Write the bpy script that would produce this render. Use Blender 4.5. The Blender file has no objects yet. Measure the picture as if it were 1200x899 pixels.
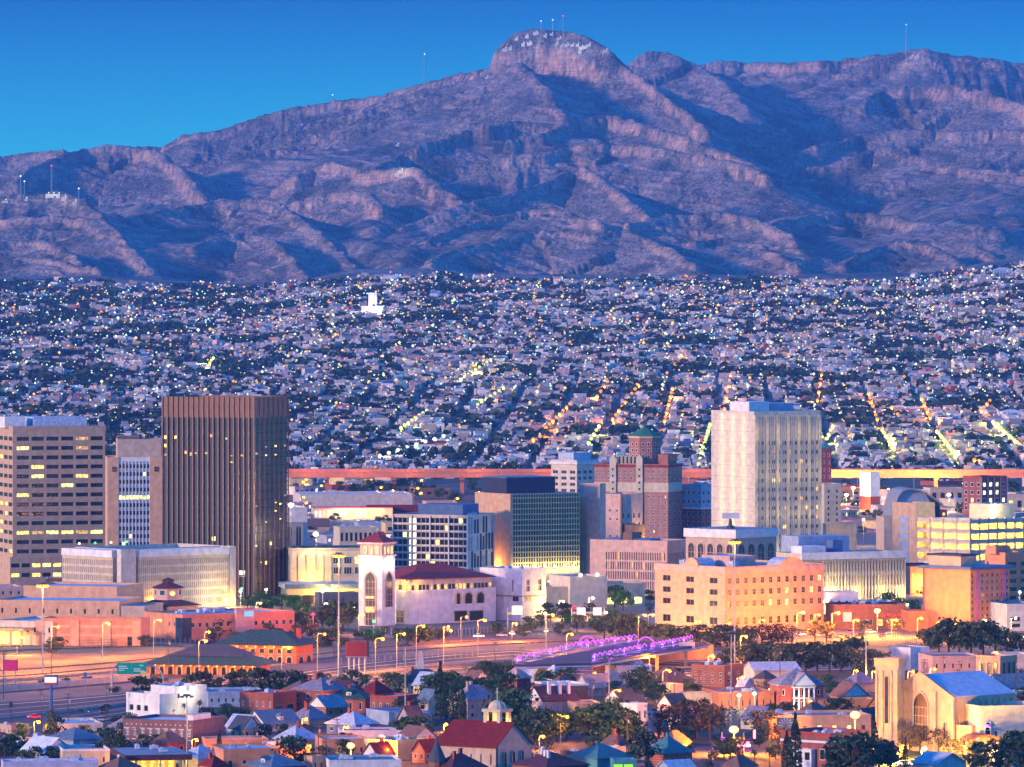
import bpy, math, random
import numpy as np
from mathutils import Vector, Matrix

HAZE = 2.6e-5
# ------------------------------------------------------------------ camera, sky, sun, exposure
RAD = math.radians
random.seed(11)
rng = np.random.default_rng(5)
sc = bpy.context.scene
COL = sc.collection
F, HC, HZ = 7300.0, 145.0, 330.0        # focal length in photo pixels, eye height, horizon row

cam = bpy.data.cameras.new('camera')
cam.sensor_width = 36.0
cam.lens = F / 1200.0 * 36.0
cam.shift_y = -(449.5 - HZ) / 1200.0
cam.clip_start, cam.clip_end = 20.0, 90000.0
camo = bpy.data.objects.new('camera', cam)
camo.location = (0, 0, HC)
camo.rotation_euler = (RAD(90), 0, 0)
COL.objects.link(camo)
sc.camera = camo

SUN_DIR = Vector((-0.84, -0.48, 0.21)).normalized()      # towards the glow low on the left, behind the viewer
SUN_EL = math.asin(SUN_DIR.z)
w = bpy.data.worlds.new('World'); sc.world = w
w.use_nodes = True
nt = w.node_tree
bg = nt.nodes['Background']
sky = nt.nodes.new('ShaderNodeTexSky')
sky.sky_type = 'NISHITA'
sky.sun_disc = False
sky.sun_elevation = SUN_EL
sky.sun_rotation = math.atan2(SUN_DIR.x, SUN_DIR.y) % (2 * math.pi)
sky.altitude = 1200
sky.air_density = 1.0
sky.dust_density = 0.2
sky.ozone_density = 4.0
tint = nt.nodes.new('ShaderNodeMix'); tint.data_type = 'RGBA'; tint.blend_type = 'MULTIPLY'
tint.inputs['Factor'].default_value = 1.0
tint.inputs['B'].default_value = (0.22, 0.66, 1.0, 1)
nt.links.new(sky.outputs[0], tint.inputs['A'])
# deeper blue low down; the unseen sky overhead is brightened to add ambient light
tcw = nt.nodes.new('ShaderNodeTexCoord'); sepw = nt.nodes.new('ShaderNodeSeparateXYZ')
nt.links.new(tcw.outputs['Generated'], sepw.inputs[0])
rw = nt.nodes.new('ShaderNodeValToRGB')
rw.color_ramp.elements[0].position = 0.012; rw.color_ramp.elements[0].color = (.12, .56, .62, 1)
rw.color_ramp.elements[1].position = 0.046; rw.color_ramp.elements[1].color = (0.0, .142, .29, 1)
e_ = rw.color_ramp.elements.new(0.25); e_.color = (.50, 1.38, 1.68, 1)
nt.links.new(sepw.outputs[2], rw.inputs[0])
tint2 = nt.nodes.new('ShaderNodeMix'); tint2.data_type = 'RGBA'; tint2.blend_type = 'MULTIPLY'
tint2.inputs['Factor'].default_value = 1.0
nt.links.new(tint.outputs['Result'], tint2.inputs['A'])
nt.links.new(rw.outputs[0], tint2.inputs['B'])
nt.links.new(tint2.outputs['Result'], bg.inputs['Color'])
bg.inputs['Strength'].default_value = 0.15

sun = bpy.data.lights.new('sun', 'SUN')
sun.energy = 2.1
sun.color = (1.0, 0.61, 0.33)
sun.angle = RAD(5)
suno = bpy.data.objects.new('sun', sun)
suno.rotation_euler = (-SUN_DIR).to_track_quat('-Z', 'Y').to_euler()
COL.objects.link(suno)

sc.view_settings.view_transform = 'Standard'
sc.view_settings.look = 'None'
sc.view_settings.gamma = 1.0
sc.view_settings.exposure = 1.25
sc.view_settings.use_curve_mapping = False
sc.cycles.use_denoising = True
sc.cycles.max_bounces = 4
sc.cycles.diffuse_bounces = 2
sc.cycles.glossy_bounces = 2
sc.cycles.transparent_max_bounces = 4
sc.cycles.volume_bounces = 0
sc.cycles.sample_clamp_indirect = 3.0
sc.cycles.use_light_tree = True
sc.cycles.use_adaptive_sampling = True
sc.cycles.adaptive_threshold = 0.02

# ------------------------------------------------------------------ photo pixel -> place
def gy(py, z=0.0):                      # distance of a ground point seen at row py
    return (HC - z) * F / (py - HZ)
def xw(px, Y):
    return (px - 600.0) / F * Y
def zw(py, Y):
    return HC - (py - HZ) / F * Y
def P(px, py, z=0.0):
    Y = gy(py, z)
    return Vector((xw(px, Y), Y, z))
def topx(p):
    return 600 + p[0] * F / p[1], HZ + (HC - p[2]) * F / p[1]

# ------------------------------------------------------------------ materials
MATS = {}
def M(name, col, rough=0.85, n=0.17, ns=0.35, metal=0.0, spec=0.3, brick=None, objcol=False, streak=True):
    if name in MATS: return MATS[name]
    m = bpy.data.materials.new(name); m.use_nodes = True
    t = m.node_tree; b = t.nodes['Principled BSDF']
    b.inputs['Roughness'].default_value = rough
    b.inputs['Metallic'].default_value = metal
    b.inputs['Specular IOR Level'].default_value = spec
    tc = t.nodes.new('ShaderNodeTexCoord')
    no = t.nodes.new('ShaderNodeTexNoise'); no.inputs['Scale'].default_value = ns; no.inputs['Detail'].default_value = 4
    t.links.new(tc.outputs['Object'], no.inputs['Vector'])
    mr = t.nodes.new('ShaderNodeMapRange')
    mr.inputs['From Min'].default_value = 0.25; mr.inputs['From Max'].default_value = 0.75
    mr.inputs['To Min'].default_value = 1 - n * 1.5; mr.inputs['To Max'].default_value = 1 + n
    t.links.new(no.outputs[0], mr.inputs[0])
    fac = mr.outputs[0]
    if streak:                           # rain streaks down walls
        mp = t.nodes.new('ShaderNodeMapping'); mp.inputs['Scale'].default_value = (1.1, 1.1, 0.06)
        t.links.new(tc.outputs['Object'], mp.inputs[0])
        n2 = t.nodes.new('ShaderNodeTexNoise'); n2.inputs['Scale'].default_value = 1.6; n2.inputs['Detail'].default_value = 3
        t.links.new(mp.outputs[0], n2.inputs['Vector'])
        m2 = t.nodes.new('ShaderNodeMapRange'); m2.inputs['To Min'].default_value = 1 - n * .45; m2.inputs['To Max'].default_value = 1 + n * 0.3
        m2.inputs['From Min'].default_value = 0.3; m2.inputs['From Max'].default_value = 0.7
        t.links.new(n2.outputs[0], m2.inputs[0])
        mu = t.nodes.new('ShaderNodeMath'); mu.operation = 'MULTIPLY'
        t.links.new(fac, mu.inputs[0]); t.links.new(m2.outputs[0], mu.inputs[1]); fac = mu.outputs[0]
    mx = t.nodes.new('ShaderNodeMix'); mx.data_type = 'RGBA'; mx.blend_type = 'MULTIPLY'
    mx.inputs['Factor'].default_value = 1
    if objcol:
        oi = t.nodes.new('ShaderNodeObjectInfo'); t.links.new(oi.outputs['Color'], mx.inputs['A'])
    elif brick:
        br = t.nodes.new('ShaderNodeTexBrick'); br.inputs['Scale'].default_value = 1.0
        br.inputs['Color1'].default_value = (*col, 1); br.inputs['Color2'].default_value = (col[0] * 1.25, col[1] * 1.2, col[2] * 1.15, 1)
        br.inputs['Mortar'].default_value = (*brick, 1)
        br.inputs['Brick Width'].default_value = 0.9; br.inputs['Row Height'].default_value = 0.35; br.inputs['Mortar Size'].default_value = 0.025
        rt = t.nodes.new('ShaderNodeMapping'); rt.inputs['Rotation'].default_value = (RAD(90), 0, 0)
        t.links.new(tc.outputs['Object'], rt.inputs[0]); t.links.new(rt.outputs[0], br.inputs[0])
        t.links.new(br.outputs['Color'], mx.inputs['A'])
    else:
        mx.inputs['A'].default_value = (*col, 1)
    t.links.new(fac, mx.inputs['B'])
    t.links.new(mx.outputs['Result'], b.inputs['Base Color'])
    MATS[name] = m
    return m
def E(name, col, s, sample=True):
    if name in MATS: return MATS[name]
    m = bpy.data.materials.new(name); m.use_nodes = True
    b = m.node_tree.nodes['Principled BSDF']
    b.inputs['Base Color'].default_value = (*[c * .6 for c in col], 1)
    b.inputs['Emission Color'].default_value = (*col, 1)
    b.inputs['Emission Strength'].default_value = s
    if not sample: m.cycles.emission_sampling = 'NONE'
    MATS[name] = m
    return m
def lit_room(name, col, s):              # a lit interior behind a window, uneven like blinds, shelves and ceiling lamps
    if name in MATS: return MATS[name]
    m = bpy.data.materials.new(name); m.use_nodes = True
    t = m.node_tree; b = t.nodes['Principled BSDF']
    b.inputs['Base Color'].default_value = (0.2, 0.17, 0.1, 1)
    b.inputs['Emission Color'].default_value = (*col, 1)
    tc = t.nodes.new('ShaderNodeTexCoord'); oi = t.nodes.new('ShaderNodeObjectInfo')
    ad = t.nodes.new('ShaderNodeVectorMath'); ad.operation = 'ADD'
    sc_ = t.nodes.new('ShaderNodeVectorMath'); sc_.operation = 'SCALE'; sc_.inputs['Scale'].default_value = 37.0
    t.links.new(oi.outputs['Location'], sc_.inputs[0]); t.links.new(tc.outputs['Object'], ad.inputs[0]); t.links.new(sc_.outputs[0], ad.inputs[1])
    no = t.nodes.new('ShaderNodeTexNoise'); no.inputs['Scale'].default_value = 0.8; no.inputs['Detail'].default_value = 2
    t.links.new(ad.outputs[0], no.inputs['Vector'])
    mr = t.nodes.new('ShaderNodeMapRange'); mr.inputs['From Min'].default_value = 0.35; mr.inputs['From Max'].default_value = 0.65
    mr.inputs['To Min'].default_value = s * 0.25; mr.inputs['To Max'].default_value = s * 1.3
    t.links.new(no.outputs[0], mr.inputs[0]); t.links.new(mr.outputs[0], b.inputs['Emission Strength'])
    m.cycles.emission_sampling = 'NONE'
    MATS[name] = m
    return m
def glass(name, col, rough=0.12):
    if name in MATS: return MATS[name]
    m = M(name, col, rough=rough, n=0.5, ns=0.25, spec=0.6, streak=False)
    return m
def leaf(name, a, b_, c):
    if name in MATS: return MATS[name]
    m = bpy.data.materials.new(name); m.use_nodes = True
    t = m.node_tree; b = t.nodes['Principled BSDF']; b.inputs['Roughness'].default_value = 0.8
    b.inputs['Specular IOR Level'].default_value = 0.15
    g = t.nodes.new('ShaderNodeNewGeometry'); r = t.nodes.new('ShaderNodeValToRGB')
    r.color_ramp.elements[0].color = (*a, 1); r.color_ramp.elements[1].color = (*c, 1)
    e = r.color_ramp.elements.new(0.55); e.color = (*b_, 1)
    oi = t.nodes.new('ShaderNodeObjectInfo'); ma = t.nodes.new('ShaderNodeMath'); ma.operation = 'MULTIPLY_ADD'
    ma.inputs[1].default_value = 0.5; ma.inputs[2].default_value = -0.25
    ad = t.nodes.new('ShaderNodeMath'); ad.operation = 'ADD'
    t.links.new(oi.outputs['Random'], ma.inputs[0]); t.links.new(g.outputs['Random Per Island'], ad.inputs[0]); t.links.new(ma.outputs[0], ad.inputs[1])
    t.links.new(ad.outputs[0], r.inputs[0]); t.links.new(r.outputs[0], b.inputs['Base Color'])
    MATS[name] = m
    return m

BRK = (0.20, 0.10, 0.08)
for nm, c in dict(beige=(.52, .33, .20), tan=(.50, .36, .26), pink=(.58, .36, .29), peach=(.62, .35, .20), orange=(.70, .27, .11),
                  salmon=(.62, .25, .13), cream=(.55, .45, .31), white=(.70, .66, .62), offwhite=(.58, .49, .39), grey=(.34, .34, .36),
                  bluegrey=(.30, .36, .46), darkgrey=(.10, .10, .12), brown=(.20, .11, .075), maroon=(.20, .035, .035), redpaint=(.55, .05, .05),
                  redbrick=(.36, .06, .035), yellowp=(.66, .48, .20), bluepaint=(.08, .14, .28), teal=(.07, .26, .30), lav=(.50, .44, .55),
                  purplebrick=(.22, .11, .13), navy=(.03, .035, .07), pinkpaint=(.60, .18, .26), stone=(.42, .30, .22)).items():
    M(nm, c, brick=None)
M('brickhotel', (.36, .115, .075), brick=(.34, .22, .18)); M('hallred', (.30, .035, .03), n=.25, ns=.9, streak=False); M('brickred', (.34, .05, .032), brick=BRK); M('brickbrown', (.20, .085, .055), brick=BRK); M('brickpurple', (.17, .085, .095), brick=BRK)
M('brickorange', (.46, .13, .05), brick=BRK)
M('concrete', (.38, .34, .31)); M('pinkconcrete', (.42, .17, .12)); M('roofgrey', n=.30, ns=.9, col=(.26, .27, .30), streak=False); M('roofwhite', (.62, .63, .66), streak=False)
M('roofblue', n=.30, ns=.9, col=(.13, .18, .23), streak=False, rough=.6); M('roofpale', n=.30, ns=.9, col=(.42, .47, .55), streak=False); M('roofpurple', n=.30, ns=.9, col=(.24, .20, .25), streak=False); M('roofdark', (.06, .065, .085), streak=False)
M('roofgreen', n=.30, ns=.9, col=(.035, .075, .07), streak=False); M('roofteal', n=.30, ns=.9, col=(.05, .19, .21), streak=False); M('roofred', n=.30, ns=.9, col=(.19, .012, .012), streak=False)
M('roofmaroon', n=.30, ns=.9, col=(.10, .03, .04), streak=False); M('roofbrown', n=.30, ns=.9, col=(.20, .10, .075), streak=False); M('roofpink', n=.30, ns=.9, col=(.50, .30, .27), streak=False)
M('towercream', (.58, .49, .38)); M('floorband', (.085, .045, .035)); M('churchroof', (.58, .52, .60), n=.15, ns=.5, streak=False)
M('greentile', (.04, .17, .09), streak=False)
M('metal', (.35, .36, .38), rough=.4, metal=.6); M('darkmetal', (.06, .06, .07), rough=.5); M('wood', (.12, .075, .05))
M('asphalt', (.055, .05, .055), ns=.08, streak=False); M('oldasphalt', (.075, .062, .066), ns=.05, streak=False); M('paintline', (.7, .68, .6), streak=False)
M('bark', (.07, .045, .03)); M('gold', (.52, .42, .20), rough=.5); M('bronze', (.19, .085, .045), rough=.45); M('finlit', (.30, .17, .12))
M('framewhite', (.6, .6, .6), n=.05); M('framedark', (.05, .05, .055), n=.05)
glass('glass', (.022, .022, .032)); glass('glassbrown', (.012, .006, .008), .3); glass('glassblue', (.03, .05, .085))
WARM = lit_room('lit_warm', (1.0, .62, .12), 1.3); YEL = lit_room('lit_yellow', (1.0, .85, .22), 1.25); COOLW = lit_room('lit_white', (1.0, .96, .72), 1.5)
DIM = lit_room('lit_dim', (1.0, .55, .18), .45)
SOD = E('sodium_bulb', (1.0, .42, .04), .72); SODW = E('warm_white_bulb', (1.0, .80, .42), 1.4); SODX = E('bright_sodium_bulb', (1.0, .55, .09), 1.5)
GRNB = E('green_bulb', (.1, 1.0, .25), .8); REDB = E('red_bulb', (1.0, .015, .03), 1.0)
PURP = E('violet_tube', (.55, .06, 1.0), .9)
EAVE = E('eave_lamp', (1.0, .50, .08), 1.5)
FLOOD = E('white_flood', (1.0, .90, .6), 2.5)

# ------------------------------------------------------------------ mesh builder
class MB:
    def __init__(s): s.v, s.f, s.m = [], [], []
    def quad(s, pts, m=0):
        n = len(s.v); s.v += [tuple(p) for p in pts]; s.f.append(tuple(range(n, n + len(pts)))); s.m.append(m)
    def box(s, x0, y0, z0, x1, y1, z1, m=0):
        n = len(s.v)
        s.v += [(x0, y0, z0), (x1, y0, z0), (x1, y1, z0), (x0, y1, z0), (x0, y0, z1), (x1, y0, z1), (x1, y1, z1), (x0, y1, z1)]
        for q in ((0, 3, 2, 1), (4, 5, 6, 7), (0, 1, 5, 4), (1, 2, 6, 5), (2, 3, 7, 6), (3, 0, 4, 7)):
            s.f.append(tuple(n + i for i in q)); s.m.append(m)
        return s
    def prism(s, pts, z0, z1, m=0):      # vertical prism over a plan outline
        n = len(s.v); k = len(pts)
        s.v += [(x, y, z0) for x, y in pts] + [(x, y, z1) for x, y in pts]
        s.f.append(tuple(n + i for i in reversed(range(k)))); s.m.append(m)
        s.f.append(tuple(n + k + i for i in range(k))); s.m.append(m)
        for i in range(k):
            j = (i + 1) % k; s.f.append((n + i, n + j, n + k + j, n + k + i)); s.m.append(m)
        return s
    def slabxz(s, pts, y0, y1, m=0):     # upright slab: outline in x,z, thickness in y
        n = len(s.v); k = len(pts)
        s.v += [(x, y0, z) for x, z in pts] + [(x, y1, z) for x, z in pts]
        s.f.append(tuple(n + i for i in range(k))); s.m.append(m)
        s.f.append(tuple(n + k + i for i in reversed(range(k)))); s.m.append(m)
        for i in range(k):
            j = (i + 1) % k; s.f.append((n + j, n + i, n + k + i, n + k + j)); s.m.append(m)
        return s
    def cyl(s, x, y, z0, z1, r, n=8, r2=None, m=0):
        r2 = r if r2 is None else r2
        k = len(s.v)
        for zz, rr in ((z0, r), (z1, r2)):
            s.v += [(x + rr * math.cos(2 * math.pi * i / n), y + rr * math.sin(2 * math.pi * i / n), zz) for i in range(n)]
        for i in range(n):
            j = (i + 1) % n; s.f.append((k + i, k + j, k + n + j, k + n + i)); s.m.append(m)
        s.f.append(tuple(k + i for i in reversed(range(n)))); s.m.append(m)
        s.f.append(tuple(k + n + i for i in range(n))); s.m.append(m)
        return s
    def ball(s, x, y, z, r, n=8, h=5, zs=1.0, m=0, half=False):
        k = len(s.v); a0 = 0 if half else -math.pi / 2
        for a in range(h + 1):
            t = a0 + (math.pi / 2 - a0) * a / h
            for i in range(n):
                q = 2 * math.pi * i / n
                s.v.append((x + r * math.cos(t) * math.cos(q), y + r * math.cos(t) * math.sin(q), z + r * zs * math.sin(t)))
        for a in range(h):
            for i in range(n):
                j = (i + 1) % n; s.f.append((k + a * n + i, k + a * n + j, k + a * n + n + j, k + a * n + n + i)); s.m.append(m)
        return s
    def tube(s, pts, r, n=6, m=0):
        k = len(s.v); pts = [Vector(p) for p in pts]; N = len(pts)
        for i, p in enumerate(pts):
            t = (pts[min(i + 1, N - 1)] - pts[max(i - 1, 0)]).normalized()
            up = Vector((0, 0, 1)) if abs(t.z) < .95 else Vector((1, 0, 0))
            a = t.cross(up).normalized(); b = a.cross(t)
            rr = r[i] if isinstance(r, (list, tuple)) else r
            for j in range(n):
                q = 2 * math.pi * j / n; s.v.append(tuple(p + a * (rr * math.cos(q)) + b * (rr * math.sin(q))))
        for i in range(N - 1):
            for j in range(n):
                l = (j + 1) % n; s.f.append((k + i * n + j, k + i * n + l, k + i * n + n + l, k + i * n + n + j)); s.m.append(m)
        s.f.append(tuple(k + j for j in range(n))); s.m.append(m)
        s.f.append(tuple(k + (N - 1) * n + j for j in reversed(range(n)))); s.m.append(m)
        return s
    def hip(s, x0, y0, x1, y1, z, h, ov=.6, rf=None, m=0):   # hip roof with eave thickness
        x0 -= ov; y0 -= ov; x1 += ov; y1 += ov
        s.box(x0, y0, z, x1, y1, z + .25, m); z += .25
        w, d = x1 - x0, y1 - y0
        q = min(w, d) / 2 if rf is None else rf * min(w, d) / 2
        if w >= d: r0, r1 = (x0 + q, (y0 + y1) / 2, z + h), (x1 - q, (y0 + y1) / 2, z + h)
        else: r0, r1 = ((x0 + x1) / 2, y0 + q, z + h), ((x0 + x1) / 2, y1 - q, z + h)
        n = len(s.v); e = .001
        s.v += [(x0, y0, z + e), (x1, y0, z + e), (x1, y1, z + e), (x0, y1, z + e), r0, r1]
        fs = ((0, 1, 5, 4), (1, 2, 5), (2, 3, 4, 5), (3, 0, 4)) if w >= d else ((0, 1, 4), (1, 2, 5, 4), (2, 3, 5), (3, 0, 4, 5))
        for f in fs: s.f.append(tuple(n + i for i in f)); s.m.append(m)
        return s
    def gable(s, x0, y0, x1, y1, z, h, axis='x', ov=.5, th=.22, m=0):   # two roof slabs; ridge along axis
        def slab(a, b):                  # a, b: lower and upper edge as ((p,q),(p,q)) -> 4 points
            pts = [Vector(p) for p in (a[0], a[1], b[1], b[0])]
            n = len(s.v); s.v += [tuple(p) for p in pts] + [tuple(p + Vector((0, 0, th))) for p in pts]
            for q in ((0, 3, 2, 1), (4, 5, 6, 7), (0, 1, 5, 4), (1, 2, 6, 5), (2, 3, 7, 6), (3, 0, 4, 7)):
                s.f.append(tuple(n + i for i in q)); s.m.append(m)
        if axis == 'x':
            c = (y0 + y1) / 2; k = h / (c - y0); dz = ov * k
            slab(((x0 - ov, y0 - ov, z - dz), (x1 + ov, y0 - ov, z - dz)), ((x0 - ov, c, z + h), (x1 + ov, c, z + h)))
            slab(((x0 - ov, y1 + ov, z - dz), (x1 + ov, y1 + ov, z - dz)), ((x0 - ov, c, z + h), (x1 + ov, c, z + h)))
        else:
            c = (x0 + x1) / 2; k = h / (c - x0); dz = ov * k
            slab(((x0 - ov, y0 - ov, z - dz), (x0 - ov, y1 + ov, z - dz)), ((c, y0 - ov, z + h), (c, y1 + ov, z + h)))
            slab(((x1 + ov, y0 - ov, z - dz), (x1 + ov, y1 + ov, z - dz)), ((c, y0 - ov, z + h), (c, y1 + ov, z + h)))
        return s
    def mesh(s, name, mats):
        me = bpy.data.meshes.new(name)
        me.from_pydata(s.v, [], s.f)
        for m in mats: me.materials.append(MATS[m] if isinstance(m, str) else m)
        if len(mats) > 1: me.polygons.foreach_set('material_index', s.m)
        me.update()
        return me
    def build(s, name, mats, parent=None, loc=(0, 0, 0), rz=0.0):
        if isinstance(mats, str) or not isinstance(mats, (list, tuple)): mats = [mats]
        return put(name, s.mesh(name, mats), parent, loc, rz)

def put(name, me, parent=None, loc=(0, 0, 0), rz=0.0):
    o = bpy.data.objects.new(name, me)
    COL.objects.link(o)
    o.location = loc
    if rz: o.rotation_euler = (0, 0, rz)
    if parent is not None: o.parent = parent
    return o
THINGS = []
def tag(o, label, cat, group=None, pos=None):
    o['label'] = label; o['category'] = cat
    if group: o['group'] = group
    THINGS.append((o, label, pos if pos is not None else tuple(o.location)))
    return o
def root(name, label, cat, loc, rz=0.0, group=None):
    o = put(name, None, None, loc, rz)
    o.empty_display_size = 1
    return tag(o, label, cat, group)
def struct(o, kind='structure'):
    o['kind'] = kind
    return o
LAMP_GAIN = 1.0
def light(loc, col, power, r=0.4, spot=None, name='lamp_light', parent=None, rot=None):
    l = bpy.data.lights.new(name, 'SPOT' if spot else 'POINT')
    l.energy = power * LAMP_GAIN; l.color = col; l.shadow_soft_size = r
    o = bpy.data.objects.new(name, l); COL.objects.link(o); o.location = loc
    if spot:
        l.spot_size = RAD(spot); l.spot_blend = .8
        o.rotation_euler = Vector(rot).to_track_quat('-Z', 'Y').to_euler()
    if parent is not None: o.parent = parent
    return o
SODC, WHTC, YELC = (1.0, .29, .012), (1.0, .80, .48), (1.0, .58, .11)
# ------------------------------------------------------------------ terrain
_perm = rng.permutation(256); _perm = np.concatenate([_perm, _perm, _perm])
_ga = rng.uniform(0, 2 * np.pi, 256)
def perlin(x, y):
    xi, yi = np.floor(x).astype(int), np.floor(y).astype(int)
    xf, yf = x - xi, y - yi
    u, v = xf * xf * xf * (xf * (xf * 6 - 15) + 10), yf * yf * yf * (yf * (yf * 6 - 15) + 10)
    def g(i, j, dx, dy):
        a = _ga[_perm[_perm[(xi + i) & 255] + ((yi + j) & 255)]]
        return np.cos(a) * dx + np.sin(a) * dy
    n00, n10, n01, n11 = g(0, 0, xf, yf), g(1, 0, xf - 1, yf), g(0, 1, xf, yf - 1), g(1, 1, xf - 1, yf - 1)
    return (n00 * (1 - u) + n10 * u) * (1 - v) + (n01 * (1 - u) + n11 * u) * v
def fbm(x, y, o=4):
    r = 0; a = 1.0
    for i in range(o): r = r + a * perlin(x * 2 ** i + 7.3 * i, y * 2 ** i + 3.1 * i); a *= .5
    return r
def sstep(a, b, x):
    t = np.clip((x - a) / (b - a), 0, 1); return t * t * (3 - 2 * t)
def terrain(x, Y):                       # height of the ground, town and far hillside
    x = np.asarray(x, float); Y = np.asarray(Y, float)
    s = np.clip((Y - 4500) / 4000, 0, 1.05)
    px = 600 + x / Y * F
    z = 145 * s ** 1.22
    z = z + 26 * s ** 2 * sstep(1060, 1230, px) + 8 * s ** 2 * sstep(560, 470, px) * sstep(330, 430, px)
    z = z - 10 * s ** 2 * sstep(430, 300, px) * sstep(120, 250, px)
    z = z + sstep(4600, 5400, Y) * (6.0 * perlin(x / 210, Y / 260) + 2.2 * perlin(x / 70 + 9, Y / 90))
    return z
def grid_obj(name, X, Y, Z, mat, attrs=None, kind='structure'):
    ny, nx = X.shape
    v = np.stack([X, Y, Z], -1).reshape(-1, 3)
    idx = np.arange(ny * nx).reshape(ny, nx)
    q = np.stack([idx[:-1, :-1], idx[:-1, 1:], idx[1:, 1:], idx[1:, :-1]], -1).reshape(-1, 4)
    me = raw_mesh(name, v, q, mat)
    me.polygons.foreach_set('use_smooth', np.ones(len(q), bool))
    for k, a in (attrs or {}).items():
        at = me.attributes.new(k, 'FLOAT', 'POINT'); at.data.foreach_set('value', a.reshape(-1).astype(np.float32))
    return struct(put(name, me), kind)
def raw_mesh(name, v, q, mat, cols=None):
    me = bpy.data.meshes.new(name)
    me.vertices.add(len(v)); me.vertices.foreach_set('co', np.asarray(v, np.float32).reshape(-1))
    n = q.shape[1]
    me.loops.add(q.size); me.loops.foreach_set('vertex_index', q.reshape(-1).astype(np.int32))
    me.polygons.add(len(q)); me.polygons.foreach_set('loop_start', np.arange(0, q.size, n, dtype=np.int32))
    me.polygons.foreach_set('loop_total', np.full(len(q), n, np.int32))
    me.materials.append(MATS[mat] if isinstance(mat, str) else mat)
    if cols is not None:
        c = me.attributes.new('tone', 'FLOAT_COLOR', 'POINT')
        c.data.foreach_set('color', np.concatenate([cols, np.ones((len(cols), 1))], 1).astype(np.float32).reshape(-1))
    me.update(calc_edges=True)
    me.validate()
    return me
def tone_mat(name, rough=.9, n=.15, ns=.4):
    m = M(name, (1, 1, 1), rough, n, ns, streak=False); t = m.node_tree
    at = t.nodes.new('ShaderNodeAttribute'); at.attribute_name = 'tone'
    mx = [x for x in t.nodes if x.bl_idname == 'ShaderNodeMix'][0]
    t.links.new(at.outputs['Color'], mx.inputs['A'])
    return m

# ground: dirt and pale lots with wear
def ground_mat():
    m = M('ground_dirt', (.085, .068, .060), .95, .45, .035, streak=False)
    return m
ground_mat()
M('hillside_dirt', (.20, .145, .12), .95, .35, .015, streak=False)
ys = np.concatenate([np.linspace(900, 4400, 60), np.linspace(4450, 8750, 240)])
us = np.linspace(-.125, .125, 160)
YY, UU = np.meshgrid(ys, us, indexing='ij')
XX = UU * np.maximum(YY, 2500)
gz = terrain(XX, YY)
gr = grid_obj('ground', XX, YY, gz, 'ground_dirt')

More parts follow.
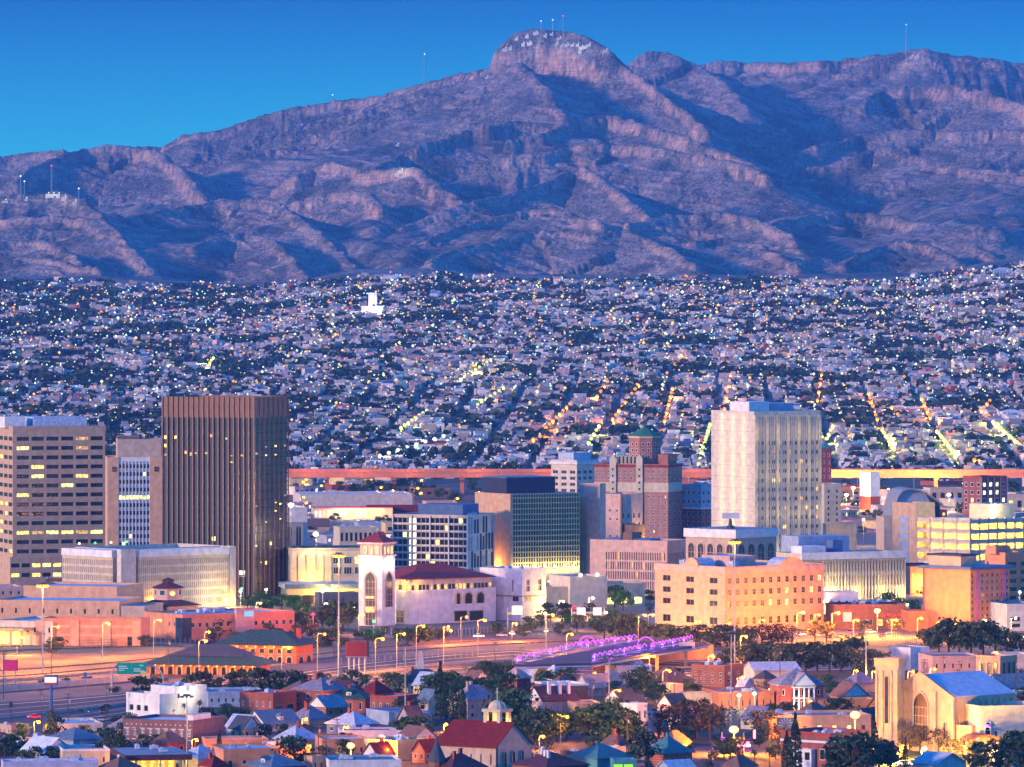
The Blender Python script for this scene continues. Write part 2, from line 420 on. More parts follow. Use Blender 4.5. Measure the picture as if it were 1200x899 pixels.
# ------------------------------------------------------------------ mountain: crest lines with cliffs below them
RIDGES = [  # (cap drop, cliff height, talus slope, [(px, py, distance), ...])
 (10, 10, .42, [(-90,212,12600),(-30,198,12600),(0,190,12600),(30,186,12600),(75,182,12500)]),
 (6, 22, .42, [(18,222,11300),(40,203,11450),(62,193,11500),(100,181,11600),(130,177,11600),(160,179,11600),(190,187,11500),(212,205,11350),(235,232,11150),(250,250,10950)]),
 (8, 14, .36, [(160,178,12900),(190,178,12900),(215,165,12900),(235,161,12800),(260,158,12800),(290,147,12800),(330,135,12800),(390,125,12800),(430,121,12700),(470,112,12600),(500,103,12500),(540,93,12400),(577,86,12200),(610,82,11950)]),
 (34, 66, .42, [(602,46,12150),(612,42,12150),(625,40,12150),(640,39,12150),(655,41,12150),(668,44,12130),(682,48,12100),(696,53,12080),(708,60,12050),(716,68,12030)]),
 (3, 24, .40, [(728,84,12000),(746,94,11900),(764,108,11800),(785,125,11700),(810,142,11600),(830,158,11450)]),
 (14, 8, .34, [(715,90,13600),(738,80,13600),(748,70,13600),(760,66,13600),(780,67,13600),(797,74,13500),(815,82,13500),(838,95,13300),(856,108,13000),(880,140,12500)]),
 (6, 26, .34, [(815,82,14000),(845,77,14000),(880,79,14000),(900,79,13900),(930,79,13800),(960,78,13700),(985,75,13700),(1010,73,13700),(1030,70,13700)]),
 (22, 14, .36, [(1000,82,13500),(1025,73,13500),(1050,67,13500),(1070,64,13500),(1090,64,13400),(1115,70,13400),(1150,74,13400),(1200,80,13400),(1260,86,13400),(1330,95,13400)]),
 (5, 30, .40, [(950,150,12300),(985,140,12300),(1005,130,12300),(1020,119,12350),(1035,112,12400),(1060,108,12400),(1090,107,12400),(1120,108,12350),(1150,113,12300),(1180,122,12200),(1220,135,12100)]),
 (5, 20, .40, [(925,186,11700),(955,178,11700),(985,172,11750),(1010,166,11800),(1035,160,11800),(1060,158,11800),(1100,160,11800),(1130,161,11700),(1165,158,11700),(1200,160,11600),(1260,165,11500)]),
 (8, 10, .36, [(905,208,11200),(940,206,11200),(975,198,11200),(1000,190,11200),(1025,180,11250),(1045,178,11200),(1070,188,11100),(1100,196,11000),(1140,203,10900),(1175,210,10800),(1230,218,10700)]),
 (6, 6, .42, [(610,82,11950),(625,95,11800),(640,112,11600),(655,130,11500),(664,146,11350)]),
 (5, 26, .40, [(400,212,10900),(440,205,10900),(468,188,11100),(490,178,11100),(520,168,11150),(550,160,11200),(572,154,11200),(600,150,11250),(628,151,11250),(660,152,11250)]),
 (5, 26, .40, [(600,170,11100),(640,162,11150),(680,148,11300),(710,142,11350),(738,147,11300),(770,158,11150),(800,168,11000),(830,178,10900),(860,190,10800),(890,204,10700),(915,214,10650)]),
 (4, 22, .40, [(560,195,10800),(600,190,10800),(640,188,10800),(665,182,10850),(690,176,10850),(720,176,10850),(755,178,10800),(790,184,10750),(830,190,10700),(870,200,10600),(900,212,10500)]),
 (5, 22, .38, [(325,225,10900),(345,212,10900),(365,204,10950),(380,199,10950),(395,197,10900),(420,207,10800),(445,206,10750),(470,203,10700),(490,206,10650),(505,216,10600),(520,228,10450),(540,243,10300)]),
 (5, 20, .38, [(330,252,10500),(360,240,10500),(385,234,10500),(410,231,10450),(432,234,10400),(445,248,10250)]),
 (4, 14, .38, [(470,275,9900),(510,258,9950),(550,246,10000),(600,234,10100),(640,222,10200),(668,209,10300),(685,203,10300),(702,213,10200),(722,230,10050),(750,252,9850),(775,270,9700),(800,285,9550)]),
 (4, 12, .36, [(500,290,9500),(540,274,9600),(580,262,9700),(620,255,9750),(650,252,9700),(680,262,9600),(705,268,9500)]),
 (6, 8, .34, [(-80,240,9900),(-30,240,9900),(0,238,9900),(40,236,9900),(70,233,9900),(95,241,9850),(115,258,9700),(135,278,9500),(155,300,9300),(175,322,9050)]),
 (5, 14, .34, [(-60,268,9700),(0,264,9750),(40,262,9700),(80,262,9700),(110,266,9650),(125,280,9500)]),
 (4, 8, .34, [(-40,300,9250),(10,292,9300),(45,290,9300),(75,300,9150),(95,318,8950)]),
 (6, 8, .36, [(130,268,9900),(170,258,10050),(215,250,10150),(255,243,10200),(290,241,10200),(320,244,10150),(345,258,9950),(370,278,9750),(395,300,9500),(415,320,9200)]),
 (5, 6, .32, [(225,300,9350),(255,285,9500),(290,280,9550),(320,290,9400),(345,312,9150),(360,335,8900)]),
 (4, 8, .34, [(505,315,8950),(525,302,9050),(555,297,9100),(590,288,9150),(625,282,9200),(660,280,9200),(700,284,9150),(735,280,9200),(765,290,9100),(790,304,8950),(815,320,8750)]),
 (4, 12, .36, [(735,270,9500),(760,266,9550),(790,260,9600),(820,257,9600),(850,257,9600),(880,262,9500),(905,272,9350),(930,290,9150)]),
 (4, 16, .34, [(890,278,9450),(915,268,9550),(950,260,9650),(985,257,9700),(1020,257,9700),(1050,261,9650),(1075,270,9500),(1105,283,9350),(1140,296,9200),(1165,308,9000)]),
 (4, 8, .33, [(985,318,8900),(1010,305,9000),(1035,296,9100),(1062,292,9100),(1090,298,9050),(1115,310,8900),(1135,325,8700)]),
 (5, 22, .36, [(1130,300,9200),(1150,288,9350),(1170,277,9450),(1195,272,9500),(1230,268,9500),(1290,266,9500)]),
 (5, 8, .30, [(810,292,9300),(850,288,9350),(885,296,9250),(915,308,9050),(940,322,8850)]),
 (3, 8, .30, [(-100,318,8950),(-20,310,9000),(30,308,9000),(80,316,8900),(120,326,8800)]),
]
def build_mountain():
    nx, ny = 1040, 960
    ys = np.concatenate([np.linspace(8350, 11000, 520), np.linspace(11006, 14300, 440)])
    us = np.linspace(-.108, .108, nx)
    Y, U = np.meshgrid(ys, us, indexing='ij'); X = U * Y
    X = X.astype(np.float32); Y = Y.astype(np.float32)
    wx = X + 9 * fbm(X / 110, Y / 140, 4); wy = Y + 22 * fbm(X / 120 + 40, Y / 200, 4)
    base = terrain(np.clip(X, -1200, 1200), np.minimum(Y, 8640)) - 4 * sstep(8500, 8350, Y) + .088 * np.clip(Y - 8600, 0, 1300) * sstep(8600, 9300, Y) + .022 * np.maximum(Y - 9900, 0)
    base = base + sstep(8600, 9200, Y) * (34 * (fbm(X / 420 + 60, Y / 520, 4)) - 26 * (1 - 2.2 * np.abs(perlin((X + .25 * Y) / 170 + 2, Y / 900))) + 14 * np.abs(perlin((X - .2 * Y) / 60, Y / 330 + 8)))
    H = np.full(X.shape, -1e3, np.float32); S = np.zeros_like(H); D = np.zeros_like(H); RK = np.zeros_like(H)
    s0 = 0.0
    for cap, cl, k, pts in RIDGES:
        q = [(xw(a, c), c, zw(b, c)) for a, b, c in pts]
        d2 = np.full(X.shape, 1e12, np.float32); zc = np.zeros_like(H); ss = np.zeros_like(H); along = s0
        for (x0, y0, z0), (x1, y1, z1) in zip(q[:-1], q[1:]):
            dx, dy = x1 - x0, y1 - y0; L2 = dx * dx + dy * dy; L = math.sqrt(L2)
            t = np.clip(((wx - x0) * dx + (wy - y0) * dy) / L2, 0, 1)
            dd = (wx - x0 - t * dx) ** 2 + (wy - y0 - t * dy) ** 2
            m = dd < d2
            d2 = np.where(m, dd, d2); zc = np.where(m, z0 + t * (z1 - z0), zc); ss = np.where(m, along + t * L, ss); along += L
        s0 = along + 500
        d = np.sqrt(d2)
        var = 1 + .7 * fbm(ss / 150, ss * 0 + k * 50, 3)
        csl = .9 if cap > 30 else .5; cap_d = cap / csl * np.clip(1 + (.9 * fbm(ss / 26, ss * 0 + 8.8, 4) if cap < 30 else .25 * fbm(ss / 20, ss * 0 + 8.8, 4)), .2, 2.2); clv = .72 * cl * np.clip(1.5 * var - .55, .05, 1.9); cliff_w = clv / 3.2
        zc = zc + (3.0 * fbm(ss / 45, ss * 0 + 4.4, 3) + 2.2 * fbm(ss / 13, ss * 0 + 1.4, 3)) * (1 if cap < 30 else .35)
        cap_dz = cap_d * csl
        drop = np.where(d < cap_d, csl * d, np.where(d < cap_d + cliff_w, cap_dz + 3.2 * (d - cap_d), cap_dz + clv + .95 * k * np.maximum(d - cap_d - cliff_w, 0) * (1 - .00012 * np.minimum(d, 2500))))
        h = zc - drop
        m = h > H
        rock = sstep(cap_dz - 2, cap_dz + 1, drop) * sstep(cap_dz + clv + 2.5, cap_dz + clv - 1, drop)
        H = np.maximum(h, H) + 2 * np.log1p(np.exp(-np.abs(h - H) / 2)) * (H > -500); S = np.where(m, ss, S); D = np.where(m, d, D); RK = np.where(m, rock, RK)
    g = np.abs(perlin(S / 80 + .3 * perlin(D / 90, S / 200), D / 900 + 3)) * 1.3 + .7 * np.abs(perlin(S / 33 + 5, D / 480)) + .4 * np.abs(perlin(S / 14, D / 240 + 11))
    gully_shade = sstep(.42, .12, g) * sstep(30, 140, D)  # ravine shade painted into the gully floors as a dark tint
    amp = np.clip((D - 10) * .16, 0, 54)
    H = H - amp * (1.05 - g * 1.6)
    H = H + np.clip(D / 100, .15, 1) * (6 * fbm(X / 60, Y / 90, 5) + 12 * fbm(X / 330 + 3, Y / 380, 3))
    # bedding ledges that follow gently dipping strata
    lay = (H + .12 * X + 18 * fbm(X / 300 + 7, Y / 500, 3)) / 12.0
    fr = lay - np.floor(lay)
    gate = sstep(.0, .35, fbm(X / 160 + 31, Y / 260 + H / 90, 3) + .05)
    led = sstep(.55, .70, fr) * sstep(1.0, .86, fr)
    H = H + gate * 4.2 * (sstep(.55, .8, fr) - fr)
    rk_n = fbm(X / 22, Y / 60 + 9, 4)
    rock = np.maximum(.8 * RK * sstep(-.25, .2, rk_n + .6 * fbm(X / 150 + 17, Y / 150, 2) + (.10 if True else 0)), .75 * led * gate * sstep(-.2, .25, rk_n))
    base = base - 34
    # thin beds picked out as pale ledges, tilted gently to the right
    l2 = (H + .16 * X - .04 * Y + 10 * fbm(X / 200, Y / 260 + 5, 4)) / 21.0; f2 = l2 - np.floor(l2)
    thin = sstep(.80, .86, f2) * sstep(1.0, .93, f2) * sstep(-.1, .3, fbm(X / 120 + 3, Y / 140 + H / 70, 4))
    rock = np.maximum(rock, .8 * thin); H = H + 2.6 * thin
    Z = np.maximum(H, base + 5 * fbm(X / 90, Y / 90, 4) * sstep(8500, 8900, Y)) + 5 * np.log1p(np.exp(-np.abs(H - base) / 5)) * sstep(8600, 8900, Y) + 6 * sstep(8500, 8700, Y) + 6
    rock = np.where(H > base, rock, .6 * led * gate)
    m = bpy.data.materials.new('mountain_rock'); m.use_nodes = True; MATS['mountain_rock'] = m
    t = m.node_tree; b = t.nodes['Principled BSDF']; b.inputs['Roughness'].default_value = .95; b.inputs['Specular IOR Level'].default_value = .1
    at = t.nodes.new('ShaderNodeAttribute'); at.attribute_name = 'rock'
    geo = t.nodes.new('ShaderNodeNewGeometry')
    def noise(sx, sz, det):
        mp = t.nodes.new('ShaderNodeMapping'); mp.inputs['Scale'].default_value = (sx, sx, sz)
        t.links.new(geo.outputs['Position'], mp.inputs[0])
        n = t.nodes.new('ShaderNodeTexNoise'); n.inputs['Scale'].default_value = 1; n.inputs['Detail'].default_value = det
        t.links.new(mp.outputs[0], n.inputs['Vector']); return n.outputs[0]
    def ramp(src, a, b_, c0, c1):
        r = t.nodes.new('ShaderNodeValToRGB'); r.color_ramp.elements[0].position = a; r.color_ramp.elements[1].position = b_
        r.color_ramp.elements[0].color = (*c0, 1); r.color_ramp.elements[1].color = (*c1, 1)
        t.links.new(src, r.inputs[0]); return r.outputs[0]
    def mix(a, b_, f, mode='MIX'):
        x = t.nodes.new('ShaderNodeMix'); x.data_type = 'RGBA'; x.blend_type = mode
        for s_, i in ((f, 'Factor'), (a, 'A'), (b_, 'B')):
            if isinstance(s_, (int, float)): x.inputs[i].default_value = s_
            else: t.links.new(s_, x.inputs[i])
        return x.outputs['Result']
    scrub_shade = ramp(noise(.010, .02, 6), .38, .64, (.085, .088, .10), (.26, .218, .212))
    scrub_shade = mix(scrub_shade, ramp(noise(.20, .20, 4), .40, .60, (.42, .46, .46), (1.2, 1.16, 1.13)), 1.0, 'MULTIPLY')
    rk = mix(ramp(noise(.02, .30, 5), .3, .7, (.30, .19, .165), (.56, .385, .33)), ramp(noise(.22, .03, 4), .36, .6, (.55, .5, .52), (1.1, 1.08, 1.05)), 1.0, 'MULTIPLY')
    a2 = t.nodes.new('ShaderNodeAttribute'); a2.attribute_name = 'scrub_shade'
    bush = ramp(noise(.12, .12, 3), .3, .7, (.028, .038, .042), (.10, .10, .10))  # green-grey tint of the shade painted in the gullies
    scrub_shade = mix(scrub_shade, bush, a2.outputs['Fac'])  # bush is the painted gully shade tint, mixed over the scrub
    fin = mix(scrub_shade, rk, at.outputs['Fac'])
    t.links.new(fin, b.inputs['Base Color'])
    bp = t.nodes.new('ShaderNodeBump'); bp.inputs['Strength'].default_value = .9; bp.inputs['Distance'].default_value = 11.0
    t.links.new(noise(.045, .06, 8), bp.inputs['Height']); t.links.new(bp.outputs[0], b.inputs['Normal'])
    return grid_obj('mountain', X, Y, Z, 'mountain_rock', {'rock': rock, 'scrub_shade': gully_shade * (1 - rock)}), (X, Y, Z)
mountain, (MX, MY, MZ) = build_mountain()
gr.data.materials.append(MATS['mountain_rock'])
cy = (YY[:-1, :-1] + YY[1:, 1:]) / 2
gr.data.polygons.foreach_set('material_index', (cy > 5000).astype(np.int32).reshape(-1))
# the evening air: one even, thin haze over everything
hz = bpy.data.materials.new('haze'); hz.use_nodes = True; MATS['haze'] = hz
hz.node_tree.nodes.remove(hz.node_tree.nodes['Principled BSDF'])
pv = hz.node_tree.nodes.new('ShaderNodeVolumePrincipled')
pv.inputs['Color'].default_value = (.17, .46, 1.0, 1); pv.inputs['Density'].default_value = HAZE; pv.inputs['Anisotropy'].default_value = 0.0
hz.node_tree.links.new(pv.outputs[0], hz.node_tree.nodes['Material Output'].inputs['Volume'])
o = MB().box(-1900, -60, -16, 1900, 14900, 760).build('haze', 'haze'); struct(o, 'stuff')
def mountain_z(x, Y):
    j = int(np.argmin(np.abs(MY[:, 0] - Y))); i = int(np.argmin(np.abs(MX[j] - x))); return float(MZ[j, i])
def on_mountain(px, py):                 # the nearest terrain point whose image is (px, py)
    i = int(np.argmin(np.abs(MX[0] / MY[0] * F + 600 - px)))
    rows = HZ + (HC - MZ[:, i]) * F / MY[:, i]
    j = int(np.argmax(rows <= py)) if (rows <= py).any() else int(np.argmin(rows))
    return Vector((MX[j, i], MY[j, i], MZ[j, i]))

# ------------------------------------------------------------------ the far town on the hillside
YTOP = ([-80, 0, 120, 190, 260, 330, 380, 440, 520, 600, 700, 800, 900, 1000, 1100, 1150, 1200, 1280],
        [332, 332, 330, 333, 336, 335, 332, 324, 324, 327, 330, 326, 326, 330, 322, 312, 304, 296])
SL = 265.0 / F                           # the streets run away towards one vanishing point right of centre
TONES = np.array([(.46, .40, .38), (.55, .50, .47), (.40, .33, .31), (.62, .58, .54), (.50, .36, .30), (.34, .30, .31), (.48, .42, .34), (.30, .25, .25),
                  (.42, .22, .18), (.36, .38, .44), (.22, .36, .46), (.12, .38, .42), (.50, .10, .09), (.50, .26, .14), (.55, .40, .16), (.12, .16, .36), (.60, .36, .36)])
TN = ['grey', 'pale grey', 'taupe', 'white', 'tan', 'dark grey', 'beige', 'brown', 'brick red', 'slate blue', 'sky blue', 'turquoise', 'bright red', 'orange', 'ochre', 'dark blue', 'pink']
TP = np.array([.16, .17, .11, .16, .08, .06, .07, .04, .03, .03, .02, .015, .015, .02, .015, .01, .02]); TP /= TP.sum()
def hill_lots():
    lots = []
    a = -1250.0
    while a < 1150:
        wst = 46.0
        for k, off in enumerate((0, 12.2, 24.4)):
            Y = 4560 + rng.uniform(0, 8)
            while Y < 9000:
                lots.append((a + off + rng.uniform(-1.0, 1.0), Y, k)); Y += rng.uniform(10, 16)
        a += wst
    lots = np.array(lots)
    x = lots[:, 0] + SL * lots[:, 1] + rng.uniform(-1, 1, len(lots)) * 11 * sstep(5600, 6600, lots[:, 1]); Y = lots[:, 1]
    z = terrain(x, Y); px = 600 + x / Y * F; py = HZ + (HC - z) * F / Y
    edge = np.interp(px, *YTOP) + 7 * perlin(px / 38 + 3, px * 0 + .5) + 5 * perlin(px / 15, px * 0 + 2.5) + 2
    keep = (px > -110) & (px < 1310) & (py > edge) & ((py > edge + 12) | (rng.uniform(0, 1, len(px)) < .62))
    return x[keep], Y[keep], z[keep], px[keep], py[keep]
lx, lY, lz, lpx, lpy = hill_lots()
den = fbm(lx / 260, lY / 330, 3)
green = fbm(lx / 120 + 50, lY / 150, 3) + .16 * sstep(600, 100, lpx) + .12 * sstep(420, 340, lpy)
u = rng.uniform(0, 1, len(lx))
is_house = (u < .86) & (green < .30) & (den > -.52)
hidden = np.zeros(len(lx), bool)
for a, b, t in ((-200, 121, 500), (126, 188, 514), (188, 335, 462), (836, 964, 482), (560, 680, 562), (646, 704, 530), (697, 800, 542), (734, 772, 503)):
    hidden |= (lpx > a) & (lpx < b) & (lpy > t)
infr = (lpx > -5) & (lpx < 1205)
order = np.argsort(lY + 1e6 * (~is_house | hidden | ~infr))
solo = order[:290]
dims = np.stack([rng.uniform(7.5, 13.5, len(lx)), rng.uniform(7, 12, len(lx)), rng.choice([3.2, 3.6, 4.2, 6.2, 6.8], len(lx), p=[.3, .27, .15, .16, .12])], 1)
tone = rng.choice(len(TONES), len(lx), p=TP)
yaw0 = math.atan(SL)
bulk = is_house.copy(); bulk[solo] = False
bulk = np.where(bulk)[0]
# -- the mass of houses further up
def boxes(xs, ys, zs, dm, yaw, colw, colr, name, mat):
    n = len(xs); c, s = np.cos(yaw), np.sin(yaw)
    sx = np.array([-1, 1, 1, -1]); sy = np.array([-1, -1, 1, 1])
    X = dm[:, :1] / 2 * sx; Yb = dm[:, 1:2] / 2 * sy
    wx_ = xs[:, None] + X * c[:, None] - Yb * s[:, None]; wy_ = ys[:, None] + X * s[:, None] + Yb * c[:, None]
    z0 = (zs - 3)[:, None].repeat(4, 1); z1 = (zs + dm[:, 2])[:, None].repeat(4, 1)
    V, C = [], []
    for i in range(4):
        j = (i + 1) % 4
        V.append(np.stack([np.stack([wx_[:, i], wy_[:, i], z0[:, i]], -1), np.stack([wx_[:, j], wy_[:, j], z0[:, j]], -1),
                           np.stack([wx_[:, j], wy_[:, j], z1[:, j]], -1), np.stack([wx_[:, i], wy_[:, i], z1[:, i]], -1)], 1)); C.append(colw)
    V.append(np.stack([wx_, wy_, z1], -1)); C.append(colr)
    V = np.concatenate(V); C = np.concatenate(C)[:, None, :].repeat(4, 1)
    me = raw_mesh(name, V.reshape(-1, 3), np.arange(len(V) * 4).reshape(-1, 4), mat, C.reshape(-1, 3))
    return put(name, me)
tone_mat('townhouse_paint')
nb = len(bulk)
cw = TONES[tone[bulk]] * rng.uniform(.5, 1.2, (nb, 1))
roofc = np.clip(rng.choice([.16, .24, .36, .55], nb)[:, None] * np.array([[.95, .96, 1.05]]), 0, .9)
rr = rng.uniform(0, 1, nb) < .10; roofc[rr] = np.array([.34, .16, .12])
rr = rng.uniform(0, 1, nb) < .04; roofc[rr] = np.array([.10, .22, .42])
far_h = boxes(lx[bulk], lY[bulk], lz[bulk], dims[bulk], yaw0 * 0 + rng.normal(.12, .22, nb), cw, roofc, 'distant_houses', 'townhouse_paint')
# upper storeys, water tanks and stair heads on some of the roofs, part of the same mass
pick = bulk[rng.uniform(0, 1, nb) < .4]; npk = len(pick)
dm2 = np.stack([rng.uniform(2, 6, npk), rng.uniform(2, 6, npk), dims[pick, 2] + rng.uniform(1.2, 3.0, npk)], 1)
up = boxes(lx[pick] + rng.uniform(-3, 3, npk), lY[pick] + rng.uniform(-2, 2, npk), lz[pick], dm2, rng.normal(.12, .22, npk),
           TONES[tone[pick]] * .9, TONES[tone[pick]] * .8, 'distant_rooftop_rooms', 'townhouse_paint')
# dark doors and windows of the distant houses
front = bulk; nf = len(front)
V = []
for q in range(2):
    ox = rng.uniform(-.38, .38, nf) * dims[front, 0] * .9; ww = rng.uniform(.7, 1.4, nf); zz = rng.uniform(.3, 1.3, nf); hh = rng.uniform(1.1, 1.9, nf)
    yy = lY[front] - dims[front, 1] / 2 - 1.9
    cx = lx[front] + ox
    b0 = lz[front] + zz
    V.append(np.stack([np.stack([cx - ww, yy, b0], -1), np.stack([cx + ww, yy, b0], -1), np.stack([cx + ww, yy, b0 + hh], -1), np.stack([cx - ww, yy, b0 + hh], -1)], 1))
V = np.concatenate(V)
V2 = V.copy(); V2[:, :, 1] += 2.2     # porch-deep openings
bx = np.concatenate([V, np.stack([V[:, 3], V[:, 2], V2[:, 2], V2[:, 3]], 1)])
MATS['townhouse_opening'] = M('townhouse_opening', (.05, .05, .07), streak=False)
op = put('distant_openings', raw_mesh('distant_openings', bx.reshape(-1, 3), np.arange(len(bx) * 4).reshape(-1, 4), 'townhouse_opening'))
for o, l, c in ((far_h, 'dense mass of small flat-roofed houses climbing the far hillside', 'far houses'), (up, 'rooftop rooms and water tanks on the far hillside houses', 'rooftop rooms'),
                (op, 'dark carports and porches along the far hillside houses', 'porches')):
    struct(o, 'stuff'); tag(o, l, c, pos=(0, 6000, 0))

# -- the nearest far houses, one object each
M('townhouse_wall', (1, 1, 1), objcol=True, n=.12); M('townhouse_dark', (.045, .045, .06), streak=False)
protos = []
for k in range(8):
    r_ = random.Random(k); W_, D_, H_ = r_.uniform(8, 14), r_.uniform(8, 12), [3.4, 3.8, 6.4, 3.4, 6.8, 4.2, 3.6, 6.2][k]
    mb = MB(); mb.box(-W_ / 2, -D_ / 2, -3, W_ / 2, D_ / 2, H_, 0)
    mb.box(-W_ / 2 + .3, -D_ / 2 + .3, H_, W_ / 2 - .3, D_ / 2 - .3, H_ + .06, 1)
    mb.box(-W_ / 2, -D_ / 2, H_, W_ / 2, -D_ / 2 + .3, H_ + .6, 0); mb.box(-W_ / 2, -D_ / 2 + .3, H_, -W_ / 2 + .3, D_ / 2, H_ + .6, 0); mb.box(W_ / 2 - .3, -D_ / 2 + .3, H_, W_ / 2, D_ / 2, H_ + .6, 0)
    if k % 2: mb.box(-W_ / 2 + 1, 0, H_ + .06, -W_ / 2 + 4.5, D_ / 2 - .5, H_ + 2.6, 0)
    mb.cyl(W_ / 4, D_ / 5, H_ + .06, H_ + 1.5, .6, 7, m=2)
    for fl in range(2 if H_ > 5 else 1):
        nw = 3
        for i in range(nw):
            u0 = -W_ / 2 + W_ * (i + .28) / nw; mb.box(u0, -D_ / 2 - .06, fl * 3.1 + (0 if i == k % 3 and fl == 0 else 1), u0 + W_ / nw * .45, -D_ / 2 + .2, fl * 3.1 + 2.3, 2)
    if k % 3 == 0: mb.box(-W_ / 2 - .5, -D_ / 2 - 1.8, 2.7, W_ / 2, -D_ / 2 - .061, 2.9, 1)
    protos.append(mb.mesh('far_house', ['townhouse_wall', 'roofpale' if k % 2 else 'roofgrey', 'townhouse_dark']))
ZONE = [(126, 'left of the brown glass tower'), (337, 'behind the brown glass tower'), (480, 'right of the brown glass tower'), (640, 'behind the white grid-front hotel'), (735, 'behind the brick hotel'),
        (836, 'between green pyramid roof and cream tower'), (1000, 'behind the tall cream tower'), (1060, 'right of the tall cream tower'), (1125, 'above the white silo'), (1300, 'above the red freeway deck far right')]
def zone(px): return [n for a, n in ZONE if px < a][0]
HN = 0
for i in solo:
    k = rng.integers(8)
    o = put('far_house', protos[k], None, (lx[i], lY[i], lz[i]), float(rng.normal(.12, .2)))
    c = np.clip(TONES[tone[i]] * rng.uniform(.85, 1.15), 0, .85); o.color = (*c, 1)
    st = 'two-storey' if [0, 0, 1, 0, 1, 0, 0, 1][k] else 'low'
    tag(o, f'{st} {TN[tone[i]]} flat-roofed house, {zone(lpx[i])}', 'hillside house', 'houses at the foot of the far hillside')

# ------------------------------------------------------------------ far trees
def leaf_quads(n, fn, size, seed):
    r = np.random.default_rng(seed); c = fn(r, n)
    a = r.normal(size=(n, 3)); a /= np.linalg.norm(a, axis=1)[:, None]
    b = np.cross(a, r.normal(size=(n, 3))); b /= np.linalg.norm(b, axis=1)[:, None]
    s = size * r.uniform(.6, 1.3, (n, 1))
    return np.stack([c - a * s - b * s * .7, c + a * s - b * s * .7, c + a * s + b * s * .7, c - a * s + b * s * .7], 1)
leaf('leaf_far', (.012, .026, .024), (.026, .050, .038), (.05, .075, .05))
tl = np.where(~is_house & (rng.uniform(0, 1, len(lx)) < .9))[0]
extra = rng.choice(len(lx), 4200)
tx = np.concatenate([lx[tl], lx[extra] + 6.1]); tY = np.concatenate([lY[tl], lY[extra] + rng.uniform(-7, 7, len(extra))])
tg = fbm(tx / 120 + 50, tY / 150, 3) + .14 * sstep(600, 100, 600 + tx / tY * F) + rng.normal(0, .22, len(tx))
sel = tg > -.22
tx, tY = tx[sel], tY[sel]; tz = terrain(tx, tY)
tpx = 600 + tx / tY * F; tpy = HZ + (HC - tz) * F / tY
ok = (tpy > np.interp(tpx, *YTOP) - 1); tx, tY, tz, tpx, tpy = tx[ok], tY[ok], tz[ok], tpx[ok], tpy[ok]
def crown(r, n):
    p = r.normal(size=(n, 3)); p /= np.linalg.norm(p, axis=1)[:, None]; p *= r.uniform(.35, 1, (n, 1)) ** .5
    return p * np.array([.5, .5, .42]) + np.array([0, 0, .55])
fp = []
for k in range(5):
    q = leaf_quads(44, crown, .17, k); mb = MB()
    for f_ in q: mb.quad(f_)
    mb.cyl(0, 0, -.1, .5, .05, 5)
    fp.append(mb.mesh('far_tree', ['leaf_far']))
vis = (tpx > 0) & (tpx < 1200)
hid = np.zeros(len(tx), bool)
for a, b, t in ((-200, 121, 500), (126, 188, 514), (188, 335, 462), (836, 964, 482), (560, 680, 562), (646, 704, 530), (697, 800, 542)): hid |= (tpx > a) & (tpx < b) & (tpy > t)
od = np.argsort(tY + 1e6 * (~vis | hid)); ft = od[:230]
for i in ft:
    h = rng.uniform(5, 10); o = put('far_tree', fp[rng.integers(5)], None, (tx[i], tY[i], tz[i]), float(rng.uniform(0, 6)))
    wd = h * rng.uniform(.9, 1.5); o.scale = (wd, wd, h)
    tag(o, f'{"tall" if h > 8 else "small"} dark {"wide" if wd > 1.2 * h else "round"} tree, {zone(tpx[i])}', 'hillside tree', 'trees among the nearest hillside houses')
rest = np.setdiff1d(np.arange(len(tx)), ft)
base_q = [leaf_quads(13, crown, .26, 40 + k) for k in range(6)]
V = []
for k in range(6):
    ii = rest[k::6]; h = rng.uniform(4.5, 9.5, len(ii)); wd = h * rng.uniform(.9, 1.7, len(ii))
    q = base_q[k][None] * np.stack([wd, wd, h], -1)[:, None, None, :] + np.stack([tx[ii], tY[ii], tz[ii]], -1)[:, None, None, :]
    V.append(q.reshape(-1, 4, 3))
V = np.concatenate(V)
o = put('distant_trees', raw_mesh('distant_trees', V.reshape(-1, 3), np.arange(len(V) * 4).reshape(-1, 4), 'leaf_far'))
struct(o, 'stuff'); tag(o, 'dark trees filling the gaps between the far hillside houses', 'far trees', pos=(0, 6000, 0))

# ------------------------------------------------------------------ lights of the far town
FARM = [E('far_lamp_orange', (1.0, .30, .02), .55, False), E('far_lamp_yellow', (1.0, .62, .12), .55, False), E('far_lamp_white', (.80, 1.0, .58), .6, False), E('far_lamp_cool', (.4, .9, 1.0), .55, False)]
AVEL = [FARM[0], E('avenue_lamp_green', (.78, .82, .16), .48, False), FARM[2]]
def octa(P_, r):
    n = len(P_); d = np.array([(1, 0, 0), (0, 1, 0), (-1, 0, 0), (0, -1, 0), (0, 0, 1), (0, 0, -1)], float)
    v = P_[:, None, :] + d[None] * r[:, None, None]
    t = np.array([(0, 1, 4), (1, 2, 4), (2, 3, 4), (3, 0, 4), (1, 0, 5), (2, 1, 5), (3, 2, 5), (0, 3, 5)])
    return v.reshape(-1, 3), (t[None] + 6 * np.arange(n)[:, None, None]).reshape(-1, 3)
pts = {0: [], 1: [], 2: [], 3: []}
a = -1250.0 - 5.5
STREETS = []
while a < 1200: STREETS.append(a); a += 46
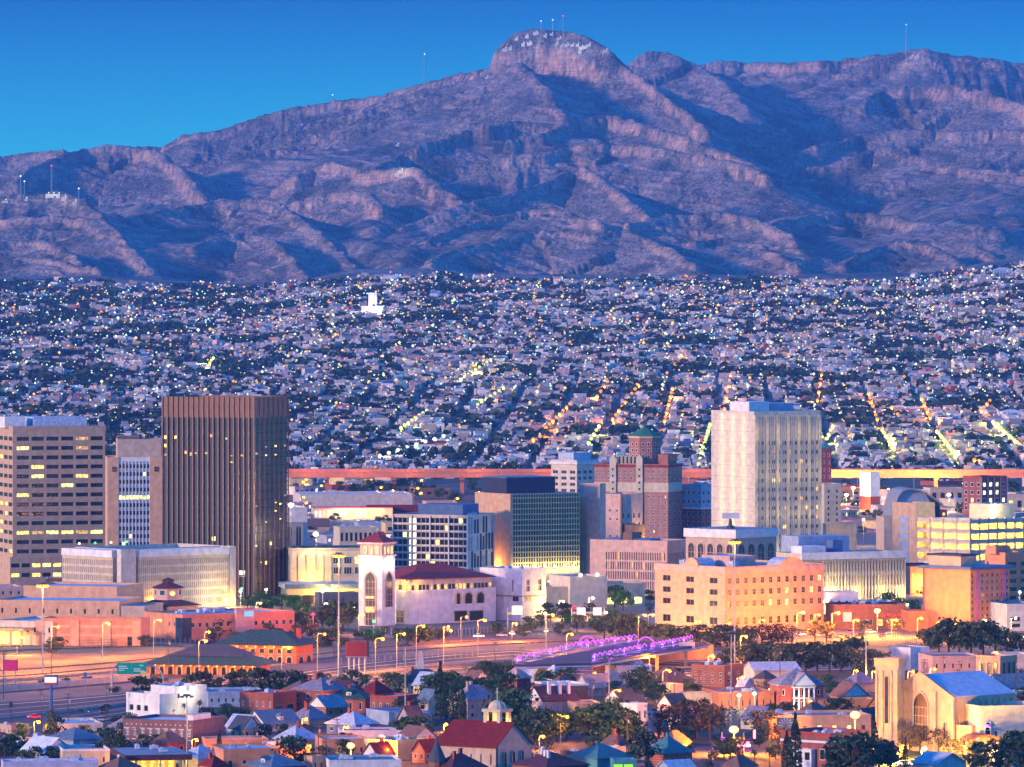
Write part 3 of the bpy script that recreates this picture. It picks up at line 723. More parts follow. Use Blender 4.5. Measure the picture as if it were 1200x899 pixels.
for i, a in enumerate(STREETS):
    c0 = rng.choice([0, 1, 2], p=[.3, .35, .35])
    for Y in np.arange(4620 + rng.uniform(0, 30), 8900, 30):
        x = a + SL * Y; px_ = 600 + x / Y * F
        if rng.uniform() < (.10 if i % 4 else .30) * (1 if px_ > 560 else .5): pts[c0 if rng.uniform() < .8 else rng.integers(3)].append((x + rng.uniform(-2, 2), Y + rng.uniform(-5, 5)))
for _ in range(7600):
    i = rng.integers(len(lx)); pts[rng.choice(4, p=[.24, .34, .33, .09])].append((lx[i] + 5, lY[i] - 6.5))
for k in pts:
    A = np.array(pts[k]); z = terrain(A[:, 0], A[:, 1]); px_ = 600 + A[:, 0] / A[:, 1] * F; py_ = HZ + (HC - z) * F / A[:, 1]
    m = (py_ > np.interp(px_, *YTOP)) & (px_ > -100) & (px_ < 1300)
    A, z = A[m], z[m]; r_ = rng.uniform(.45, 1.15, len(A)) * np.where(rng.uniform(0, 1, len(A)) < .12, 1.7, 1) * (A[:, 1] / 6500)
    v, t = octa(np.stack([A[:, 0], A[:, 1], z + 5.5 + r_], -1), r_)
    nm = ['distant_orange_lamps', 'distant_yellow_lamps', 'distant_white_lamps', 'distant_bluish_lamps'][k]
    o = put(nm, raw_mesh(nm, v, t, FARM[k])); struct(o, 'stuff')
    tag(o, f'{["orange", "yellow", "white", "bluish"][k]} street and porch lights scattered over the far hillside town', 'far lights', pos=(0, 6000, 0))
# streets as lighter strips and the bright lamp-lit avenues seen end-on
M('hill_street', (.16, .13, .13), ns=.03, streak=False)
mb = MB()
for a in STREETS:
    yy = np.arange(4560, 6200, 45)
    for y0, y1 in zip(yy[:-1], yy[1:]):
        q = []
        for (yy_, s_) in ((y0, -4), (y0, 4), (y1, 4), (y1, -4)):
            x = a + SL * yy_ + s_; q.append((x, yy_, float(terrain(x, yy_)) + .35))
        mb.quad(q)
st = mb.build('hillside_streets', 'hill_street'); struct(st)
def streetrow(x0, y0, x1, y1, n, col, pw):     # one lamp-lit avenue given by two of its image points
    Ys = np.linspace(4500, 8800, 900)
    for i in range(n):
        t = i / max(1, n - 1); px, py = x0 + (x1 - x0) * t, y0 + (y1 - y0) * t
        xs = (px - 600) / F * Ys; rows = HZ + (HC - terrain(xs, Ys) - 7) * F / Ys
        j = int(np.argmin(np.abs(rows - py))); z = float(terrain(xs[j], Ys[j]))
        lamp_far((xs[j], Ys[j], z), col, f'{["orange", "yellow-green", "white"][col]} lamp on lit avenue, {zone(px)}')
        if i % 2 == 0: light((xs[j], Ys[j] - 1, z + 6.2), ((1, .30, .025), (.85, .80, .12), (.95, 1, .8))[col], pw, 1.0)
_lf = {}
def lamp_far(p, col, label):
    if col not in _lf:
        mb = MB(); mb.cyl(0, 0, 0, 7, .12, 5); b_ = MB().ball(0, 0, 7.6, 1.5, 8, 6)
        _lf[col] = (mb.mesh('pole', ['darkmetal']), b_.mesh('lamp_head', [AVEL[col]]))
    r_ = root('avenue_lamp', label, 'street lamp', p, 0, 'lamps along the lit hillside avenues')
    put('pole', _lf[col][0], r_); put('lamp_head', _lf[col][1], r_)
for a in ((718, 492, 748, 452, 7, 0), (779, 494, 788, 456, 7, 0), (640, 502, 668, 474, 6, 0), (849, 480, 856, 440, 5, 0), (826, 520, 832, 498, 5, 1), (819, 545, 824, 525, 3, 1), (690, 520, 702, 500, 4, 1),
          (958, 470, 963, 440, 5, 0), (966, 520, 976, 500, 4, 1), (1028, 492, 1018, 462, 5, 0), (1034, 505, 1048, 528, 6, 1), (1090, 490, 1080, 468, 5, 0), (1098, 506, 1119, 532, 8, 1),
          (1164, 495, 1195, 522, 8, 1), (1150, 482, 1160, 470, 3, 0), (625, 516, 633, 512, 2, 0), (470, 502, 500, 482, 6, 1), (540, 445, 575, 422, 7, 1), (242, 432, 250, 420, 4, 1), (560, 475, 590, 455, 5, 1),
          (700, 465, 712, 448, 3, 0), (795, 425, 800, 412, 3, 0), (1045, 478, 1052, 486, 2, 0), (1142, 540, 1134, 528, 2, 0), (445, 535, 520, 512, 6, 2)):
    streetrow(*a[:4], int(a[4] * 1.4), a[5], pw=20000)

def on_hill(px, py, z=0.0):
    Ys = np.linspace(4450, 9000, 2000); xs = (px - 600) / F * Ys
    rows = HZ + (HC - terrain(xs, Ys) - z) * F / Ys
    j = int(np.argmin(np.abs(rows - py))); return Vector((xs[j], Ys[j], float(terrain(xs[j], Ys[j]))))
# ------------------------------------------------------------------ building kit
_wm = {}
WST = {'dark': ['glass'], 'brown': ['glassbrown'], 'blue': ['glassblue'], 'warm': [WARM], 'yellow': [YEL], 'cool': [COOLW], 'dim': [DIM], 'teal': [glass('glassteal', (.02, .10, .10))],
       'amber': [lit_room('lit_amber', (1.0, .42, .04), 1.2)]}
def win_mesh(w_, h_, st, fr, t=.10, mull=1):
    k = (round(w_, 2), round(h_, 2), st, fr, t, mull)
    if k not in _wm:
        mb = MB(); mb.box(t, .08, t, w_ - t, .2, h_ - t, 0)
        mb.box(0, 0, 0, w_, .22, t, 1); mb.box(0, 0, h_ - t, w_, .22, h_, 1); mb.box(0, 0, t, t, .22, h_ - t, 1); mb.box(w_ - t, 0, t, w_, .22, h_ - t, 1)
        for i in range(mull):
            x = w_ * (i + 1) / (mull + 1); mb.box(x - t / 2, .03, t, x + t / 2, .079, h_ - t, 1)
        if mull and h_ > w_ * .9: mb.box(t, .04, h_ * .5 - t / 2, w_ - t, .078, h_ * .5 + t / 2, 1)
        _wm[k] = mb.mesh('window', [WST[st][0], fr])
    return _wm[k]
class Zn:
    """a regular field of openings on a wall: heights and columns as fractions of the wall"""
    def __init__(s, z0, z1, nc, nr, wf=.5, hf=.5, u0=0., u1=1., st='dark', lit=0., ls='warm', fr='framedark', mull=0, dep=.35, t=.1, fn=None, litrows=None):
        s.__dict__.update(locals())
BLDS = []
class Bld:
    def __init__(s, name, label, cat, xc, base, wl, wr, top, th=45, Y=None, z0=0., W=None, D=None, group=None, at=None, pz=None):
        if at is not None: p = at; s.Y = p.y; z0 = p.z; x = p.x
        else:
            s.Y = Y or gy(base, z0); x = xw(xc, s.Y)
        s.ppm = F / s.Y; a = RAD(th); s.th = a
        s.W = W or wr / s.ppm / math.cos(a); s.D = D or wl / s.ppm / max(.05, math.sin(a))
        s.basepx = HZ + F * (HC - z0) / s.Y; s.h = (s.basepx - top) / s.ppm
        s.o = root(name, label, cat, (x, s.Y, z0), a, group); s.wins = []; BLDS.append(s); s.loc = Vector((x, s.Y, z0))
    def zpx(s, py): return (s.basepx - py) / s.ppm          # height of an image row on this building
    def m(s, px): return px / s.ppm
    def world(s, x, y, z): return s.loc + Vector((x * math.cos(s.th) - y * math.sin(s.th), x * math.sin(s.th) + y * math.cos(s.th), z))
    def _face(s, mb, side, x0, y0, L, z0, z1, zones):
        mp = (lambda u, z, d: (x0 + u, y0 + d, z)) if side == 'R' else (lambda u, z, d: (x0 + d, y0 + u, z))
        H_ = z1 - z0
        def q(u0, u1, a, b):
            if u1 - u0 > 1e-4 and b - a > 1e-4:
                p = [mp(u0, a, 0), mp(u1, a, 0), mp(u1, b, 0), mp(u0, b, 0)]
                mb.quad(p if side == 'R' else p[::-1])
        zc = z0
        for n_ in sorted(zones or [], key=lambda t: t.z0):
            za, zb = z0 + n_.z0 * H_, z0 + n_.z1 * H_
            q(0, L, zc, za); zc = zb
            ua, ub = n_.u0 * L, n_.u1 * L; cw, rh = (ub - ua) / n_.nc, (zb - za) / n_.nr
            ws, hs = cw * n_.wf, rh * n_.hf
            for r in range(n_.nr):
                a = za + r * rh + (rh - hs) / 2; b = a + hs
                q(0, L, za + r * rh, a); q(0, L, b, za + (r + 1) * rh)
                e = 0
                for c in range(n_.nc):
                    if n_.fn and not n_.fn(c, r): continue
                    u0 = ua + c * cw + (cw - ws) / 2; u1 = u0 + ws
                    q(e, u0, a, b); e = u1
                    d = n_.dep
                    for (A, B) in (((u0, a), (u1, a)), ((u1, a), (u1, b)), ((u1, b), (u0, b)), ((u0, b), (u0, a))):
                        mb.quad([mp(*A, 0), mp(*A, d), mp(*B, d), mp(*B, 0)])
                    st = n_.st
                    if random.random() < n_.lit or (n_.litrows and r in n_.litrows and random.random() < .8): st = n_.ls if isinstance(n_.ls, str) else random.choice(n_.ls)
                    me = win_mesh(ws, hs, st, n_.fr, n_.t, n_.mull)
                    if side == 'R': s.wins.append((me, mp(u0, a, d - .2), 0.0))
                    else: s.wins.append((me, mp(u1, a, d - .2), -math.pi / 2))
                q(e, L, a, b)
        q(0, L, zc, z1)
    def vol(s, mat, x0=0, y0=0, x1=None, y1=None, z0=0, z1=None, R=None, L=None, roof='roofgrey', par=.9, name='wall', pm=None, B=None):
        x1 = s.W if x1 is None else x1; y1 = s.D if y1 is None else y1; z1 = s.h if z1 is None else z1
        mb = MB(); s._face(mb, 'R', x0, y0, x1 - x0, z0, z1, R); s._face(mb, 'L', x0, y0, y1 - y0, z0, z1, L)
        mb.quad([(x1, y0, z0), (x1, y1, z0), (x1, y1, z1), (x1, y0, z1)]); mb.quad([(x1, y1, z0), (x0, y1, z0), (x0, y1, z1), (x1, y1, z1)])
        wobj = mb.build(name, mat, s.o)
        if roof:
            t = .4; mb = MB(); mb.box(x0 + .02, y0 + .02, z1 + .003, x1 - .02, y1 - .02, z1 + .06); mb.build('roof', roof, s.o)
            if par:
                mb = MB(); e = .06
                mb.box(x0 - e, y0 - e, z1 + .004, x1 + e, y0 + t, z1 + par); mb.box(x0 - e, y1 - t, z1 + .004, x1 + e, y1 + e, z1 + par)
                mb.box(x0 - e, y0 + t, z1 + .004, x0 + t, y1 - t, z1 + par); mb.box(x1 - t, y0 + t, z1 + .004, x1 + e, y1 - t, z1 + par)
                mb.build('parapet', pm or mat, s.o)
        return wobj
    def box(s, name, mat, x0, y0, z0, x1, y1, z1, parent=None):
        return MB().box(x0, y0, z0, x1, y1, z1).build(name, mat, parent or s.o)
    def part(s, name, mb, mat, parent=None): return mb.build(name, mat, parent or s.o)
    def band(s, name, mat, z0, z1, pr=.25, x0=0, y0=0, x1=None, y1=None):
        x1 = s.W if x1 is None else x1; y1 = s.D if y1 is None else y1
        mb = MB(); mb.box(x0 - pr, y0 - pr, z0, x1 + pr, y0 - .004, z1); mb.box(x0 - pr, y0 - .004, z0, x0 - .004, y1 + pr, z1); mb.box(x1 + .004, y0 - .004, z0, x1 + pr, y1 + pr, z1)
        return mb.build(name, mat, s.o)
    def fins(s, side, n, mat, z0, z1, pr=.6, wd=.35, u0=0., u1=None, x0=0., y0=0., name='fin', ends=True):
        L = u1 if u1 is not None else (s.W if side == 'R' else s.D); me = None
        for i in range(n):
            u = u0 + (L - u0) * (i / (n - 1) if ends else (i + .5) / n)
            if me is None: me = MB().box(-wd / 2, -pr, 0, wd / 2, -.006, z1 - z0).mesh(name, [mat])
            if side == 'R': put(name, me, s.o, (x0 + u, y0, z0))
            else: put(name, me, s.o, (x0, y0 + u, z0), -math.pi / 2)
    def win(s, side, u, z, w_, h_, st='dark', fr='framedark', mull=1, t=.1, off=.03, x0=0., y0=0.):   # a framed window set on the wall face
        me = win_mesh(w_, h_, st, fr, t, mull)
        if side == 'R': s.wins.append((me, (x0 + u, y0 - .2 - off, z), 0.0))
        else: s.wins.append((me, (x0 - .2 - off, y0 + u + w_, z), -math.pi / 2))
    def arch(s, side, u, z, w_, h_, st='dark', fr='framewhite', t=.3, name='arched_window', x0=0., y0=0., pr=.25, mull=0, point=False):
        k = ('arch', round(w_, 2), round(h_, 2), st, fr, t, mull, point)
        if k not in _wm:
            r = w_ / 2
            def outline(rr, hh, z_):
                c = hh - rr; pts_ = [(r - rr, z_), (r + rr, z_)]
                for i in range(9):
                    a = math.pi * i / 8; x_ = math.cos(a) * rr; y_ = math.sin(a) * rr
                    if point: y_ *= 1.35 - .35 * abs(math.cos(a))
                    pts_.append((r + x_, c + y_))
                return pts_
            mb = MB(); mb.slabxz(outline(r - t, h_ - t, .0), -pr * .25, .05, 0)
            o_, i_ = outline(r, h_, 0), outline(r - t, h_ - t, 0)
            for a in range(1, len(o_)):
                b = (a + 1) % len(o_)
                for y_ in (-pr,): mb.quad([(o_[a][0], y_, o_[a][1]), (o_[b][0], y_, o_[b][1]), (i_[b][0], y_, i_[b][1]), (i_[a][0], y_, i_[a][1])], 1)
                mb.quad([(o_[a][0], -pr, o_[a][1]), (o_[b][0], -pr, o_[b][1]), (o_[b][0], .05, o_[b][1]), (o_[a][0], .05, o_[a][1])], 1)
                mb.quad([(i_[a][0], -pr, i_[a][1]), (i_[b][0], -pr, i_[b][1]), (i_[b][0], .05, i_[b][1]), (i_[a][0], .05, i_[a][1])], 1)
            for i in range(mull):
                x_ = w_ * (i + 1) / (mull + 1); mb.box(x_ - .08, -pr * .5, 0, x_ + .08, -pr * .25 - .004, h_ - r, 1)
            if mull:
                for i in range(1, int(h_ / 2.6)): mb.box(t, -pr * .5, i * 2.6, w_ - t, -pr * .25 - .003, i * 2.6 + .16, 1)
            _wm[k] = mb.mesh(name, [WST[st][0], fr])
        me = _wm[k]
        s.wins.append((me, (x0 + u, y0 - .06, z) if side == 'R' else (x0 - .06, y0 + u + w_, z), 0.0 if side == 'R' else -math.pi / 2, name))
    def done(s):
        ws = s.wins
        if len(ws) > 100:                # the rest of a large field of windows is one part
            ws = sorted(ws, key=lambda t: -t[1][2]); rest = ws[100:]; ws = ws[:100]
            V, Fc, Mi, mats = [], [], [], []
            for w_ in rest:
                me, lc, rz = w_[:3]; n = len(V); c, sn = math.cos(rz), math.sin(rz)
                V += [(lc[0] + v.co.x * c - v.co.y * sn, lc[1] + v.co.x * sn + v.co.y * c, lc[2] + v.co.z) for v in me.vertices]
                ix = []
                for m_ in me.materials:
                    if m_ not in mats: mats.append(m_)
                    ix.append(mats.index(m_))
                for p in me.polygons: Fc.append(tuple(n + i for i in p.vertices)); Mi.append(ix[p.material_index])
            mb = MB(); mb.v, mb.f, mb.m = V, Fc, Mi
            o = mb.build('window_rows', mats, s.o); o['kind'] = 'stuff'
        for w_ in ws: put(w_[3] if len(w_) > 3 else 'window', w_[0], s.o, w_[1], w_[2])
        s.wins = []
        return s
    def ac(s, n, z, x0, y0, x1, y1, big=1.0, mat='roofpale', seed=None):   # rooftop cooling units
        r = random.Random(seed if seed is not None else int(s.loc.x * 10) % 999)
        for i in range(n):
            x, y = r.uniform(x0, x1), r.uniform(y0, y1); a, b, c = r.uniform(1.2, 2.6) * big, r.uniform(1.2, 2.2) * big, r.uniform(.9, 1.7) * big
            mb = MB().box(x, y, z + .3, x + a, y + b, z + c); mb.box(x + .1, y + .1, z + .02, x + .25, y + .25, z + .299); mb.box(x + a - .25, y + b - .25, z + .02, x + a - .1, y + b - .1, z + .299)
            mb.cyl(x + a / 2, y + b / 2, z + c + .002, z + c + .2, min(a, b) * .35, 8); s.part('cooling_unit', mb, mat)
    def chimney(s, x, y, z0, z1, mat='redbrick', w_=.8):
        mb = MB().box(x, y, z0, x + w_, y + w_, z1); mb.box(x - .1, y - .1, z1 + .002, x + w_ + .1, y + w_ + .1, z1 + .22); s.part('chimney', mb, mat)
    def gable_wall(s, mat, x0, y0, x1, y1, z, h, axis):
        mb = MB()
        if axis == 'x':
            c = (y0 + y1) / 2
            for x in (x0 + .02, x1 - .22): n = len(mb.v); mb.slabyz([(y0, z), (y1, z), (c, z + h)], x, x + .2) if hasattr(mb, 'slabyz') else tri(mb, [(x, y0, z), (x, y1, z), (x, c, z + h)], (.2, 0, 0))
        else:
            c = (x0 + x1) / 2
            for y in (y0 + .02, y1 - .22): tri(mb, [(x0, y, z), (x1, y, z), (c, y, z + h)], (0, .2, 0))
        s.part('gable_wall', mb, mat)
def tri(mb, p, off):
    n = len(mb.v); mb.v += [tuple(q) for q in p] + [tuple(Vector(q) + Vector(off)) for q in p]
    for f in ((0, 1, 2), (5, 4, 3), (0, 3, 4, 1), (1, 4, 5, 2), (2, 5, 3, 0)): mb.f.append(tuple(n + i for i in f)); mb.m.append(0)

def simple(name, label, cat, xc, base, wl, wr, top, th, mat, roof, R=None, L=None, Y=None, acs=0, par=.7, W=None, D=None, z0=0., group=None, pm=None):
    b = Bld(name, label, cat, xc, base, wl, wr, top, th, Y=Y, W=W, D=D, z0=z0, group=group)
    b.vol(mat, R=R, L=L, roof=roof, par=par, z1=b.h - par, pm=pm)
    if acs: b.ac(acs, b.h - par + .06, b.W * .15, b.D * .15, b.W * .8, b.D * .8)
    return b.done()
def house(label, xc, base, wl, wr, eave, peak, th, wall, roof, kind='hip', axis='y', R=None, L=None, chim=0, cm='redbrick', ov=.5, W=None, D=None, dorm=None, cat='house', name='house', rf=None, porch=False, gm=None, group=None):
    b = Bld(name, label, cat, xc, base, wl, wr, eave, th, W=W, D=D, group=group)
    h = (eave - peak) / b.ppm
    def Z(spec):
        if not spec: return None
        nc, nr = spec[0], spec[1]
        return [Zn(.12, .93, nc, nr, spec[2] if len(spec) > 2 else .34, spec[3] if len(spec) > 3 else .55, st=spec[4] if len(spec) > 4 else 'dark', fr='framewhite', lit=.06, ls=['warm', 'dim'], mull=0, dep=.3, t=.14)]
    b.vol(wall, R=Z(R), L=Z(L), roof=None)
    mb = MB()
    # roof heights: seen slightly from above, so the ridge sits nearer the middle of the plan
    back = (b.D * math.cos(b.th) + b.W * math.sin(b.th)) / 2
    h = max(1.2, h - back * (HC - b.h - h * .5) / b.Y)
    if kind == 'hip': mb.hip(0, 0, b.W, b.D, b.h + .003, h, ov, rf)
    elif kind == 'gable':
        mb.gable(0, 0, b.W, b.D, b.h + .05, h, axis, ov); b.gable_wall(gm or wall, 0, 0, b.W, b.D, b.h + .003, h - .02, axis)
    b.part('roof', mb, roof)
    r = random.Random(int(xc * 7 + base))
    for i in range(chim):
        b.chimney(b.W * r.uniform(.2, .7), b.D * (.2 + .6 * (i + .5) / chim), b.h + h * .3, b.h + h + r.uniform(.6, 1.4), cm)
    if dorm:
        side, mt = dorm
        mb = MB(); mb.box(-.9, -.1, 0, .9, 1.8, 1.5); d_ = MB(); d_.gable(-.9, -.1, .9, 1.8, 1.503, .8, 'y', .2, .12)
        if side == 'L': lc, rz = (b.W * .12, b.D * .45, b.h + h * .25), -math.pi / 2
        else: lc, rz = (b.W * .5, b.D * .12, b.h + h * .25), 0
        dm = mb.build('dormer', mt, b.o, lc, rz); d_.build('dormer_roof', roof, dm); put('window', win_mesh(1.0, 1.1, 'dark', 'framewhite', .12, 1), dm, (-.5, -.26, .2))
    if porch:
        mb = MB(); mb.box(-2.2, b.D * .15, 2.8, -.05, b.D * .75, 3.0); b.part('porch_roof', mb, roof)
        for q in (.17, .45, .73): b.part('porch_post', MB().box(-2.1, b.D * q - .1, 0, -1.9, b.D * q + .1, 2.797), 'framewhite')
    return b.done()
# ------------------------------------------------------------------ downtown, far side first
# long elevated freeway
def freeway():
    Y = 4235; r_ = root('elevated_freeway', 'long reddish concrete elevated freeway deck crossing behind downtown', 'elevated freeway', (0, Y, 0), RAD(-.6))
    L = 480; zt = zw(551, Y)
    MB().box(-L, -9, zt - 4.8, L, 9, zt - .9).build('deck', 'pinkconcrete', r_)
    for y in (-9.3, 9.02): MB().box(-L, y, zt - 1.4, L, y + .28, zt + .6).build('barrier', 'pinkconcrete', r_)
    MB().box(-L, -8.6, zt - .897, L, 8.6, zt - .86).build('road_surface', 'oldasphalt', r_)
    mb = MB(); mb.box(-1.3, -1.3, -1, 1.3, 1.3, zt - 6.4); mb.box(-1.6, -8, zt - 6.4, 1.6, 8, zt - 4.81)
    me = mb.mesh('pier', ['pinkconcrete'])
    for i in range(-10, 11): put('pier', me, r_, (i * 46 + 12, 0, 0))
freeway()
def bridge_light(px, py, col, pw, z=8, r=.6): p = P(px, py); light((p.x, p.y, z), col, pw, r)
# warehouses and shops between downtown and the freeway
simple('warehouse', 'long pinkish white warehouse with a pale flat roof below the freeway', 'warehouse', 352, 596, 20, 131, 579, 8, 'offwhite', 'roofpale', D=45)
b = Bld('shop_row', 'brightly lit shop row with a red roof behind the cream building', 'shops', 368, 608, 12, 92, 596, 6, D=24)
b.vol('cream', R=[Zn(.1, .85, 14, 1, .6, .8, u1=.72, st='warm', ls='cool', lit=.6, fr='framewhite')], roof='roofpale', par=.5, pm='redpaint'); b.done()
light(b.world(b.W * .4, -9, 7), (1, .70, .28), 9000, 1.5); light(b.world(b.W * .75, -9, 7), (1, .6, .2), 7000, 1.5)
house('low long building with a bright red roof left of the grid-front hotel', 431, 607, 4, 62, 600, 592, 4, 'redpaint', 'roofred', 'gable', 'x', D=16, name='shop', cat='shop')
house('small shop under an orange red roof near the white blank wall', 350, 622, 3, 36, 617, 608, 6, 'tan', 'roofbrown', 'gable', 'x', D=18, name='shop', cat='shop')
for i, (x, y, w_, t, mt, rf, lb) in enumerate((
    (340, 575, 26, 562, 'yellowp', 'roofpale', 'small yellow lit shed just under the freeway at left'), (500, 598, 36, 588, 'peach', 'roofbrown', 'low peach building left of the gold-finned tower'),
    (420, 628, 26, 612, 'bluegrey', 'roofblue', 'blue grey block beside the cream small-windowed building'), (452, 625, 40, 613, 'yellowp', 'roofblue', 'yellow building with a blue flat roof beside the grid-front hotel'),
    (488, 582, 40, 573, 'brown', 'roofmaroon', 'dark maroon shed under the freeway behind the hotel'), (1040, 588, 50, 575, 'offwhite', 'roofpale', 'white low shed left of the red office with white trim'),
    (1090, 588, 40, 572, 'tan', 'roofgrey', 'tan low block between curved roof and red office'), (985, 584, 24, 572, 'orange', 'roofpale', 'orange lit low shed beside the white silo'),
    (1030, 596, 26, 586, 'white', 'roofwhite', 'white floodlit shed right of the white silo'), (1180, 600, 40, 580, 'cream', 'roofgrey', 'cream shed right of the red office with white trim'),
    (812, 566, 34, 560, 'offwhite', 'roofgrey', 'pale low shed under the freeway right of the brick hotel'), (590, 575, 60, 565, 'pink', 'roofpale', 'pink flat building behind the navy-topped tower'))):
    simple('storehouse', lb, 'shed', x, y, 5, w_, t, 8, mt, rf, D=22, R=[Zn(.2, .8, max(2, w_ // 9), 1, .5, .7, lit=.25, ls='warm')])
b = Bld('blank_block', 'blank white office block at the right edge of the brown glass tower', 'office block', 334, 690, 6, 26, 597, 12, D=30)
b.vol('white', z0=b.zpx(642), R=None, roof='roofpale'); b.vol('grey', x1=b.W * .8, y0=-1.2, y1=8, z1=b.zpx(614), R=[Zn(.3, .98, 2, 1, .62, .95, st='dark', fr='framewhite', mull=1)], roof='roofgrey', name='porch_wall'); b.done()
simple('office_block', 'small cream office with a row of dark windows behind the bell tower', 'office block', 398, 655, 5, 44, 618, 10, 'cream', 'roofgrey', R=[Zn(.5, .95, 8, 1, .55, .62)], acs=3, D=22)
simple('office_block', 'pinkish low block in front of the small cream office', 'office block', 389, 660, 4, 36, 645, 10, 'pink', 'roofpale', D=16)
b = Bld('office_block', 'warm lit cream three-storey building with blank panels beside brown glass tower', 'office block', 338, 700, 8, 90, 646, 8, D=28)
b.vol('cream', R=[Zn(.52, .96, 12, 2, .72, .72, u0=.02, u1=.53, st='amber', fr='framewhite', fn=lambda c, r: (c * 7 + r) % 9 == 0), ], roof='roofdark', pm='stone', par=1.4)
for c in range(3):
    for r in range(2): b.win('R', b.W * (.58 + c * .14), b.h * (.5 + r * .22), b.W * .1, b.h * .15, ['dark', 'dark', 'warm'][c] if r else 'dark', 'framewhite', 2)
for i in range(6): b.box('pilaster', 'cream', b.W * (.02 + i * .105), -.5, b.h * .3, b.W * (.035 + i * .105), -.01, b.h * .93)
b.done(); light(b.world(b.W * .3, -6, 8), YELC, 4000, 1)
b = Bld('carport_block', 'low building with a dark blue flat roof and yellow lit soffit', 'office block', 336, 712, 4, 84, 688, 8, D=26)
b.box('roof', 'roofblue', -1, -1, b.h - .8, b.W + 1, b.D, b.h + 1.2)
b.vol('darkgrey', z1=b.h - .81, R=[Zn(.1, .9, 5, 1, .8, .8, st='brown')], roof=None); b.box('fascia', 'yellowp', 0, -.6, b.h - 3.6, b.W, -.01, b.h - .81); b.done()
light(b.world(b.W * .45, -3, 4), YELC, 3500, .5); light(b.world(b.W * .8, -3, 4), YELC, 2500, .5)
simple('shop', 'dark grey shuttered low block left of the bell tower foot', 'shop', 374, 716, 6, 46, 695, 10, 'darkgrey', 'roofpale', R=[Zn(.1, .55, 3, 1, .5, .8, st='cool')], D=14)

# tan ribbon-window office tower at left
b = Bld('office_tower', 'tan office tower with thirteen rows of ribbon windows at left', 'office tower', 15, 690, 22, 106, 502, 18)
H1 = b.zpx(509) / b.h
b.vol('beige', R=[Zn(b.zpx(652) / b.h, H1, 6, 13, .84, .42, u0=.03, u1=.99, lit=.10, ls=['yellow', 'warm', 'dim'], litrows=[2], mull=3, t=.12, dep=.6)],
      L=[Zn(b.zpx(652) / b.h, H1, 3, 13, .8, .42, lit=.08, ls='warm', mull=2, dep=.6)], roof='roofpale', par=1.0)
b.box('penthouse', 'white', -2 + 0, 8, b.h + .07, 8, 20, b.h + 5.2); b.box('penthouse', 'roofpale', 12, 8, b.h + .07, 38, 30, b.h + 5.0)
b.vol('beige', x0=-2, y0=-3, x1=b.W * .97, y1=-.01, z1=b.zpx(655), R=[Zn(.3, .95, 9, 2, .8, .42, st='brown', ls=['warm', 'yellow'], lit=.45)], roof='roofpale', name='podium_wall'); b.done()
# pink tower with white banded centre
b = Bld('office_tower', 'pink tower with a white striped window strip between two tan wings', 'office tower', 126, 680, 4, 64, 538, 6, D=34, Y=3080)
zt = b.zpx(538); c0, c1 = b.W * .20, b.W * .77
b.vol('peach', x1=c0, z1=zt, roof='roofbrown', name='wing_wall'); b.vol('peach', x0=c1, z1=zt, roof='roofbrown', name='wing_wall')
b.vol('white', x0=c0 + .01, y0=.6, x1=c1 - .01, z1=zt, R=[Zn(.03, .97, 9, 14, .96, .55, st='blue', fr='framewhite', lit=.05, ls='yellow', litrows=[9], dep=.25, t=.14)], roof='roofbrown', name='centre_wall')
b.fins('R', 10, 'framewhite', 2, zt - 1, .5, .5, x0=c0, u1=c1 - c0, y0=.6)
b.vol('tan', x0=b.W * .19, y0=2, x1=b.W * .98, y1=24, z0=zt + .07, z1=b.zpx(517), roof='roofbrown', name='penthouse_wall'); b.vol('brown', x0=b.W * .2, y0=12, x1=b.W * .6, y1=26, z0=b.zpx(517) + .07, z1=b.zpx(512), roof='roofgrey', par=0, name='penthouse_wall')
b.win('R', c0 * .4, b.zpx(553), 2.2, 2.6, 'dark', 'stone'); b.win('R', c1 + c0 * .4, b.zpx(553), 2.2, 2.6, 'dark', 'stone'); b.done()
# brown glass tower
b = Bld('glass_tower', 'tall brown glass tower ribbed with slim pink fins', 'office tower', 298, 706, 110, 36, 465.5, 68, Y=2840)
b.box('curtain_wall', 'glassbrown', .3, .3, 0, b.W - .3, b.D - .3, b.h - 3); b.box('roof', 'roofdark', .8, .8, b.h - 2.998, b.W - .8, b.D - .8, b.h - 1.5)
me = MB(); me.box(.05, .05, 0, b.W - .05, .28, .55); me.box(.05, .29, 0, .28, b.D - .05, .55); me = me.mesh('floor_band', ['floorband'])
fh = (b.h - 12) / 21
for i in range(22): put('floor_band', me, b.o, (0, 0, 3 + i * fh))
cr = MB(); cr.box(.02, .02, 0, b.W - .02, .27, 9.5); cr.box(.02, .28, 0, .27, b.D - .02, 9.5); cr.box(b.W - .27, .28, 0, b.W - .02, b.D - .02, 9.5); cr.box(.28, b.D - .27, 0, b.W - .28, b.D - .02, 9.5)
put('crown_panel', cr.mesh('crown_panel', ['bronze']), b.o, (0, 0, b.h - 9.5))
b.fins('L', 19, 'finlit', 0, b.h, .55, .42); b.fins('R', 8, 'bronze', 0, b.h, .5, .36)  # fin colours carry the light: paler on the sunlit face, darker on the shaded
r = random.Random(3)
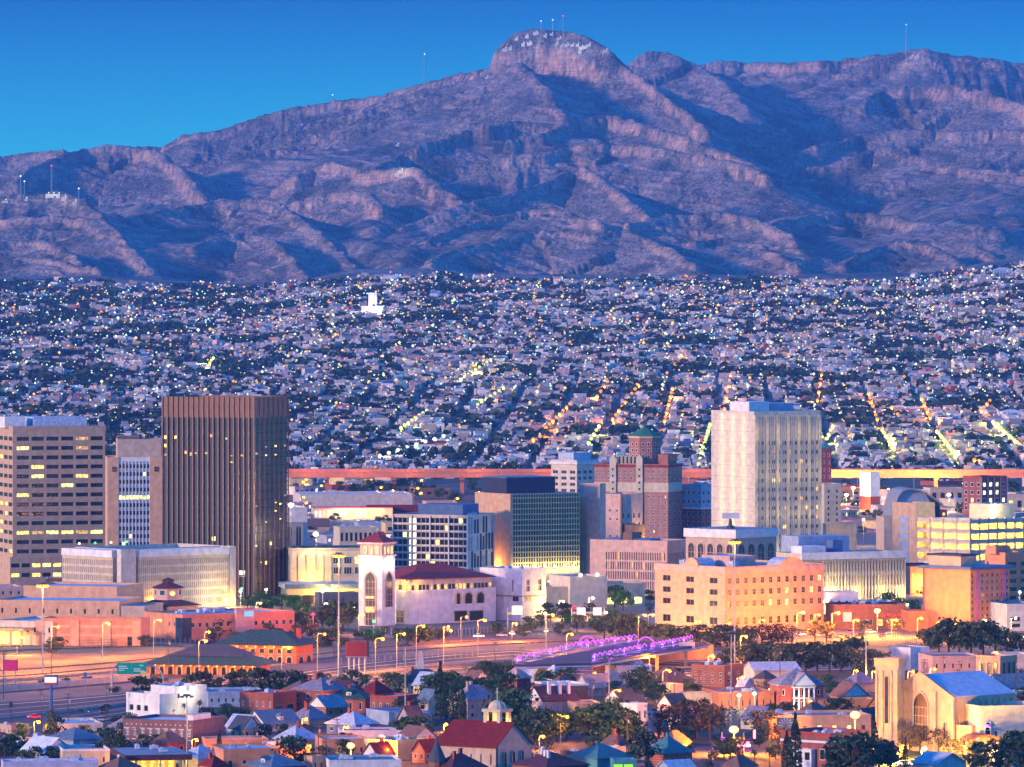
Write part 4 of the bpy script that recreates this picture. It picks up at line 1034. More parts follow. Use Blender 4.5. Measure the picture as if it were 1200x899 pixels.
for i in range(30):
    L_ = i < 13
    row = r.choice([18, 18, 17, 16, 16, 15] if L_ else [17, 16, 11, 10, 10, 9, 8, 6, 5, 3]); n = 18 if L_ else 7; c = r.randrange(n); wd_ = (b.D if L_ else b.W) / n
    st = r.choice(['warm', 'dim', 'dim']) if L_ else r.choice(['cool', 'dim', 'warm'])
    b.win('L' if L_ else 'R', (c + .2) * wd_, 3 + row * fh + 1 + r.choice([0, 0, .9]), wd_ * .5, r.choice([.6, .9, 1.6]), st, 'framedark', 0, t=.05, off=-.26)
b.win('L', b.D * .42, 3 + 6 * fh, 2.0, 2.6, 'yellow', 'framedark', 0, off=-.26); b.win('L', b.D * .1, b.zpx(676), 3.2, 2.8, 'cool', 'framedark', 1, off=-.26); b.win('L', b.D * .2, b.zpx(676), 3.2, 2.8, 'yellow', 'framedark', 1, off=-.26); b.done()
# low pale slatted library-like block
b = Bld('civic_block', 'low pale civic block with slatted screens and a flat roof', 'civic building', 142, 716, 75, 130, 645, 42)
n1 = b.D * .1; zt = b.h
b.vol('offwhite', x0=b.m(20), y0=b.m(20), roof='roofblue', par=2.2, z1=zt - 2.2)
b.vol('offwhite', x0=0, y0=0, x1=b.m(22), y1=b.m(8), z1=zt + .4, roof='roofpale', par=0, name='corner_pier')
x0, y0 = b.m(26), b.m(18)
b.vol('cream', x0=x0, y0=0, x1=b.W * .93, y1=b.m(19), z1=zt - 3.4, R=[Zn(.06, .97, 46, 6, .42, .74, st='brown', fr='offwhite', t=.12, dep=.3)], roof=None, name='screen_wall')
b.box('cornice', 'white', x0, -.5, zt - 3.39, b.W * .93, b.m(19), zt - .3); b.vol('offwhite', x0=b.W * .945, y0=.4, x1=b.W, y1=b.m(19), z1=zt, roof=None, name='end_pier')
b.vol('cream', x0=0, y0=b.m(16), x1=b.m(19), y1=b.D * 1, z1=zt - 3.4, L=[Zn(.08, .97, 26, 6, .42, .74, st='brown', fr='offwhite', t=.12, dep=.3)], roof=None, name='screen_wall'); b.box('cornice', 'white', -.5, b.m(16), zt - 3.39, b.m(19), b.D, zt - .3)
b.done()
for u in (.28, .93): light(b.world(b.W * u, -3, 3), YELC, 2600, .6)
for i, c in enumerate((SODW, GRNB, SODW, GRNB)):
    l_ = MB().cyl(0, 0, 0, 1.2, .1, 5).build('lamp_post', 'darkmetal', b.o, (b.m(22) + i * 9, b.D * .96, zt)); MB().ball(0, 0, 1.5, .55).build('lamp_globe', c, l_)

# bell-tower terminal
b = Bld('terminal_hall', 'white terminal hall with a red hip roof and arched upper windows', 'hall', 481, 732, 62, 100, 692, 38)
zs = b.zpx(690) / b.h
b.vol('white', z1=b.h - .9, roof='roofpale', par=.9); hz_ = b.h
b.vol('offwhite', x0=1.5, y0=1.5, x1=b.W - 1, y1=b.D * .9, z0=b.h - .89, z1=b.h + 4.4, R=[Zn(.05, .6, 22, 1, .84, .9, st='brown', lit=.3, ls=['amber', 'dim'], fr='stone'), ], L=[Zn(.05, .6, 10, 1, .84, .9, st='brown', lit=.6, ls=['amber', 'dim'], fr='stone')], roof=None, name='clerestory_wall')
mb = MB(); mb.hip(1.5, 1.5, b.W - 1, b.D * .9, b.h + 4.41, 5.6, 1.4); b.part('roof', mb, 'hallred')
me = MB().box(0, 0, 0, .6, .5, .7).mesh('bracket', ['framewhite'])
for i in range(24): put('bracket', me, b.o, (2 + i * (b.W - 4) / 24, .95, b.h + 3.5))
for i in range(12): put('bracket', me, b.o, (.9, 2 + i * (b.D * .9 - 3) / 12, b.h + 3.5))
for u, w_ in ((.52, 3.2), (.62, 5), (.76, 5)): b.arch('R', b.W * u, b.zpx(710), w_, 5.2, 'dark', 'yellowp', .6)
b.win('R', b.W * .5, .3, 7.5, 5.0, 'brown', 'offwhite', 0, .4); b.win('R', b.W * .68, .3, 8, 4.8, 'brown', 'offwhite', 0, .4)
b.win('L', b.D * .12, .4, 5.5, 5.6, 'brown', 'offwhite', 1, .3); b.done()
light(b.world(4, -2, b.h + 2.2), YELC, 600, .6); light(b.world(-2, 6, b.h + 2.2), YELC, 900, .6)
b = Bld('bell_tower', 'white square bell tower with tall arches and red pyramid roof', 'tower', 448, 734, 28, 14.5, 636, 62)
sq = max(b.W, b.D); 
b.vol('white', z1=b.zpx(652), roof=None); b.vol('cream', x0=.4, y0=.4, x1=b.W - .4, y1=b.D - .4, z0=b.zpx(652), z1=b.h, roof=None, name='belfry_wall')
b.band('cornice', 'white', b.zpx(653), b.zpx(651), .5); b.band('cornice', 'white', b.h - .8, b.h, .5)
mb = MB(); mb.hip(0, 0, b.W, b.D, b.h + .003, 3.6, .8); b.part('roof', mb, 'hallred')
b.arch('L', b.D * .24, .3, b.D * .52, b.zpx(672), 'brown', 'pink', .7, mull=2, point=True); b.arch('R', b.W * .2, b.zpx(712), b.W * .6, b.zpx(672) - b.zpx(712), 'brown', 'pink', .6, mull=2, point=True)
for i in range(3): b.arch('L', b.D * (.16 + .25 * i), b.zpx(650), b.D * .16, 3.6, 'amber', 'white', .3, x0=.4); b.arch('R', b.W * (.14 + .26 * i), b.zpx(650), b.W * .2, 3.6, 'amber', 'white', .3, y0=.4)
b.win('L', b.D * .3, b.zpx(718), b.D * .4, 2.4, 'amber', 'stone', 1, off=.3); b.win('L', b.D * .3, b.zpx(702), b.D * .4, 1.2, 'amber', 'stone', 1, off=.3); b.done()
for u in (.3, .7): light(b.world(-1.8, b.D * u, b.zpx(662)), (1, .85, .6), 420, .4); light(b.world(b.W * u, -1.8, b.zpx(662)), (1, .85, .6), 420, .4)
b = Bld('annex_block', 'plain white annex block right of the red hip-roofed terminal', 'annex', 612, 728, 50, 28, 667, 52, Y=2660)
b.vol('white', R=[Zn(.5, .9, 2, 1, .3, .62, fr='offwhite', mull=1, t=.3)], L=[Zn(.5, .9, 2, 1, .1, .62, u0=.0, u1=.9, fr='offwhite', fn=lambda c, r: c == 0, t=.3)], roof='roofpale', z1=b.h - .8)
b.band('string_course', 'stone', b.zpx(700), b.zpx(698), .12); b.win('R', b.W * .15, b.zpx(705), 3.2, 2.2, 'brown', 'stone', 1); b.win('L', b.D * .08, b.zpx(705), 3.2, 2.2, 'brown', 'stone', 1); b.ac(3, b.h - .7, 4, 4, b.W * .7, b.D * .6); b.done()

# grid-front hotel
b = Bld('hotel_block', 'blue grey hotel with a white gridded front of windows', 'hotel', 548, 705, 88, 31, 606, 68, Y=2960)
b.vol('offwhite', L=[Zn(.06, .995, 16, 9, .93, .74, st='dark', fr='bluegrey', lit=.05, ls=['warm', 'yellow'], t=.14, dep=.5, mull=0)], R=None, roof='roofgrey', par=.9)
b.fins('L', 5, 'white', 0, b.h + .6, .7, .5); me = MB().box(-.4, 0, 0, -.006, b.D, .45).mesh('floor_slab', ['white'])
for i in range(0, 9): put('floor_slab', me, b.o, (0, 0, b.h * (.06 + .1039 * i)))
for r in range(9):
    for c in range(2): b.win('L', b.D * (.685 + c * .055), b.h * (.075 + .1039 * r), b.D * .045, b.h * .07, 'cool', 'framewhite', 0, off=.0)
me = {}
rr = random.Random(8)
for i in range(9):
    for lv in range(4):
        if rr.random() < .62:
            z0 = b.h * (.02 + lv * .245); mb = MB().box(0, -.25, 0, b.W * .05, -.006, b.h * rr.choice([.2, .235, .16])); mb.build('wall_panel', 'navy' if rr.random() < .6 else 'bluegrey', b.o, (b.W * (.03 + i * .107), 0, z0))
b.box('end_wall', 'white', b.W * .002, -.1, 0, b.W * .998, -.007, b.h) if False else None
b.box('plant_screen', 'bluepaint', b.W * .15, b.D * .12, b.h + .07, b.W * .75, b.D * .72, b.h + 5.6); b.ac(4, b.h + .07, 1, 1, b.W * .8, b.D * .1, 1.2); b.done()
# gold-finned tower with navy penthouse
b = Bld('office_tower', 'dark office tower ribbed with gold fins under a navy penthouse', 'office tower', 598, 700, 42, 82, 579, 30, Y=2990)
zb = b.zpx(668)
b.vol('beige', x0=0, y0=0, x1=1.5, z1=b.h, roof=None, name='end_wall'); b.box('curtain_wall', 'glass', 1.51, .4, zb, b.W, b.D, b.h - .5); b.box('roof', 'roofgrey', 1.51, .4, b.h - .49, b.W, b.D, b.h)
b.fins('R', 27, 'gold', zb, b.h, .1, .4, x0=1.6, u1=b.W - 1.8, y0=.4, name='fin')
me = MB().box(1.6, .12, 0, b.W, .39, .5).mesh('floor_band', ['gold'])
for i in range(14): put('floor_band', me, b.o, (0, 0, zb + .3 + i * (b.h - zb) / 14))
b.vol('cream', x0=1.51, y0=.1, x1=b.W, y1=b.D * .9, z1=zb - .01, roof=None, R=[Zn(.0, .2, 8, 1, .7, .9, st='yellow')], name='base_wall')
b.box('penthouse', 'navy', b.W * -.02 + 1.6, 5, b.h + .01, b.W * .72, b.D * .8, b.h + 7.5); b.box('penthouse_roof', 'roofblue', b.W * -.02 + 1.5, 4.9, b.h + 7.51, b.W * .73, b.D * .82, b.h + 7.9)
rr = random.Random(5)
for i in range(26): b.win('R', 1.8 + (b.W - 3) * rr.randrange(26) / 26, zb + 1 + rr.choice([0, 0, 1, 1, 2, 3, 5, 9]) * (b.h - zb) / 14, 1.1, 1.6, rr.choice(['dim', 'yellow', 'dim']), 'framedark', 0, t=.04, off=-.58)
b.win('R', b.W * .44, zb + 8 * (b.h - zb) / 14, 2.0, 2.4, 'cool', 'framedark', 0, t=.04, off=-.6); b.done()
for i in range(7): light(b.world(4 + i * (b.W - 6) / 6, -1.6, zb + 1.5), (1, .86, .35), 900, .3)
light(b.world(-4, b.D * .35, b.zpx(665)), (1, .45, .1), 4500, .5)
b = Bld('slab_tower', 'plain windowless beige slab right of the gold-finned tower', 'slab', 703, 694, 24, 7, 568, 62, Y=3020)
b.vol('pink', roof='roofgrey', L=None, R=None, par=.5); b.vol('beige', x0=-.6, y0=b.D * .62, x1=4, y1=b.D * 1.02, z1=b.h - 6, roof=None, name='stair_wall'); b.done()

# white stone block and brick hotel with the green pyramid
b = Bld('office_block', 'white stone block with cornice and paired windows left of the brick hotel', 'office block', 676, 640, 30, 26, 541, 50, Y=3520)
g = [Zn(.1, .9, 3, 10, .62, .55, fr='stone', mull=1, t=.2)]; g2 = [Zn(.1, .9, 4, 10, .62, .55, fr='stone', mull=1, t=.2)]
b.vol('offwhite', R=g2, L=g, roof='roofpale'); b.band('cornice', 'white', b.h - 1.6, b.h - .3, .9); b.vol('roofpale', x0=2, y0=4, x1=b.W * .9, y1=b.D * .8, z0=b.h + .07, z1=b.h + 4.6, roof='roofwhite', name='penthouse_wall', par=.4); b.done()
b = Bld('brick_hotel', 'tall red brick hotel with a green tiled pyramid roof', 'hotel', 783, 660, 86, 17.5, 546, 70, Y=3330)
zz = lambda p: b.zpx(p) / b.h
def hw(n): return [Zn(zz(640), zz(579), n, 9, .32, .52, fr='framewhite', t=.22, lit=.03, ls='warm'), Zn(zz(565), zz(549), n, 2, .32, .52, fr='framewhite', t=.22, lit=.03)]
b.vol('brickhotel', L=hw(13), R=hw(3), roof='roofmaroon', par=.8)
b.band('stone_band', 'cream', b.zpx(577), b.zpx(566), .14); b.band('cornice', 'maroon', b.h - .8, b.h + .4, .4)
for u in (.34, .70):                     # the two gabled bays
    mb = MB(); w_ = b.D * .085; zt = b.zpx(533) - b.zpx(640)
    mb.slabxz([(0, 0), (w_, 0), (w_, zt - 2.5), (w_ * .75, zt - 1), (w_ * .5, zt), (w_ * .25, zt - 1), (0, zt - 2.5)], -1.0, -.15)
    mb.build('gabled_bay', 'cream', b.o, (-.006, b.D * u + w_, b.zpx(640)), -math.pi / 2)
    for k in range(12): b.win('L', b.D * u + w_ * .3, b.zpx(636) + k * (b.zpx(545) - b.zpx(636)) / 12, w_ * .4, 1.7, 'dark', 'framewhite', 0, t=.2, off=1.0)
b.box('loggia_wall', 'cream', 1.0, b.D * .425, b.h + .07, 3.0, b.D * .7, b.zpx(540) + 2.2)
for i in range(5): b.arch('L', b.D * (.435 + i * .052), b.h + 1.0, b.D * .04, 4.2, 'dark', 'cream', .3, x0=1.0)
tw = MB(); cx, cy, rad = b.W * .45, b.D * .40, b.m(19.5)
tw.cyl(cx, cy, b.h + .07, b.zpx(514), rad, 8); b.part('octagon_tower', tw, 'brickhotel')
tw = MB(); tw.cyl(cx, cy, b.zpx(514), b.zpx(511.5), rad * 1.05, 8); b.part('tower_cornice', tw, 'cream')
tw = MB(); tw.cyl(cx, cy, b.zpx(511.5) + .01, b.zpx(501), rad * 1.1, 8, .5); tw.cyl(cx, cy, b.zpx(501), b.zpx(497.5), .7, 6, .3); b.part('pyramid_roof', tw, 'greentile')
for a in range(8):
    q = 2 * math.pi * (a + .5) / 8
    for k in range(3):
        for dx in (-2.2, .6):
            n_ = Vector((math.cos(q), math.sin(q), 0)); t_ = Vector((-n_.y, n_.x, 0)); pp = Vector((cx, cy, b.h + 4 + k * 3.2)) + n_ * (rad * math.cos(math.pi / 8) + .12) + t_ * dx
            b.wins.append((win_mesh(1.4, 1.9, 'dark', 'framewhite', .2, 0), tuple(pp), q + math.pi / 2))
b.vol('brickhotel', x0=b.W * .3, y0=b.D * .06, x1=b.W * .95, y1=b.D * .35, z0=b.h + .07, z1=b.zpx(535), roof='roofmaroon', name='penthouse_wall'); b.done()
b = Bld('office_block', 'tan stepped block with few windows in front of the brick hotel', 'office block', 727, 694, 24, 26, 581, 52, Y=3100)
b.vol('pink', L=[Zn(.42, .86, 3, 4, .3, .35, fr='framewhite', t=.2, fn=lambda c, r: r != 1)], R=[Zn(.55, .8, 4, 2, .35, .5, st='dark', lit=.3, ls='cool', fr='stone', mull=1)], roof='roofgrey'); b.box('drain_pipe', 'brown', b.W * .01, -.7, 0, b.W * .05, -.01, b.h)
b.vol('brown', x0=b.W * .1, y0=-8, x1=b.W * .55, y1=-.02, z1=b.zpx(617), roof='roofgrey', name='stair_wall'); b.done(); light(b.world(b.W * .6, -14, b.zpx(640)), (1, .65, .15), 9000, .6)
b = Bld('office_block', 'old white-topped red brick block between brick hotel and cream tower', 'office block', 822, 650, 24, 18, 570, 48, Y=3350)
b.vol('brickred', z1=b.zpx(596), L=[Zn(.3, .97, 4, 3, .5, .6, fr='framewhite', t=.25)], R=[Zn(.3, .97, 3, 3, .5, .6, fr='framewhite', t=.25)], roof=None)
b.vol('bluegrey', z0=b.zpx(596), z1=b.h, L=[Zn(.1, .9, 4, 2, .4, .5, fr='framewhite', t=.25)], R=[Zn(.1, .9, 3, 2, .5, .5, fr='framewhite', t=.25)], roof='roofpale', name='upper_wall'); b.band('cornice', 'white', b.zpx(597), b.zpx(595), .6); b.ac(3, b.h, 2, 2, b.W * .7, b.D * .7, 1.6); b.done()
# ribbed tan block with blue roof gear
b = Bld('office_block', 'tan office block with close narrow windows and blue rooftop gear', 'office block', 782, 700, 90, 26, 637, 62)
b.vol('pink', L=[Zn(.12, .84, 26, 4, .46, .8, st='brown', lit=.08, ls=['amber', 'dim'], fr='tan', t=.06, dep=.6, u0=.02, u1=.8), ], R=[Zn(.1, .84, 11, 2, .5, .86, st='brown', fr='tan', t=.06, dep=.6)], roof='roofgrey', par=1.2)
for u in (.3, .68): b.box('solar_screen', 'bluepaint', b.W * .3, b.D * u, b.h + .9, b.W * .75, b.D * (u + .22), b.h + 1.6)
b.box('lift_house', 'brown', b.W * .35, b.D * .55, b.h + .07, b.W * .8, b.D * .67, b.h + 4.4); b.done()
b = Bld('foyer_block', 'flat white canopy block lit yellow inside beside the arched building', 'foyer', 772, 706, 3, 33, 653, 6, D=12, Y=2890)
b.vol('cream', z0=b.zpx(668), z1=b.zpx(656), R=[Zn(.05, .95, 5, 1, .86, .85, st='yellow', lit=.5, ls='cool', fr='framewhite')], roof=None); b.box('roof', 'white', -1, -1.5, b.zpx(656) + .01, b.W + .5, b.D, b.h); b.box('lower_canopy', 'white', -b.W * .5, -3, b.zpx(672), b.W * .6, 6, b.zpx(668) - .01); b.done()
b = Bld('plaza_block', 'pale floodlit plaza block with blank walls below the ribbed office', 'plaza building', 668, 716, 24, 44, 678, 26, Y=2760)
b.vol('offwhite', roof='roofgrey'); b.vol('cream', x0=b.W * 1.01, y0=3, x1=b.W * 2.1, y1=24, z1=b.zpx(688), roof='roofgrey', name='side_wall', R=[Zn(.1, .5, 3, 1, .6, .8, st='yellow')]); b.vol('cream', x0=-b.W * .6, y0=2, x1=-.02, y1=18, z1=b.zpx(690), roof='roofgrey', name='side_wall'); b.done()
for u in (.25, .7):
    p = b.world(b.W * u, -1.5, b.h + 1.5); light(p, WHTC, 3800, .5); h_ = MB().cyl(0, 0, -2.4, -.3, .12, 5).build('flood_bracket', 'metal', b.o, (b.W * u, -1.2, b.h + 1.5)); MB().ball(0, 0, 0, .8).build('flood_lamp', FLOOD, h_)

# the tall cream tower
b = Bld('office_tower', 'tall cream tower with blank panelled flank and lit vertical ribs', 'office tower', 884, 668, 48, 80, 484, 32, Y=3190)
b.vol('towercream', roof='roofgrey', par=.8, R=[Zn(.03, .83, 12, 13, .62, .42, st='brown', fr='bluegrey', lit=.16, ls=['dim', 'warm', 'amber'], t=.1, dep=.5)])
me = MB().box(-.10, 0, 0, -.006, b.D, .22).mesh('panel_joint', ['stone'])
for i in range(13): put('panel_joint', me, b.o, (0, 0, b.h * (.05 + i * .075)))
me = MB().box(0, 0, 0, b.W * .045, .9, b.h * .97)
for i in range(7): me_ = MB().box(0, -.9, 0, b.W * .042, -.006, b.h * .985).build('lit_rib', 'cream', b.o, ((b.W * .958) * i / 6, 0, 0))
for i in range(6): b.fins('R', 3, 'grey', b.h * .02, b.h * .97, .35, .4, x0=b.W * (.042 + i * .1597), u0=b.W * .03, u1=b.W * .085, name='mullion')
b.box('penthouse', 'white', b.W * .02, b.D * .15, b.h + .07, b.W * .32, b.D * .6, b.h + 5.6); b.box('penthouse', 'bluegrey', b.W * .33, b.D * .2, b.h + .07, b.W * .72, b.D * .8, b.h + 4.6); b.done()
for i in range(13):
    for u in (.25, .5, .75): light(b.world(-2.0, b.D * u, b.h * (.05 + i * .075) + .5), (1, .74, .34), 120, .4)
for i in range(4):
    for z in (.08, .34, .6, .86): light(b.world(b.W * (.06 + .29 * i), -8, b.h * z), (1, .72, .30), 700, 1)
b = Bld('brick_block', 'slim brick block with a teal roof edge behind the cream tower', 'office block', 963, 640, 3, 11, 518, 10, D=10, Y=3550)
b.vol('brickred', z1=b.zpx(526), R=[Zn(.3, .97, 2, 8, .4, .5, fr='framewhite', t=.25)], roof=None); b.hip = None
mb = MB(); mb.hip(0, 0, b.W, b.D, b.zpx(526) + .003, 4, .5); b.part('roof', mb, 'roofteal'); b.done()
simple('office_block', 'plain cream block with small dark windows right of the cream tower', 'office block', 966, 660, 4, 20, 567, 12, 'cream', 'roofgrey', R=[Zn(.1, .95, 2, 10, .2, .5, fr='brown', fn=None)], Y=3330, D=18)
light(P(980, 640) + Vector((0, 0, 10)), YELC, 14000, .6)
simple('kiosk_block', 'small box with a glowing cream wall right of the cream tower', 'office block', 968, 662, 4, 36, 614, 8, 'cream', 'roofgrey', Y=3250, D=14)
light(Vector((xw(985, 3230), 3225, zw(640, 3230))), YELC, 6000, .6)
# arcaded building with white parapet
b = Bld('arcade_building', 'tan building with a row of tall dark arches under a white parapet', 'office block', 862, 704, 57, 50, 621, 48)
zt = b.zpx(631)
b.vol('tan', z1=zt, roof=None); b.vol('white', x0=-.7, y0=-.7, x1=b.W + .7, y1=b.D + .7, z0=zt + .01, z1=b.h, roof='roofgrey', name='parapet_wall', par=.01) 
for i in range(5): b.arch('L', b.D * (.04 + i * .192), b.zpx(669), b.D * .15, b.zpx(637) - b.zpx(669), 'brown', 'pink', .5, mull=1)
for i in range(4): b.arch('R', b.W * (.04 + i * .24), b.zpx(669), b.W * .19, b.zpx(637) - b.zpx(669), 'brown', 'pink', .5, mull=1)
mb = MB(); mb.cyl(b.W * .3, b.D * .35, b.h + .06, b.h + 1.4, 2.2, 8, 1.6); mb.cyl(b.W * .3, b.D * .35, b.h + 1.4, b.h + 4.6, 1.0, 8, .5); st_ = b.part('dish_stand', mb, 'roofdark'); MB().box(-4, -.8, 0, 4, .8, 2.6).build('antenna_box', 'white', st_, (b.W * .3, b.D * .35, b.h + 4.61), -.6); b.done()
# long cream finned building
b = Bld('long_block', 'long cream building with closely spaced fins and a flat grey roof', 'office block', 940, 712, 28, 124, 646, 26)
zt = b.zpx(652)
b.vol('cream', z1=zt, R=[Zn(.08, .92, 34, 3, .4, .72, st='brown', lit=.07, ls=['yellow', 'warm'], fr='cream', t=.08, dep=.6)], L=None, roof='roofpale', par=1.0)
b.box('roof_edge', 'white', -.8, -.8, zt - 1.6, b.W + .8, -.02, zt + 1.6); b.fins('R', 35, 'offwhite', 1, zt - 2, .6, .35)
b.box('plant_room', 'white', 2, 4, zt + .07, 14, 14, zt + 4.2); b.box('plant_room', 'bluegrey', 8, 18, zt + .07, 34, 34, zt + 8); b.box('cooling_tower', 'bluepaint', 20, 8, zt + .07, 25, 14, zt + 6.5); b.done()
for u in (.12, .2, .28): light(b.world(b.W * u, -4, 5), (1, .76, .30), 2600, .5)
for u in (.5, .75, .95): light(b.world(b.W * u, -4, 5), (1, .72, .26), 2200, .5)
# curved metal-roof hall, blank box
b = Bld('curved_hall', 'hall with a big swooping blue metal roof rising behind the garage', 'hall', 1048, 640, 4, 60, 590, 10, D=30, Y=3300)
k_ = lambda a, c: ((a - 1048) / b.ppm, b.zpx(c))
P0 = [k_(*t) for t in ((1046, 614), (1048, 596), (1052, 583), (1058, 576), (1066, 574), (1076, 575.5), (1086, 579.5), (1096, 585.5), (1106, 593))]
mb = MB()
for i in range(len(P0) - 1):
    (xa, za), (xb, zb_) = P0[i], P0[i + 1]; mb.slabxz([(xa, za), (xb, zb_), (xb, zb_ + .9), (xa, za + .9)], -2, 24)
b.part('curved_roof', mb, 'roofgrey')
mb = MB(); mb.slabxz([(P0[0][0], 0), (k_(1092, 0)[0], 0), (k_(1092, 0)[0], b.zpx(590))] + [(x, z - .05) for x, z in reversed(P0[:7])], 0, 1.0); b.part('end_wall', mb, 'bluegrey')
b.box('recess', 'navy', k_(1092, 0)[0] + .01, 2, 0, k_(1104, 0)[0], 20, b.zpx(593)); b.done()
simple('blank_box', 'blank tan box left of the yellow-lit parking garage', 'office block', 1036, 680, 3, 28, 606, 8, 'tan', 'roofgrey', Y=3080, D=20)
# lit parking garage
b = Bld('parking_garage', 'large parking garage glowing yellow on every level', 'parking garage', 1137, 690, 58, 78, 606, 40, Y=2990)
zt = b.h; lv = 6
core = MB()
b.box('back_wall', 'cream', 6, 6, 0, b.W, b.D, zt - 1.5)
for k in range(lv + 1):
    z = zt - 2.2 - k * 4.9
    mb = MB(); mb.box(0, 0, z - 1.1, b.W, 6, z); mb.box(0, 6.001, z - 1.1, 6, b.D, z); b.part('floor_deck', mb, 'offwhite')
    mb = MB(); mb.box(-.15, -.15, z, b.W, .05, z + 1.0); mb.box(-.15, .06, z, .05, b.D, z + 1.0); b.part('deck_rail', mb, 'offwhite' if k == 0 else 'tan')
nR, nL = 8, 5
me = MB().box(-.5, -.25, 0, .5, .6, zt - .6).mesh('column', ['tan'])
for i in range(nR): put('column', me, b.o, (b.W * i / (nR - 1), -.16, 0))
for i in range(1, nL): put('column', me, b.o, (-.16, b.D * i / (nL - 1), 0), -math.pi / 2)
for k in range(1, lv + 1):
    z = zt - 2.2 - k * 4.9 + 2.9
    for i in range(nR - 1): light(b.world(b.W * (i + .5) / (nR - 1), 2.6, z), (1, .74, .13), 1150, .4)
    for i in range(nL - 1): light(b.world(2.6, b.D * (i + .5) / (nL - 1), z), (1, .74, .13), 1150, .4)
b.vol('beige', x0=-.6, y0=b.D * 1.005, x1=b.m(30), y1=b.D * 1.005 + b.m(40), z1=zt + b.m(12), L=[Zn(.1, .95, 1, 8, .5, .7, st='cool' if False else 'dark', fr='bluegrey', t=.4)] if False else None, roof='roofpale', name='stair_tower')
for i in range(7): b.box('stair_panel', 'bluegrey', -.8, b.D * 1.005 + b.m(12), 4 + i * (zt - 4) / 7, -.61, b.D * 1.005 + b.m(28), 4 + i * (zt - 4) / 7 + 3.0)
b.box('lift_house', 'cream', b.W * .5, 8, zt - 1.4, b.W * .9, 22, zt + 5.5); b.done()
light(b.world(b.W * .5, 4, zt + 4), (1, .9, .45), 5000, .5); light(b.world(4, b.D * .5, zt + 3), (1, .85, .4), 4000, .5)
b = Bld('silo', 'white boxy silo with a brown base below the freeway', 'silo', 1020, 597, 12, 12, 554, 45, Y=3960)
b.vol('white', z0=b.zpx(582), roof='roofpale', par=0); b.vol('redbrick', z1=b.zpx(582) - .01, roof=None, name='base_wall'); b.done()
b = Bld('office_block', 'red office block with white trim near the freeway at right', 'office block', 1150, 604, 20, 32, 560, 40, Y=3850)
b.vol('brickred', R=[Zn(.1, .92, 4, 4, .5, .6, st='dark', lit=.4, ls=['yellow', 'cool'], fr='framewhite', t=.3)], L=[Zn(.1, .92, 3, 4, .5, .6, fr='framewhite', t=.3, lit=.2)], roof='roofgrey'); b.fins('R', 5, 'offwhite', 0, b.h, .3, .5); b.done()

# orange hotel at right, salmon block, glowing columned block
b = Bld('hotel_block', 'orange slab hotel with a blank flank, pink stripes and blue roof', 'hotel', 1137, 738, 50, 50, 668, 45)
b.vol('orange', L=None, R=[Zn(.06, .96, 8, 8, .42, .5, st='dark', fr='stone', lit=.04, ls='dim', mull=1)], roof=None)
b.vol('redpaint', x0=.3, y0=b.D * 1.002, x1=b.W * .5, y1=b.D * 1.05, z1=b.h, roof=None, name='red_fin')
for u in (.12, .79): b.box('pink_stripe', 'pinkpaint', b.W * u, -.5, 0, b.W * (u + .1), -.24, b.h - .02)
me = MB().box(0, -.23, 0, b.W, -.006, .5).mesh('balcony_band', ['stone'])
for i in range(8): put('balcony_band', me, b.o, (0, 0, b.h * (.06 + .1125 * i)))
b.box('roof', 'bluepaint', -1.6, -1.6, b.h + .004, b.W + 2.5, b.D + 2.5, b.h + 1.0); b.box('roof_top', 'roofblue', -1, -1, b.h + 1.004, b.W + 2, b.D + 2, b.h + 1.2)
b.box('penthouse', 'tan', b.W * .05, b.D * .25, b.h + 1.21, b.W * .45, b.D * .95, b.h + 5.4); b.box('penthouse_roof', 'navy', b.W * .03, b.D * .22, b.h + 5.41, b.W * .47, b.D * .98, b.h + 6.2)
b.done(); light(b.world(-14, b.D * .55, 7), (1, .42, .08), 9000, .8)
b = Bld('office_block', 'salmon block with dark window bands at the right edge', 'office block', 1178, 726, 22, 34, 650, 40, Y=2760)
b.vol('salmon', R=[Zn(.12, .9, 2, 5, .7, .45, dep=.6)], L=[Zn(.12, .9, 1, 5, .3, .45, u0=.7)], roof='roofgrey'); b.vol('salmon', x0=-2, y0=b.D * .3, x1=b.W * .4, y1=b.D * .8, z0=b.h + .07, z1=b.h + 3.6, roof='navy', name='penthouse_wall', par=.2); b.done()
simple('garage_block', 'low blue-roofed block in front of the salmon block at far right', 'garage', 1180, 740, 6, 40, 708, 16, 'bluegrey', 'roofblue', R=[Zn(.1, .6, 2, 2, .6, .6)], D=24)
b = Bld('columned_block', 'block with glowing orange columns between the cream fins and orange hotel', 'office block', 1067, 712, 3, 26, 664, 8, D=20, Y=2880)
b.vol('orange', R=[Zn(.05, .8, 4, 1, .5, .9, st='amber', fr='brown')], roof='navy', pm='navy'); b.done(); light(b.world(b.W * .5, -4, 5), YELC, 5500, .5)

